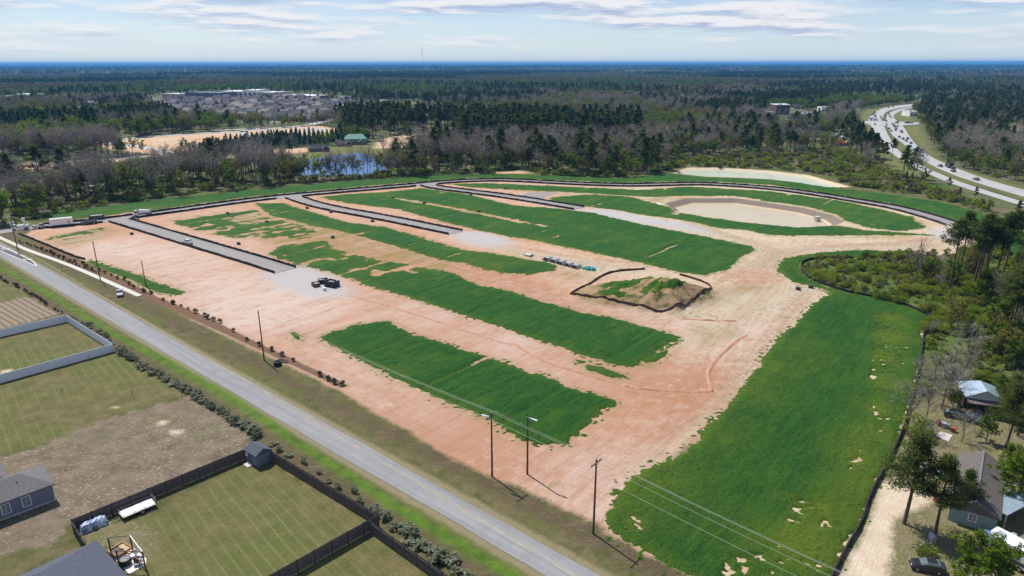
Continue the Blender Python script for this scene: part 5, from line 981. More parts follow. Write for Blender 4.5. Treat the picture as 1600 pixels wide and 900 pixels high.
panel_fence('wooden_fence', [wA, wB], 1.83, 2.4, 'dark wooden privacy fence behind the tarp and utility trailer', OLDWOOD, OLDPOST, 1, group=FG)
panel_fence('wooden_fence', [wB, wC], 1.83, 2.4, 'dark wooden privacy fence along the hedge from the shed to the corner', OLDWOOD, OLDPOST, 1, group=FG)
panel_fence('wooden_fence', [wC, wC + (wD - wC) * 1.4], 1.9, 2.4, 'dark wooden privacy fence dividing the two lawns at the bottom', OLDWOOD, OLDPOST, 1, group=FG)
panel_fence('wooden_fence', [wE, wE + (wF - wE) * 1.5], 1.83, 2.4, 'dark wooden privacy fence running off the bottom edge beside the hedge', OLDWOOD, OLDPOST, 1, group=FG)
panel_fence('wooden_fence', [wA, G(137, 866)], 1.83, 2.4, 'short dark wooden fence end beside the house corner', OLDWOOD, OLDPOST, 1, group=FG)
# ================================================================== HOUSES
def shingle(name, c):
    m = bpy.data.materials.new(name); m.use_nodes = True; n = NT(m.node_tree); n.n.clear(); co = n.new('ShaderNodeTexCoord').outputs['Object']
    w = n.new('ShaderNodeTexWave', {0: n.mapping(co, 0, (0, 0, 1)), 'Scale': 1.6, 'Distortion': .6, 'Detail': 2.0}, bands_direction='Z')
    b = n.mix(n.ramp(n.noise(co, 3, 5, .7), .3, .7), tuple(x * .75 for x in c), tuple(x * 1.25 for x in c)); b = n.mix(n.math('MULTIPLY', w.outputs[1], .25), b, tuple(x * .6 for x in c)); b = n.mix(n.math('MULTIPLY', n.ramp(n.noise(co, 14, 2), .5, .65), .4), b, tuple(x * 1.6 for x in c))
    n.new('ShaderNodeOutputMaterial', {0: n.new('ShaderNodeBsdfPrincipled', {'Base Color': b, 'Roughness': .92, 'Specular IOR Level': .15})}); return m
R_GREY = shingle('grey_shingle', (.155, .148, .15)); R_BLUE = shingle('slate_blue_shingle', (.085, .095, .125)); R_BRN = shingle('grey_brown_shingle', (.12, .108, .10)); SIDING = mat('grey_siding', (.16, .175, .235), .8, .06, 1); TEAL = mat('teal_siding', (.22, .30, .30), .85, .12, 2)
GLASS = mat('window_glass', (.10, .13, .14), .12, .2, 2, spec=.6); TRIM = mat('white_trim', (.74, .74, .74), .6, .04, 2); DARKW = mat('dark_wood_wall', (.05, .038, .032), .9, .3, 2); METR = mat('blue_grey_metal_roof', (.42, .52, .60), .35, .12, .8, metal=.45); CONCP = mat('patio_concrete', (.66, .63, .57), .85, .1, 1.2)
def gable(mb, L, W_, z, rise, over=.45, hipL=0.0, hipR=0.0, th=.16):
    """roof solid along x from -L/2 to L/2 with hips of the given run"""
    l, w = L / 2 + over, W_ / 2 + over; ze = z - over * rise / (W_ / 2); P = [(-l, -w, ze), (l, -w, ze), (l, w, ze), (-l, w, ze), (-l + hipL, 0, z + rise), (l - hipR, 0, z + rise)]
    V = P + [(x, y, q - th) for x, y, q in P[:4]]
    return mb.add(V, [(0, 1, 5, 4), (2, 3, 4, 5), (3, 0, 4), (1, 2, 5), (0, 6, 7, 1), (1, 7, 8, 2), (2, 8, 9, 3), (3, 9, 6, 0), (9, 8, 7, 6)])
def walls(mb, L, W_, h, rise=0.0, gableL=False, gableR=False, c=(0, 0)):
    l, w = L / 2, W_ / 2; V = [(-l, -w, 0), (l, -w, 0), (l, w, 0), (-l, w, 0), (-l, -w, h), (l, -w, h), (l, w, h), (-l, w, h)]; F = [(0, 1, 5, 4), (1, 2, 6, 5), (2, 3, 7, 6), (3, 0, 4, 7)]
    if gableL: V.append((-l, 0, h + rise - .08)); F.append((7, 4, len(V) - 1))
    if gableR: V.append((l, 0, h + rise - .08)); F.append((5, 6, len(V) - 1))
    return mb.add([(x + c[0], y + c[1], z) for x, y, z in V], F)
def window(parent, loc, rz, w=1.0, h=1.5):
    mb = MB(); t = .09
    for c, d in (((0, 0, h / 2), (w, .1, t)), ((0, 0, -h / 2), (w + .12, .16, t)), ((-w / 2, 0, 0), (t, .1, h - t)), ((w / 2, 0, 0), (t, .1, h - t)), ((0, 0, 0), (w - t, .08, .05)), ((0, -.0, h / 4), (.03, .06, h / 2 - .1)), ((0, 0, -h / 4), (.03, .06, h / 2 - .1)), ((0, .0, h * .25), (w - t, .05, .03)), ((0, .0, -h * .25), (w - t, .05, .03))): mb.box(c, d)
    f = link('window', mb.mesh('window', TRIM), parent, loc, rz); link('pane', MB().box((0, 0, 0), (w - .08, .02, h - .08)).mesh('pane', GLASS), f); return f
# left house: hip ended wing with a taller wing behind
hc = G(87, 781.5); hl = G(0, 814.5); hd = (hl - hc) / np.hypot(*(hl - hc)); hang = math.atan2(-hd[1], -hd[0])           # x axis points to the hip end
r = empty('house', (*hc, 0), hang, 'grey sided house with grey hipped roof at the left edge', 'house'); LW, WW = 17.0, 6.4
mb = MB(); walls(mb, LW, WW, 2.9); w_ = mb.build('wall', SIDING, r, (-LW / 2, WW / 2, 0))
mb = MB(); gable(mb, LW, WW, 2.95, 1.5, .35, 0, WW / 2 + .1); rf = mb.build('roof', R_GREY, r, (-LW / 2, WW / 2, 0)); MB().tube((0, 0, 0), (0, 0, .45), .07, 6).build('vent_pipe', BLACKP, rf, (LW / 2 - 3.6, -1.3, 3.55))
mb = MB(); walls(mb, 16, 11, 2.9); mb.build('wall', SIDING, r, (-12.2, WW + 4.4, 0)); mb = MB(); gable(mb, 16, 11, 2.96, 3.6, .35, 4, 4.6); mb.build('roof', R_GREY, r, (-12.2, WW + 4.4, 0.02))
for dx in (-3.3, -5.7, -10.5): window(r, (dx, -.04, 1.55), 0)
MB().box((0, 0, .5), (.15, .1, 1.0)).build('corner_trim', TRIM, r, (.0, .0, .0)); MB().box((-LW / 2, -.03, .12), (LW, .06, .24)).build('foundation', CONC_D, r)
for c, lab in (((45, 748), 'left'), ((55, 746.5), 'right')): 
    o = empty('yard_bin', (*G(*c), 0), .4, f'small dark bin behind the left house, the {lab} one', 'bin'); MB().box((0, 0, .5), (.55, .6, 1.0), 0, 0, 1.15).build('body', BLACKP, o); MB().box((0, 0, 1.04), (.68, .72, .08)).build('lid', BLACKP, o)
# bottom house: only its blue-grey hipped roof shows
cx = G(150, 842, 3.0); e2 = G(200, 900, 3.0); d = (e2 - cx) / np.hypot(*(e2 - cx)); a = math.atan2(d[1], d[0])
r = empty('house', (*cx, 0), a, 'house with a slate blue hipped roof at the bottom edge', 'house')                       # x runs down the right hand eave
mb = MB(); walls(mb, 19, 14, 2.95); mb.build('wall', SIDING, r, (9.9, -7.4, 0)); mb = MB(); gable(mb, 19, 14, 3.0, 3.9, .45, 7.4, 7.4); mb.build('roof', R_BLUE, r, (9.9, -7.4, 0))
# patio with pergola, fire pit, stove and chairs
pp = [G(172, 862), G(198, 853), G(228, 872), G(229, 882), G(215, 893), G(203, 897)]
o = link('patio_slab', polymesh('patio_slab', np.array([G(168, 861), G(196, 857), G(218, 865), G(229, 874), G(228, 883), G(202, 898)]), .10, CONCP, .2)); tag(o, 'pale concrete patio slab beside the slate roofed house', 'patio')
DARKM = mat('dark_bronze_metal', (.06, .048, .042), .5, .15, 3); BRN = mat('brown_pit_wood', (.30, .17, .085), .8, .2, 3); ASH = mat('ash', (.14, .10, .085), .95, .3, 6)
pc = [G(174, 865), G(208, 862), G(227.5, 888), G(187, 886)]
r = empty('pergola_frame', (*pc[0], 0), 0, 'open dark metal pergola frame over the patio', 'pergola'); Hh = 2.5
for p in pc: q = p - pc[0]; link('post', MB().box((0, 0, Hh / 2), (.13, .13, Hh)).mesh('post', DARKM), r, (*q, 0))
for i in range(4):
    a_, b_ = pc[i] - pc[0], pc[(i + 1) % 4] - pc[0]; MB().tube((*a_, Hh), (*b_, Hh), .07, 4).build('beam', TRIM if i == 1 else DARKM, r)
fp = G(188, 862); fa = math.atan2(*(G(203, 866) - G(187, 856))[::-1])
r = empty('fire_pit', (*fp, .1), fa, 'square brown fire pit box on the patio', 'fire pit'); mb = MB()
for c, d in (((0, 1.0, .2), (2.2, .2, .4)), ((0, -1.0, .2), (2.2, .2, .4)), ((1.0, 0, .2), (.2, 1.8, .4)), ((-1.0, 0, .2), (.2, 1.8, .4))): mb.box(c, d)
mb.build('rim', BRN, r); MB().box((0, 0, .12), (1.8, 1.8, .18)).build('ash_bed', ASH, r); mb = MB(); mb.box((.2, .1, .3), (.5, .16, .14), .6); mb.box((-.2, -.3, .28), (.5, .16, .14), -.4); mb.build('charred_log', BLACKP, r)
tag(MB().box((0, 0, .12), (2.6, .9, .24)).build('bench_box', mat('tan_timber', (.48, .33, .18), .8, .2, 2), None, (*G(199, 859), .1), fa), 'tan timber ledge beside the fire pit', 'timber ledge')
r = empty('round_tub', (*G(197, 882), .1), 0, 'round black tub standing on the patio', 'tub'); MB().lathe([(.62, 0), (.7, .1), (.7, .75), (.66, .82), (.58, .8)], 20).build('wall', BLACKP, r, smoothf=True); MB().lathe([(.59, .78), (.3, .84), (0, .86)], 20).build('cover', mat('grey_cover', (.16, .15, .16), .6, .1, 2), r)
CHAIRM = mat('purple_chair_fabric', (.24, .13, .15), .8, .2, 3)
for px_, rz, lab in (((214, 884), .5, 'left'), ((220, 882), 2.6, 'right')):
    r = empty('patio_chair', (*G(*px_), .1), rz, f'maroon patio chair on the slab, the {lab} of two', 'chair'); MB().box((0, 0, .42), (.6, .6, .1)).build('seat', CHAIRM, r); MB().box((0, .32, .75), (.6, .08, .65)).build('backrest', CHAIRM, r)
    for x in (-.27, .27):
        for y in (-.27, .27): MB().box((x, y, .2), (.05, .05, .4)).build('leg', DARKM, r)
r = empty('lounge_chair', (*G(207, 872), .1), 2.2, 'grey reclining garden chair under the pergola', 'chair'); MB().box((0, 0, .35), (.6, 1.1, .08)).build('seat', STEEL, r); MB().prism([(-.5, .38), (-.42, .38), (-.95, 1.05), (-1.03, 1.02)], -.3, .3).build('backrest', STEEL, r, None, R(90))
for x in (-.25, .25):
    for y in (-.45, .45): MB().box((x, y, .17), (.05, .05, .34)).build('leg', STEEL, r)
# garden shed by the fence
sc_ = G(405, 719.5); sa = math.atan2(*(wC - wB)[::-1])
r = empty('garden_shed', (*sc_, 0), sa, 'small slate grey garden shed in the fence corner', 'shed'); mb = MB(); walls(mb, 3.2, 2.6, 2.1, .7, False, False); q = [(x, y) for x, y in ()]
mb.build('wall', SIDING, r); mb = MB(); gable(mb, 3.2, 2.6, 2.12, .75, .15); rr_ = mb.build('roof', R_BLUE, r); MB().add([(-1.6, -1.3, 2.1), (-1.6, 1.3, 2.1), (-1.6, 0, 2.78)], [(1, 0, 2)]).add([(1.6, -1.3, 2.1), (1.6, 1.3, 2.1), (1.6, 0, 2.78)], [(0, 1, 2)]).build('gable_end', SIDING, r)
MB().box((0, 0, .9), (1.1, .05, 1.8)).build('door', mat('dark_door', (.10, .11, .15), .6, .1, 2), r, (-.1, -1.32, 0)); MB().box((0, 0, .08), (1.3, .9, .16)).build('step', CONC, r, (-.1, -1.85, 0)); window(r, (-1.1, -1.34, 1.4), 0, .4, .5)
# right hand gabled house
g0 = G(1526, 783, 4.1); g2 = G(1537, 706, 4.1); rd = (g2 - g0) / np.hypot(*(g2 - g0)); ga = math.atan2(rd[1], rd[0]); Wd = 2 * abs(float(np.dot(G(1555, 815) - g0, [-rd[1], rd[0]]))); Lh = float(np.hypot(*(g2 - g0))); print('gable house', Lh, Wd)
r = empty('house', (*g0, 0), ga, 'long gabled house with grey-brown roof and teal walls among pines', 'house')
mb = MB(); walls(mb, Lh, Wd, 2.7, 1.3, True, True); mb.build('wall', TEAL, r, (Lh / 2, 0, 0)); mb = MB(); gable(mb, Lh, Wd, 2.75, 1.35, .35); mb.build('roof', R_BRN, r, (Lh / 2, 0, 0)); window(r, (Lh * .25, -Wd / 2 - .03, 1.5), 0); window(r, (Lh * .6, -Wd / 2 - .03, 1.5), 0); window(r, (-.03, .0, 1.5), R(90), .9, 1.1)
MB().box((Lh / 2, 0, 4.13), (Lh + .7, .3, .05)).build('ridge_cap', R_GREY, r)
# shed with the open porch and metal roof
b0 = G(1505, 644); b1 = G(1563, 652); s0 = (b0 + b1) / 2; sdv = (b1 - b0) / np.hypot(*(b1 - b0)); sa = math.atan2(sdv[1], sdv[0]); Ls = float(np.hypot(*(b1 - b0)))
r = empty('porch_shed', (*s0, 0), sa, 'dark timber shed with open porch and blue-grey metal roof', 'shed')
mb = MB(); walls(mb, Ls - .6, 3.6, 2.7); mb.build('wall', DARKW, r, (0, 3.6, 0))
mb = MB(); gable(mb, 6.2, Ls, 3.0, 1.5, .25, 0, 2.2); mr = mb.build('roof', METR, r, (.0, 3.2, .25), R(90))
mb = MB(); mb.quad((-Ls / 2, -1.1, 2.45), (Ls / 2 + .3, -1.1, 2.45), (Ls / 2 + .3, .9, 3.15), (-Ls / 2, .9, 3.15)).box((0, -1.1, 2.42), (Ls + .3, .1, .12)); mb.build('porch_roof', mat('rusty_porch_roof', (.16, .12, .11), .7, .3, 1), r)
for k in range(5): MB().box((-Ls / 2 + .2 + k * (Ls - .4) / 4, -.95, 1.2), (.14, .14, 2.4)).build('porch_post', OLDPOST, r)
for k in range(7): MB().box((-Ls / 2 + .5 + k * .55, .12, 3.45), (.14, .06, .7)).build('railing_baluster', TRIM, r)
MB().box((-Ls / 4 - .1, .12, 3.83), (Ls * .5, .08, .08)).build('railing_rail', TRIM, r)
JUNK = [mat('junk_tan', (.48, .36, .22), .8, .3, 2), mat('junk_red', (.30, .08, .06), .7, .3, 2), mat('junk_grey', (.35, .36, .36), .7, .3, 2), mat('junk_blue', (.14, .22, .33), .6, .3, 2), mat('junk_orange', (.55, .20, .08), .6, .2, 2)]
def crate(loc, size, m, label, rz): 
    r = empty('junk_crate', loc, rz, label, 'crate'); MB().box((0, 0, size / 2), (size * 1.2, size, size), 0, 0, .95).build('body', m, r); MB().box((0, 0, size + .04), (size * 1.25, size * 1.05, .07)).build('lid', m, r)
for p, s, m, lab in (((1519, 643), .6, 1, 'dark red crate under the porch of the metal roofed shed'), ((1526, 646), .7, 0, 'tan crate under the porch of the metal roofed shed'), ((1532, 649), .5, 2, 'grey crate at the porch edge of the metal roofed shed'), ((1543, 650), .6, 0, 'tan crate right of the porch beside the parked car')): crate((*G(*p), 0), s, JUNK[m], lab, random.random())
for p, s, m, lab in (((1467, 664), .7, 1, 'rusty crate at the left of the junk pile below the shed'), ((1474, 667), .8, 2, 'grey crate in the middle of the junk pile below the shed'), ((1480, 668), .6, 2, 'small grey crate at the right of the junk pile below the shed'), ((1489, 674), .7, 1, 'dark crate standing apart from the junk pile')): crate((*G(*p), 0), s, JUNK[m], lab, random.random())
tag(link('concrete_pad', polymesh('concrete_pad', GG([(1462, 682), (1470, 674), (1488, 680), (1482, 690)]), .06, CONC, .1)), 'small pale concrete pad below the junk pile', 'concrete pad')
# carport with blue metal roof and clutter at the right edge
c0 = G(1565, 827); r = empty('carport', (*c0, 0), R(28), 'open carport with blue metal roof at the right edge', 'carport'); mb = MB(); mb.box((3.2, 1.8, 2.45), (6.8, 4.2, .1)); 
for k in range(13): mb.box((.1 + k * .52, 1.8, 2.53), (.07, 4.2, .07))
mb.build('roof', METR, r)
for x in (.1, 6.3):
    for y in (-.1, 3.7): MB().box((x, y, 1.2), (.12, .12, 2.4)).build('post', TRIM, r)
MB().box((3.2, 3.6, 1.1), (6.0, .1, 2.2)).build('back_wall', DARKW, r)
for p, s, m, lab in (((1544, 838), .8, 3, 'blue crate on the grass above the white camper'), ((1547, 843), .55, 2, 'pale crate touching the blue crate near the camper'), ((1556, 838), .7, 2, 'grey crate left of the carport'), ((1561, 842), .6, 2, 'second grey crate left of the carport'), ((1562, 848), .6, 4, 'orange crate on the grass left of the carport'), ((1582, 841), .6, 2, 'pale crate between carport and camper'), ((1463, 783), .6, 1, 'small red crate beside the dark pine')): crate((*G(*p), 0), s, JUNK[m], lab, random.random())
def barrel(p, label, m=3): r = empty('barrel', (*G(*p), 0), 0, label, 'barrel'); MB().lathe([(.36, 0), (.38, .1), (.36, .4), (.38, .5), (.36, .9), (.38, 1.0), (.36, 1.05)], 12).build('drum', JUNK[m], r, smoothf=True); MB().lathe([(.35, 1.03), (0, 1.05)], 12).build('lid', STEEL, r)
barrel((1560, 867), 'blue-grey barrel at the nose of the white camper'); barrel((1454, 844), 'blue-grey barrel in the shade below the dark pine'); barrel((1457, 847), 'second barrel partly behind the first in the pine shade', 2)
r = empty('tarp_covered_load', (*G(1478, 744), 0), .3, 'pale blue tarp covered load glimpsed between the two dark pines', 'tarp'); MB().prism([(-1.6, 0), (1.6, 0), (1.4, 1.0), (.6, 1.5), (-.8, 1.45), (-1.5, .9)], -.9, .9).build('tarp', mat('blue_tarp', (.30, .42, .55), .5, .35, 1.2, .4), r); MB().box((0, 0, .15), (3.0, 1.6, .3)).build('pallet', OLDWOOD, r)
# ================================================================== VEHICLES
RUB = mat('tyre_rubber', (.018, .018, .018), .85, .2, 5); RIM = mat('wheel_rim', (.40, .40, .42), .4, .1, 5, metal=.7); HL = mat('headlight_lens', (.75, .77, .80), .15, .05, 3); TL = mat('tail_lens', (.35, .02, .02), .2, .1, 3); DK = mat('dark_trim', (.03, .03, .033), .5, .2, 3)
def paint(name, c): return mat('paint_' + name, c, .35, .06, 1.5, spec=.5, coat=.5)
PAINT = {k: paint(k, c) for k, c in {'white': (.75, .75, .74), 'black': (.02, .02, .024), 'charcoal': (.06, .062, .07), 'silver': (.42, .43, .44), 'navy': (.035, .05, .10), 'red': (.28, .03, .03), 'blue': (.07, .14, .28), 'tan': (.30, .26, .20), 'maroon': (.045, .012, .018)}.items()}
def wheels(r, xs, y, rad=.34):
    w = MB(); w.tube((0, -.11, 0), (0, .11, 0), rad, 14); wm = w.mesh('wheel', RUB); h = MB(); h.tube((0, -.12, 0), (0, .12, 0), rad * .6, 10); hm = h.mesh('rim', RIM)
    for x in xs:
        for s in (-1, 1): o = link('wheel', wm, r, (x, s * y, rad)); link('rim', hm, o)
def loft(mb, secs, m=0):
    """secs: list of (x, halfwidth bottom, halfwidth top, z0, z1)"""
    V = []; 
    for x, wb, wt, z0, z1 in secs: V += [(x, -wb, z0), (x, wb, z0), (x, wb * 1.0, z0 + (z1 - z0) * .65), (x, wt, z1), (x, -wt, z1), (x, -wb, z0 + (z1 - z0) * .65)]
    F = []; k = 6
    for i in range(len(secs) - 1): F += [(i * k + j, i * k + (j + 1) % k, (i + 1) * k + (j + 1) % k, (i + 1) * k + j) for j in range(k)]
    F += [tuple(range(k))[::-1], tuple(range((len(secs) - 1) * k, len(secs) * k))]; return mb.add(V, F, m)
def lights(r, xf, xr, y, z):
    for s in (-1, 1): MB().box((xf, s * y, z), (.08, .36, .16)).build('headlight', HL, r); MB().box((xr, s * y, z + .1), (.08, .3, .18)).build('taillight', TL, r)
def car(loc, rz, color, label, suv=False, group=None):
    r = empty('parked_car', loc, rz, label, 'car', group); h = .2 if suv else 0
    loft(MB(), [(-2.3, .78, .70, .42, .95 + h), (-2.15, .88, .80, .28, 1.0 + h), (-1.0, .90, .84, .22, 1.0 + h), (.8, .90, .82, .22, .95 + h), (1.9, .88, .74, .28, .80 + h), (2.25, .74, .62, .40, .68 + h)]).build('body', PAINT[color], r)
    loft(MB(), [(-1.95 if suv else -1.75, .80, .72, .93 + h, 1.02 + h), (-1.5 if suv else -1.05, .80, .62, .94 + h, 1.44 + h), (.05, .80, .62, .94 + h, 1.46 + h), (.95, .80, .72, .90 + h, .98 + h)]).build('windows', GLASS, r)
    MB().box((-.5, 0, 1.475 + h), (1.35, 1.2, .05), 0, 0, .9).build('roof', PAINT[color], r); wheels(r, (-1.4, 1.4), .82); lights(r, 2.2, -2.28, .56, .62 + h); return r
def pickup(loc, rz, color, label, box=None):
    r = empty('pickup_truck', loc, rz, label, 'pickup truck'); loft(MB(), [(-.15, .95, .90, .35, 1.15), (1.0, .95, .90, .35, 1.15), (2.5, .94, .84, .38, 1.08), (2.75, .86, .76, .45, .95)]).build('body', PAINT[color], r)
    loft(MB(), [(-.12, .88, .74, 1.13, 1.80), (.75, .88, .74, 1.13, 1.84), (1.45, .88, .8, 1.12, 1.18)]).build('windows', GLASS, r); MB().box((.3, 0, 1.86), (1.1, 1.42, .06), 0, 0, .92).build('cab_roof', PAINT[color], r)
    mb = MB()
    for c, d in (((-1.5, .9, .85), (2.6, .1, .6)), ((-1.5, -.9, .85), (2.6, .1, .6)), ((-2.75, 0, .85), (.1, 1.7, .58)), ((-1.5, 0, .58), (2.6, 1.7, .1))): mb.box(c, d)
    mb.build('bed', PAINT[color], r); wheels(r, (-1.75, 1.75), .86, .4); lights(r, 2.7, -2.82, .62, .82)
    if box: MB().box((-1.4, 0, 1.0), (1.9, 1.4, .75)).build('toolbox', PAINT[box], r)
    return r
def boxtruck(loc, rz, label, boxh=2.3, boxm='white', cabm='white', boxl=3.6, tank=False):
    r = empty('work_truck', loc, rz, label, 'truck'); MB().box((-.8, 0, .75), (6.4, .9, .28)).build('chassis', DK, r); loft(MB(), [(1.25, 1.1, 1.05, .6, 1.75), (2.6, 1.1, 1.0, .6, 1.7), (3.0, 1.05, .95, .65, 1.55)]).build('cab', PAINT[cabm], r); loft(MB(), [(1.3, 1.05, .92, 1.7, 2.5), (2.15, 1.05, .92, 1.7, 2.5), (2.65, 1.02, .95, 1.66, 1.75)]).build('windows', GLASS, r); MB().box((1.75, 0, 2.53), (1.0, 1.8, .08), 0, 0, .92).build('cab_roof', PAINT[cabm], r)
    if tank: mb = MB(); mb.tube((-3.3, 0, 1.55), (.7, 0, 1.9), .8, 14, 1.05); mb.build('drum', PAINT[boxm], r); MB().prism([(-4.0, .9), (-3.4, .9), (-3.1, 2.6), (-3.6, 2.7)], -.4, .4).build('chute', PAINT['silver'], r)
    else: MB().box((-1.5, 0, .95 + boxh / 2), (boxl + 1, 2.2, boxh), 0, 0, .99).build('cargo_box', PAINT[boxm], r)
    wheels(r, (-3.2, -2.2, 2.1), 1.0, .48); lights(r, 3.0, -4.0, .8, .95); return r
ent = math.atan2(*(G(160, 345.5) - G(30, 358))[::-1])
r = boxtruck((*G(31, 359), .1), ent + math.pi, 'white bucket truck parked beside the pole at the site entrance', 1.2, 'white', 'white'); r.scale = (.8, .8, .8); mb = MB(); mb.box((-2.2, 0, 2.6), (.7, .7, 1.2)); mb.box((-2.2, 0, 4.6), (1.3, 1.2, 1.5)); mb.tube((-2.2, 0, 3), (-2.2, 0, 4.2), .2, 6); mb.build('lift_bucket', PAINT['white'], r)
r = pickup((*G(64, 357), .1), ent, 'silver', 'silver pickup parked behind the white box trailer', 'silver')
def axle_trailer(loc, rz, label, L=6, W_=2.3, h=2.3, m='white'):
    r = empty('box_trailer', loc, rz, label, 'trailer'); MB().box((0, 0, .55 + h / 2), (L, W_, h), 0, 0, .995).build('cargo_box', PAINT[m], r); MB().box((0, 0, .48), (L, W_ * .8, .16)).build('frame', DK, r); MB().add([(L / 2, -.5, .45), (L / 2, .5, .45), (L / 2 + 1.3, 0, .45), (L / 2, -.5, .55), (L / 2, .5, .55), (L / 2 + 1.3, 0, .55)], [(0, 2, 1), (3, 4, 5), (0, 1, 4, 3), (1, 2, 5, 4), (2, 0, 3, 5)]).build('hitch', DK, r)
    wheels(r, (-.45, .45), W_ / 2 + .06, .36); MB().box((L * .32, -W_ / 2 - .02, 1.5), (.8, .04, 1.75)).build('side_door', PAINT['silver'], r); MB().box((-L / 2 - .02, 0, 1.65), (.04, W_ - .2, h - .2)).build('rear_door', PAINT['silver'], r); return r
axle_trailer((*G(97.5, 353.5), .1), ent, 'long white enclosed box trailer parked on the entrance road', 7.6, 2.5, 2.6)
pickup((*G(139, 350.5), .1), ent + math.pi, 'navy', 'dark blue pickup behind the enclosed white trailer', 'charcoal')
r = empty('dump_trailer', (*G(152, 343), .1), ent, 'grey dump trailer parked along the far kerb of the loop street', 'trailer'); mb = MB(); mb.box((0, 0, .7), (5.5, 2.0, .12)); 
for c, d in (((0, 1.0, 1.2), (5.5, .1, 1.1)), ((0, -1.0, 1.2), (5.5, .1, 1.1)), ((2.7, 0, 1.2), (.1, 1.9, 1.1)), ((-2.7, 0, 1.2), (.1, 1.9, 1.1))): mb.box(c, d)
mb.build('hopper', PAINT['charcoal'], r); MB().box((0, 0, 1.45), (5.2, 1.8, .5), 0, 0, .8).build('load', JUNK[2], r); wheels(r, (-.8, .2), .95, .4); MB().tube((2.7, 0, .6), (4.2, 0, .6), .07, 5).build('hitch', DK, r)
boxtruck((*G(221, 338), .1), ent + math.pi + .1, 'white mixer truck stopped at the corner of the first street', 1.2, 'white', 'white', tank=True)
r = pickup((*G(210, 343), .1), ent + math.pi, 'black', 'small black pickup in front of the white mixer truck'); r.scale = (.7, .7, .7)
car((*G(293.5, 381), .1), AXA + math.pi, 'white', 'white car driving along the first street', True)
r = pickup((*G(188, 461), .05), R(-62), 'silver', 'white work truck with dark load parked on the verge beside the sidewalk end', 'charcoal'); r.scale = (.82, .82, .82)
car((*G(1524, 660), .05), math.atan2(*(G(1546, 661) - G(1504, 648))[::-1]), 'navy', 'dark blue sedan parked in front of the metal roofed shed')
car((*G(1447, 890), .05), math.atan2(*(G(1432, 887) - G(1460, 892))[::-1]), 'black', 'dark car parked on the sandy drive at the bottom', True).scale = (.85, .85, .85)
r = car((*G(1491, 652), .05), R(-25), 'black', 'black car half hidden in shade left of the blue sedan', True); r.scale = (.75, .75, .75)
# camper
rv = math.atan2(*(G(1565, 860) - G(1610, 884))[::-1]); r = empty('camper_trailer', (*G(1592, 884), 0), rv, 'white camper trailer with dark windows at the bottom right', 'camper'); Lc, Wc, Hc = 8.0, 2.5, 2.5
MB().prism([(-Lc / 2, .5), (Lc / 2 - .5, .5), (Lc / 2, 1.2), (Lc / 2, 2.4), (Lc / 2 - .35, Hc + .5), (-Lc / 2, Hc + .5)], -Wc / 2, Wc / 2).build('body', PAINT['white'], r)
for x, y, d in ((2.6, 0, (.8, .7, .22)), (-1.0, 0, (1.1, .8, .3)), (-2.6, .4, (.5, .5, .15))): MB().box((x, y, Hc + .6), d).build('roof_vent', PAINT['silver'], r)
for s in (-1, 1):
    for x in (1.9, .2, -2.2): MB().box((x, s * (Wc / 2 + .01), 1.9), (1.0, .04, .6)).build('side_window', GLASS, r)
    MB().box((0, s * (Wc / 2 + .008), 1.1), (Lc - 1.2, .03, .5)).build('stripe', PAINT['charcoal'], r)
wheels(r, (-.5, .4), Wc / 2, .36); MB().tube((Lc / 2 - .4, 0, .5), (Lc / 2 + 1.1, 0, .5), .08, 5).build('hitch', DK, r)
# utility trailer and tarp by the fence
ua = math.atan2(*(wB - wA)[::-1]); r = empty('utility_trailer', (*G(216, 799), 0), ua, 'open utility trailer with white deck parked along the wooden fence', 'trailer'); MB().box((0, 0, .55), (4.4, 1.9, .1)).build('deck', WHITE, r)
for c, d in (((0, .98, .95), (4.4, .06, .06)), ((0, -.98, .75), (4.4, .06, .06)), ((2.2, 0, 1.15), (.06, 1.9, .06)), ((-2.2, 0, .95), (.06, 1.9, .06))): MB().box(c, d).build('rail', DK, r)
for x in (-2.15, -.7, .7, 2.15):
    for y in (-.95, .95): MB().box((x, y, .72), (.06, .06, .5)).build('upright', DK, r)
wheels(r, (.25,), 1.1, .33); MB().tube((-2.2, 0, .5), (-3.4, 0, .45), .06, 5).build('tongue', DK, r); MB().box((2.25, 0, .95), (.05, 1.8, .9)).build('ramp_gate', DK, r)
r = empty('tarp_covered_boat', (*G(147, 823), 0), ua, 'low load wrapped in a blue and white tarp in the fence corner', 'tarp'); V = []; nx, ny = 14, 9
tb = mat('blue_white_tarp', (.09, .15, .38), .5, .1, 1.1, .3, col2=(.60, .66, .74))
for i in range(nx):
    for j in range(ny):
        u, v = i / (nx - 1) * 2 - 1, j / (ny - 1) * 2 - 1; z = 1.15 * max(0, 1 - abs(v) ** 3) * (1 - .35 * abs(u) ** 4) + random.uniform(-.12, .12); V.append((u * 1.75, v * .95 * (1 - .15 * abs(u)), max(0, z) if abs(v) < 1 and abs(u) < 1 else .05))
MB().add(V, [(i * ny + j, (i + 1) * ny + j, (i + 1) * ny + j + 1, i * ny + j + 1) for i in range(nx - 1) for j in range(ny - 1)]).build('tarp', tb, r); MB().box((0, 0, .3), (3.2, 1.5, .3)).build('hull', DK, r); wheels(r, (.0,), .85, .28)
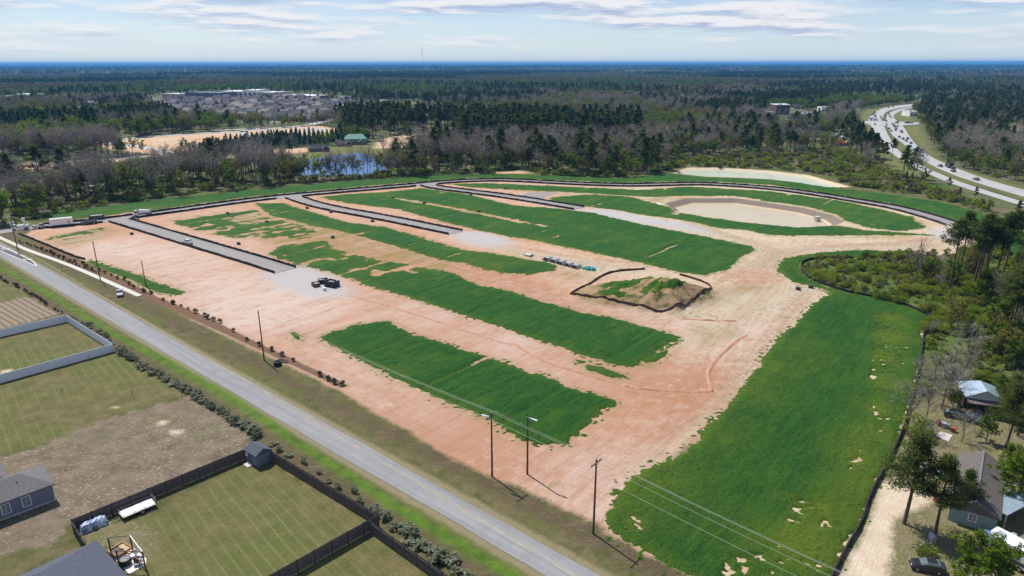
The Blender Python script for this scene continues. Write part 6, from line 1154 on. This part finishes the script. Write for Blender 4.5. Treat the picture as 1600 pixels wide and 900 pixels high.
# highway traffic: each a small car of one mesh
def hcar_mesh(color, kind):
    mb = MB(); L = {'car': 2.3, 'suv': 2.4, 'truck': 4.2}[kind]; h = {'car': 0, 'suv': .25, 'truck': .9}[kind]
    if kind == 'truck': mb.box((-1.2, 0, 1.9), (5.4, 2.3, 2.3), 0, 0, .98); loft(mb, [(1.7, 1.1, 1.0, .5, 2.3), (3.0, 1.1, 1.0, .5, 2.1), (3.8, 1.0, .9, .5, 1.3)]); loft(mb, [(2.2, 1.0, .9, 2.0, 2.7), (3.0, 1.0, .9, 1.9, 2.1)], 1)
    else:
        loft(mb, [(-L, .78, .70, .42, .95 + h), (-1.0, .92, .84, .25, 1.0 + h), (.8, .92, .82, .25, .95 + h), (L, .76, .64, .40, .70 + h)]); loft(mb, [(-1.8, .82, .74, .93 + h, 1.0 + h), (-1.1, .80, .64, .94 + h, 1.42 + h), (.1, .80, .64, .94 + h, 1.44 + h), (.95, .8, .72, .9 + h, .97 + h)], 1); mb.box((-.5, 0, 1.45 + h), (1.2, 1.2, .05), 0, 0)
    for x in ((-1.4, 1.4) if kind != 'truck' else (-3, -2, 2.6)):
        for s in (-1, 1): mb.tube((x, s * .86 - .1, .34), (x, s * .86 + .1, .34), .34, 8, m=2)
    return mb.mesh('highway_car', [PAINT[color], GLASS, RUB])
HM = {(c, k): hcar_mesh(c, k) for c in ('black', 'charcoal', 'white', 'navy', 'red', 'silver') for k in ('car', 'suv', 'truck')}
HWYP = [GG([(1430, 163.5), (1400, 167), (1375, 174), (1363, 184), (1366, 197), (1380, 219), (1395, 238), (1414, 252), (1440, 264), (1480, 281), (1536, 300)]), GG([(1430, 166), (1405, 171), (1390, 179), (1390, 186), (1398, 197), (1410, 213), (1426, 231), (1450, 250), (1485, 266), (1530, 281), (1600, 302)])]
CARS = [((1419, 257, 0), 'white', 'car', 'lone white car on the near carriageway of the highway'), ((1469, 260.5), 'charcoal', 'car', 'dark car ahead of the cluster on the far carriageway'), ((1482, 262), 'black', 'truck', 'long black vehicle in the near cluster on the far carriageway'), ((1488, 264), 'black', 'suv', 'black car touching the long black vehicle on the highway'), ((1489, 268.5), 'charcoal', 'car', 'dark car just below the long black vehicle on the highway'), ((1525, 281.5), 'red', 'car', 'dark red car nearest on the far carriageway'), ((1438, 238.5), 'black', 'truck', 'black truck pulled to the outer edge of the highway'), ((1434, 232), 'navy', 'suv', 'dark blue vehicle behind the black roadside truck')]
DK_LAB = 'dark vehicle in the dense traffic around the highway crossroads'; LT_LAB = 'pale vehicle in the traffic around the highway crossroads'
for p in [(1426, 235.5), (1423, 224.5), (1422, 230), (1418, 217.5), (1411, 218), (1405, 215), (1409, 207.5), (1408, 205.5), (1400, 201.5), (1398, 199), (1396, 197), (1402, 198), (1402, 193), (1400, 191.5), (1403, 191), (1394, 194), (1392, 205.5), (1389, 202), (1385, 195), (1385, 190), (1367, 195), (1376, 183), (1377, 186), (1379, 188.5), (1389, 178.5), (1390, 182), (1392, 184), (1363, 186), (1361, 188.5), (1360, 186), (1366, 188.5), (1369, 187), (1370, 189.5), (1367, 184), (1368, 182), (1366, 180), (1367, 177), (1362, 180.5), (1364, 179), (1366, 175.5), (1372, 173), (1388, 168.8), (1395, 167.8), (1417, 192.8), (1420, 192.5), (1424, 192.8), (1416, 221), (1428, 240), (1397, 195), (1399, 204)]: CARS.append((p, *random.choice([('black', 'car'), ('charcoal', 'car'), ('navy', 'suv'), ('black', 'suv'), ('charcoal', 'suv'), ('silver', 'car')]), None))
for p, c, k, lab in CARS:
    q = G(p[0], p[1]); best = min(range(2), key=lambda i: seg_dist(q[None], HWYP[i], False)[0]); h = HWYP[best]; i = int(np.argmin(np.hypot(*(h - q).T))); d = h[min(i + 1, len(h) - 1)] - h[max(i - 1, 0)]; a = math.atan2(d[1], d[0]) + (math.pi if best else 0)
    if 192 < p[1] < 193.2 and p[0] > 1414: a = math.atan2(*(G(1436, 193) - G(1404, 193))[::-1])
    o = link('highway_car', HM[(c, k)], None, (*q, .12), a); tag(o, lab or (LT_LAB if c == 'silver' else DK_LAB), 'car', None if lab else ('pale' if c == 'silver' else 'dark') + ' vehicles at the highway crossroads')
# ================================================================== SITE CLUTTER
def utility_box(p, label): r = empty('utility_pedestal', (*G(*p), 0), AXA, label, 'utility box', 'small dark utility boxes on the lots'); MB().box((0, 0, .4), (1.2, .9, .8), 0, 0, .93).build('housing', mat('dark_green_box', (.035, .05, .04), .6, .2, 3), r); MB().box((0, 0, .83), (1.25, .95, .07)).build('lid', mat('dark_green_lid', (.05, .065, .055), .5, .2, 3), r)
for p, lab in (((206, 366.5), 'small dark utility box on the soil left of the first street'), ((373, 382), 'small dark utility box right of the first street'), ((356, 334.5), 'small dark utility box on the upper lots below the loop street'), ((417, 348), 'small dark utility box on the pale lane left of the second street'), ((480, 326), 'small dark utility box near the bend of the second street'), ((517, 332.5), 'small dark utility box along the near kerb of the second street'), ((582, 346.5), 'small dark utility box halfway along the second street'), ((520, 372), 'small dark utility box in the soil lane below the second street'), ((614, 310), 'small dark utility box at the start of the straw path'), ((663, 318), 'small dark utility box midway on the straw path'), ((748, 331.5), 'small dark utility box near the end of the straw path'), ((736, 306), 'small dark utility box along the near side of the third street'), ((790, 295.5), 'small dark utility box above the third street'), ((1267, 450), 'dark lump of debris on sand left of the wetland strip'), ((1247, 453), 'second dark lump of debris on sand by the field tip'), ((1459, 393), 'small dark debris on the sandy road right of the wetland')): utility_box(p, lab)
# machines and skips at the end of the first street
def skip(p, L, W_, H_, rz, label, m): 
    r = empty('skip', (*G(*p), .02), rz, label, 'skip'); mb = MB()
    for c, d in (((0, W_ / 2, H_ / 2), (L, .12, H_)), ((0, -W_ / 2, H_ / 2), (L, .12, H_)), ((L / 2, 0, H_ / 2), (.12, W_ - .12, H_)), ((-L / 2, 0, H_ / 2), (.12, W_ - .12, H_)), ((0, 0, .1), (L - .14, W_ - .14, .12))): mb.box(c, d)
    for k in range(5): mb.box((-L / 2 + L * (k + .5) / 5, -W_ / 2 - .09, H_ / 2), (.12, .06, H_ - .1)); mb.box((-L / 2 + L * (k + .5) / 5, W_ / 2 + .09, H_ / 2), (.12, .06, H_ - .1))
    mb.build('hopper', m, r); lb = MB()
    for k in range(7): lb.box((random.uniform(-L * .35, L * .35), random.uniform(-W_ * .3, W_ * .3), H_ * random.uniform(.55, .98)), (random.uniform(.4, 1.4), random.uniform(.2, .7), .35), random.random() * 3)
    lb.build('load', JUNK[2], r); return r
SK = mat('dark_skip_paint', (.022, .024, .035), .6, .25, 1.5); SKB = mat('brown_skip_paint', (.11, .06, .045), .7, .25, 1.5)
skip((519, 447), 3.6, 2.4, 1.6, AXA + .2, 'larger dark skip full of rubbish at the end of the first street', SK); skip((505, 442), 2.6, 1.8, 1.2, AXA + 1.0, 'smaller dark skip behind the larger one', SK); skip((493.5, 447), 2.2, 1.7, 1.0, AXA - .3, 'rusty brown skip left of the dark skips', SKB)
r = empty('paint_drum', (*G(507.5, 454), .02), 0, 'small pale drum on its own in front of the skips', 'drum'); MB().lathe([(.5, 0), (.52, .1), (.5, .7), (.42, .8)], 12).build('shell', CAN, r, smoothf=True); MB().lathe([(.42, .79), (0, .82)], 12).build('lid', WHITE, r)
# row of bundled white pipes with a teal sling of fittings
PIPE = mat('white_pvc_pipe', (.46, .45, .43), .5, .08, 1); PEND = mat('dark_pipe_mouth', (.05, .045, .045), .9, .2, 3); TEALP = mat('teal_plastic', (.05, .42, .36), .5, .15, 2)
pp0, pp1 = G(851, 405), G(911, 421); pd_ = (pp1 - pp0) / np.hypot(*(pp1 - pp0)); pa_ = math.atan2(pd_[1], pd_[0]); tot = float(np.hypot(*(pp1 - pp0))); k = 0; plen = 2.6
pipe = MB().tube((0, -plen / 2, 0), (0, plen / 2, 0), .3, 10, cap=False).mesh('pipe', PIPE); mouth = MB().tube((0, -plen / 2 + .02, 0), (0, plen / 2 - .02, 0), .27, 10).mesh('bore_shade', PEND)  # near-black plug colours in the shade inside each open pipe
for b in range(int(tot / 3.0)):
    c = pp0 + pd_ * (1.5 + b * 3.0); r = empty('pipe_bundle', (*c, 0), pa_, f'bundle of white pipes in the row near the spoil heap, {["first","second","third","fourth","fifth","sixth","seventh","eighth","ninth","tenth"][min(b, 9)]} from the left', 'pipe bundle', 'bundles of white pipes')
    for row in range(2):
        for i in range(4 - row):
            o = link('pipe', pipe, r, (-.95 + .62 * i + row * .31, random.uniform(-.15, .15), .32 + row * .54)); link('bore_shade', mouth, o)
    MB().box((0, -.8, .02), (2.5, .15, .08)).box((0, .8, .02), (2.5, .15, .08)).build('bearer', STAKE, r)
r = empty('pipe_bundle', (*G(826, 399.5), 0), pa_, 'short thin stack of white pipes apart from the long row', 'pipe bundle'); 
for i in range(3): o = link('pipe', pipe, r, (0, 0, .32), R(90)); o.location = (0, -.62 + .62 * i, .32); link('bore_shade', mouth, o)
for p, lab in (((917, 421), 'teal crate of pipe fittings at the end of the pipe row'), ((924, 421.5), 'second teal crate of fittings at the end of the pipe row')):
    r = empty('fittings_crate', (*G(*p), 0), pa_ + random.uniform(-.3, .3), lab, 'crate'); MB().box((0, 0, .4), (2.2, 1.8, .8), 0, 0, .95).build('body', TEALP, r); lb = MB(); [lb.tube((random.uniform(-.8, .6), random.uniform(-.6, .6), .9), (random.uniform(-.6, .8), random.uniform(-.6, .6), 1.1), .16, 7) for _ in range(5)]; lb.build('fittings', PIPE, r)
# coil of black pipe and boards by the road pole
r = empty('black_pipe_coil', (*G(434, 571), 0), 0, 'heap of black coiled pipe on the verge beside the road pole', 'pipe coil')
mb = MB()
for k in range(3):
    pts = [(math.cos(t) * (.75 - .06 * k), math.sin(t) * (.75 - .06 * k), .2 + .3 * k) for t in np.linspace(0, 6.283, 15)]; mb.path(pts, .17, 6)
mb.build('coil', BLACKP, r); MB().lathe([(.6, .1), (.5, .5), (.2, .8), (0, .85)], 9).build('cover', BLACKP, r)
for p, a, lab in (((443, 565.5), .4, 'dark board lying on the mulch edge right of the black pipe coil'), ((445, 567), -.3, 'second dark board lying right of the black pipe coil'), ((438, 563), .1, 'dark board lying behind the black pipe coil')): tag(MB().box((0, 0, .1), (1.6, .25, .12)).box((.2, .1, .2), (1.2, .2, .1), .2).build('loose_board', OLDWOOD, None, (*G(*p), .03), a), lab, 'board')
# outlet pipe and concrete flume at the walled pond
r = empty('pond_outlet', (*G(1277, 343, -1.5), -1.8), R(20), 'small concrete outlet box at the right end of the walled pond', 'outlet'); MB().box((0, 0, .7), (2.2, 1.6, 1.5)).build('box', CONC, r); MB().box((0, 0, 1.5), (2.5, 1.9, .12)).build('slab', CONC_D, r)
tag(link('flume', polymesh('flume', GG([(1022, 317.5), (1028, 316), (1043, 323), (1036, 323.5)]), .12, CONC, .3)), 'pale concrete flume running down into the walled pond', 'flume')
# ================================================================== FAR BUILDINGS
ROOFS = [mat('far_roof_%d' % i, c, .9, .15, .3) for i, c in enumerate([(.06, .055, .065), (.13, .11, .115), (.045, .045, .06), (.21, .18, .165), (.09, .085, .10)])]; WALLS = [mat('far_wall_%d' % i, c, .9, .08, .3) for i, c in enumerate([(.36, .32, .29), (.26, .24, .24), (.40, .39, .37), (.22, .15, .13)])]
def far_house(loc, rz, i, label, group, sc=1.0, roof=None, wall=None, kindname='house', cat='house'):
    r = empty(kindname, loc, rz, label, cat, group); key = ('fh', i % 4)
    if key not in _M:
        L, Wd = 15 + 2 * (i % 3), 10.5; a = MB(); walls(a, L, Wd, 3.2 + (2.2 if i % 4 == 1 else 0), 0); h = 3.2 + (2.2 if i % 4 == 1 else 0); b = MB(); gable(b, L, Wd, h + .05, 3.6, .5, 3.5 if i % 2 else 0, 3.5); 
        a.add([(-L / 2, -Wd / 2, h), (-L / 2, Wd / 2, h), (-L / 2, 0, h + 3.3)], [(1, 0, 2)])
        c = MB(); c.box((L * .25, -Wd / 2 - 1.4, 1.5), (5.5, 3.0, 3.0)); d = MB(); g2 = MB(); gable(g2, 6.5, 5.8, 3.02, 2.3, .35); d.add([(L * .25 - y, -Wd / 2 - .6 + x, z) for x, y, z in g2.v], [f for f in g2.f])
        e = MB(); [e.box((x, -Wd / 2 - .03, 1.7), (1.3, .08, 1.5)) for x in (-L * .35, -L * .12)]
        _M[key] = [q for q in ((a, 'wall'), (c, 'wall'), (b, 'roof'), (d, 'roof'), (e, 'window'))]
        _M[key] = [(q.mesh(nm, [ROOFS[0] if nm == 'roof' else WALLS[0] if nm == 'wall' else GLASS]), nm) for q, nm in _M[key]]
    for me, nm in _M[key]:
        o = link(nm, me, r)
        if nm != 'window': o.material_slots[0].link = 'OBJECT'; o.material_slots[0].material = (roof or ROOFS[i % 5]) if nm == 'roof' else (wall or WALLS[i % 4])
    r.scale = (sc, sc, sc); return r
TP = GG([(236, 168), (240, 158), (300, 152), (360, 150), (440, 152), (520, 160), (600, 170), (690, 178), (790, 186), (780, 190), (690, 190), (590, 185), (520, 187), (470, 192), (430, 190), (330, 187), (255, 178)]); ta = math.atan2(*(G(700, 184) - G(330, 172))[::-1]); td1 = np.array([math.cos(ta), math.sin(ta)]); td2 = np.array([-td1[1], td1[0]]); cc = TP.mean(0); spots = []
for i in range(-60, 61):
    for j in range(-26, 27):
        q = cc + td1 * i * 17.5 + td2 * (j * 19 + (j // 2) * 13) + rng.normal(size=2) * 1.5
        spots.append((q, j))
sp = np.array([s[0] for s in spots]); ins = inside(sp, TP); sel = [s for s, k in zip(spots, ins) if k and random.random() < .93]; sel.sort(key=lambda s: np.hypot(*s[0]))
def town_label(k, q):
    x = proj(q[None])[0][0]; part = 'left end' if x < 330 else 'middle' if x < 450 else 'right half' if x < 600 else 'far right end'; row = 'front rows' if k < 100 else 'middle rows' if k < 200 else 'back rows'
    c = ['slate', 'dusty brown', 'dark', 'pale tan', 'grey'][TI[k] % 5]
    return f'{c} roofed house in the {row} of the distant subdivision, {part}', f'{c} roofed houses, {row}, {part} of the distant subdivision'
TI = [k * 5 + int(rng.integers(0, 9)) for k in range(300)]
for n_, (q, j) in enumerate(sel[:300]): far_house((*q, 0), ta + (math.pi if j % 2 else 0) + (R(90) if random.random() < .1 else 0), TI[n_], *town_label(n_, q))
for n_, (q, j) in enumerate(sel[:160]):
    if n_ % 2: plant(['leafy_tree', 'budding_tree', 'pine_tree'][n_ % 3], ['leafy_tree', 'budding_tree', 'pine_tree'][n_ % 3], n_, (*(q + td2 * 13 + rng.normal(size=2) * 2), 0), .5 * random.uniform(.7, 1.3), random.random() * 6, 'small yard tree between the roofs of the distant subdivision', 'tree', 'yard trees in the distant subdivision')
def shop(px0, px1, depth, h, label, roof, wall, cat='building'):
    a, b = G(*px0), G(*px1); d = b - a; L = float(np.hypot(*d)); r = empty('commercial_building', (*((a + b) / 2), 0), math.atan2(d[1], d[0]), label, cat); mb = MB(); mb.box((0, depth / 2, h / 2), (L, depth, h)); mb.build('wall', wall, r); mb = MB(); mb.box((0, depth / 2, h + .2), (L - .4, depth - .4, .3)); 
    for s, c, dd in ((0, (0, .15, h + .45), (L + .3, .3, .9)), (1, (0, depth - .15, h + .45), (L + .3, .3, .9)), (2, (-L / 2, depth / 2, h + .45), (.3, depth, .9)), (3, (L / 2, depth / 2, h + .45), (.3, depth, .9))): mb.box(c, dd)
    mb.build('roof', roof, r); n = max(2, int(L / 8)); wb = MB()
    for k in range(n): wb.box((-L / 2 + L * (k + .5) / n, -.04, h * .42), (L / n * .55, .1, h * .45))
    wb.build('windows', GLASS, r); ub = MB()
    for k in range(max(1, n // 2)): ub.box((-L / 2 + L * (k + .5) / max(1, n // 2), depth * .5, h + 1.0), (2.5, 2, 1.4))
    ub.build('roof_unit', STEEL, r); return r
WR = mat('white_membrane_roof', (.78, .79, .80), .6, .05, .2); DW = mat('dark_slate_wall', (.11, .13, .18), .8, .1, .1); TW = mat('tan_wall', (.5, .44, .38), .9, .08, .1); DR = mat('slate_blue_roof', (.16, .18, .24), .7, .1, .1)
shop((290, 155), (346, 156), 40, 11, 'long dark slate warehouse behind the distant subdivision', DR, DW); shop((345, 150), (380, 150), 60, 8, 'wide white roofed store at the back of the distant subdivision', WR, TW); shop((380, 151), (402, 151), 55, 11, 'taller white roofed store right of the wide one', WR, WR); shop((402, 151.5), (428, 152), 45, 8, 'white roofed store at the right end of the store row', WR, TW); shop((445, 155), (488, 157), 35, 7, 'red-brown fronted white roofed shops above the subdivision', WR, mat('brick_front', (.33, .16, .12), .9, .1, .2)); shop((254, 152), (280, 152.5), 30, 6, 'small pale shop left of the dark warehouse', WR, TW); shop((20, 153), (48, 153), 40, 6, 'white roofed building far left among trees', WR, TW); shop((48, 152.5), (70, 152), 40, 5, 'pale grey building far left beside the white one', STEEL, TW); shop((0, 155), (12, 155), 30, 5, 'white building cut by the left edge far away', WR, TW)
shop((530, 157), (545, 157), 15, 6, 'small white house above the commercial road', WR, WR); shop((590, 163), (602, 163), 15, 5, 'small pale house beside the far green field', WR, TW); shop((640, 180.5), (684, 181), 24, 6, 'long pale roofed warehouse right of the commercial road', WR, DW); shop((695, 180), (720, 180), 30, 5, 'pale shop at the right end of the commercial road', WR, TW); shop((560, 172), (580, 173), 20, 5, 'dark fronted shop along the commercial road', WR, DW); shop((510, 171), (548, 173), 20, 5, 'white roofed shop near the bend of the commercial road', WR, TW)
shop((1212, 179), (1233, 179), 22, 11, 'dark brick building with bright white roof among trees', WR, mat('dark_brick', (.12, .07, .06), .9, .15, .2)); shop((1192, 183), (1210, 183), 25, 5, 'low grey roofed building left of the white roofed one', STEEL, TW); shop((1235, 185), (1252, 186), 40, 5, 'low grey building right of the white roofed one', STEEL, TW); shop((1283, 176), (1294, 176), 14, 6, 'small white building in trees left of the highway', WR, WR); shop((1462, 156), (1474, 156), 25, 8, 'red roofed restaurant beyond the highway bend', mat('red_roof', (.55, .05, .04), .6, .1, .3), TW); shop((1438, 156.5), (1458, 156), 25, 7, 'pale teal building left of the red roofed restaurant', STEEL, WR); shop((1421, 182), (1433, 182), 18, 5, 'white filling station beside the highway crossroads', WR, WR); shop((1575, 224), (1600, 222), 20, 8, 'slate grey building among trees at the right edge', DR, DW); shop((1554, 152), (1560, 152), 12, 8, 'white cabin in the trees at the far right', WR, WR)
shop((1376, 159.5), (1392, 159.5), 20, 6, 'pale shop left of the highway bend', STEEL, TW); shop((1411, 157.5), (1428, 157.5), 25, 6, 'grey shop right at the highway bend', STEEL, TW); shop((560, 134.2), (580, 134.4), 60, 6, 'pale barn on the far plain', WR, TW)
for i, (p, lab) in enumerate([((1250, 222), 'house with pale roof in the roadside neighbourhood'), ((1268, 224), 'house behind shrubs in the roadside neighbourhood')]): pass
for i, (p, rz, rf_, lab) in enumerate([((1310, 227), .2, JUNK[4], 'house with a rust red roof left of the highway verge'), ((1308, 221), 1.0, WR, 'house with a white roof behind the rust roofed house'), ((1250, 206), .4, ROOFS[2], 'wide grey roofed house in the roadside woods'), ((1285, 204), .4, ROOFS[4], 'second wide grey roofed house in the roadside woods'), ((1262, 196), .1, ROOFS[0], 'dark roofed house below the white roofed brick building'), ((1190, 188), .2, ROOFS[1], 'grey roofed house left in the roadside woods'), ((1245, 170), .2, ROOFS[0], 'grey roofed house far behind the brick building'), ((1275, 166), .2, ROOFS[3], 'tan roofed house behind the trees left of the highway'), ((1290, 165), .2, ROOFS[3], 'second tan roofed house behind the trees left of the highway'), ((1330, 168), .2, ROOFS[2], 'dark roofed house nearest the highway bend'), ((1345, 162), .2, ROOFS[1], 'grey roofed house above the bright green highway verge'), ((1160, 182), .2, ROOFS[1], 'grey roofed house by the pale lane'), ((1580, 212), .3, JUNK[0], 'tan roofed house among trees at the right edge'), ((1530, 168), .4, ROOFS[4], 'grey roofed house in the woods right of the highway'), ((1545, 178), .4, WR, 'white roofed house in the woods right of the highway'), ((498, 236), .5, ROOFS[2], 'dark roofed house by the lake lawn'), ((537, 228), .4, ROOFS[0], 'grey roofed house near the green roofed barn'), ((144, 165), .3, WR, 'white roofed cottage alone on the left')]): far_house((*G(*p), 0), rz, i, lab, None, .72 if p[1] > 220 else .95, rf_)
far_house((*G(556, 225), 0), .3, 1, 'barn with a teal green roof behind the lake', None, .85, mat('teal_green_roof', (.10, .26, .21), .6, .1, .3), None, 'barn', 'barn')
# radio mast on the skyline
r = empty('radio_mast', (*G(663, 165), 0), 0, 'thin radio mast rising above the horizon', 'radio mast'); Hm = 80; mb = MB()
for k in range(3): mb.tube((math.cos(k * 2.094) * .7, math.sin(k * 2.094) * .7, 0), (math.cos(k * 2.094) * .6, math.sin(k * 2.094) * .6, Hm), .06, 4)
for z in range(0, Hm, 8): mb.tube((1, 0, z), (-.5, .87, z + 4), .04, 3); mb.tube((-.5, .87, z + 4), (-.5, -.87, z + 8), .04, 3)
mb.build('lattice', STEEL, r); MB().lathe([(0, 0), (.45, .4), (.45, 2), (0, 2.4)], 8, (0, 0, Hm - 2)).build('antenna', WHITE, r)
# ================================================================== AIR
HZ = bpy.data.materials.new('haze_air'); HZ.use_nodes = True; n = NT(HZ.node_tree); n.n.clear(); v = n.new('ShaderNodeVolumePrincipled', {'Color': (.10, .42, .95), 'Density': HAZE_D, 'Anisotropy': .0}); o_ = n.n.new('ShaderNodeOutputMaterial'); n.l.new(v.outputs[0], o_.inputs['Volume'])
tag(MB().box((0, 9000, 41.5), (36000, 36400, 85)).build('haze', HZ), 'thin blue haze of air over the whole plain', 'haze', kind='stuff')
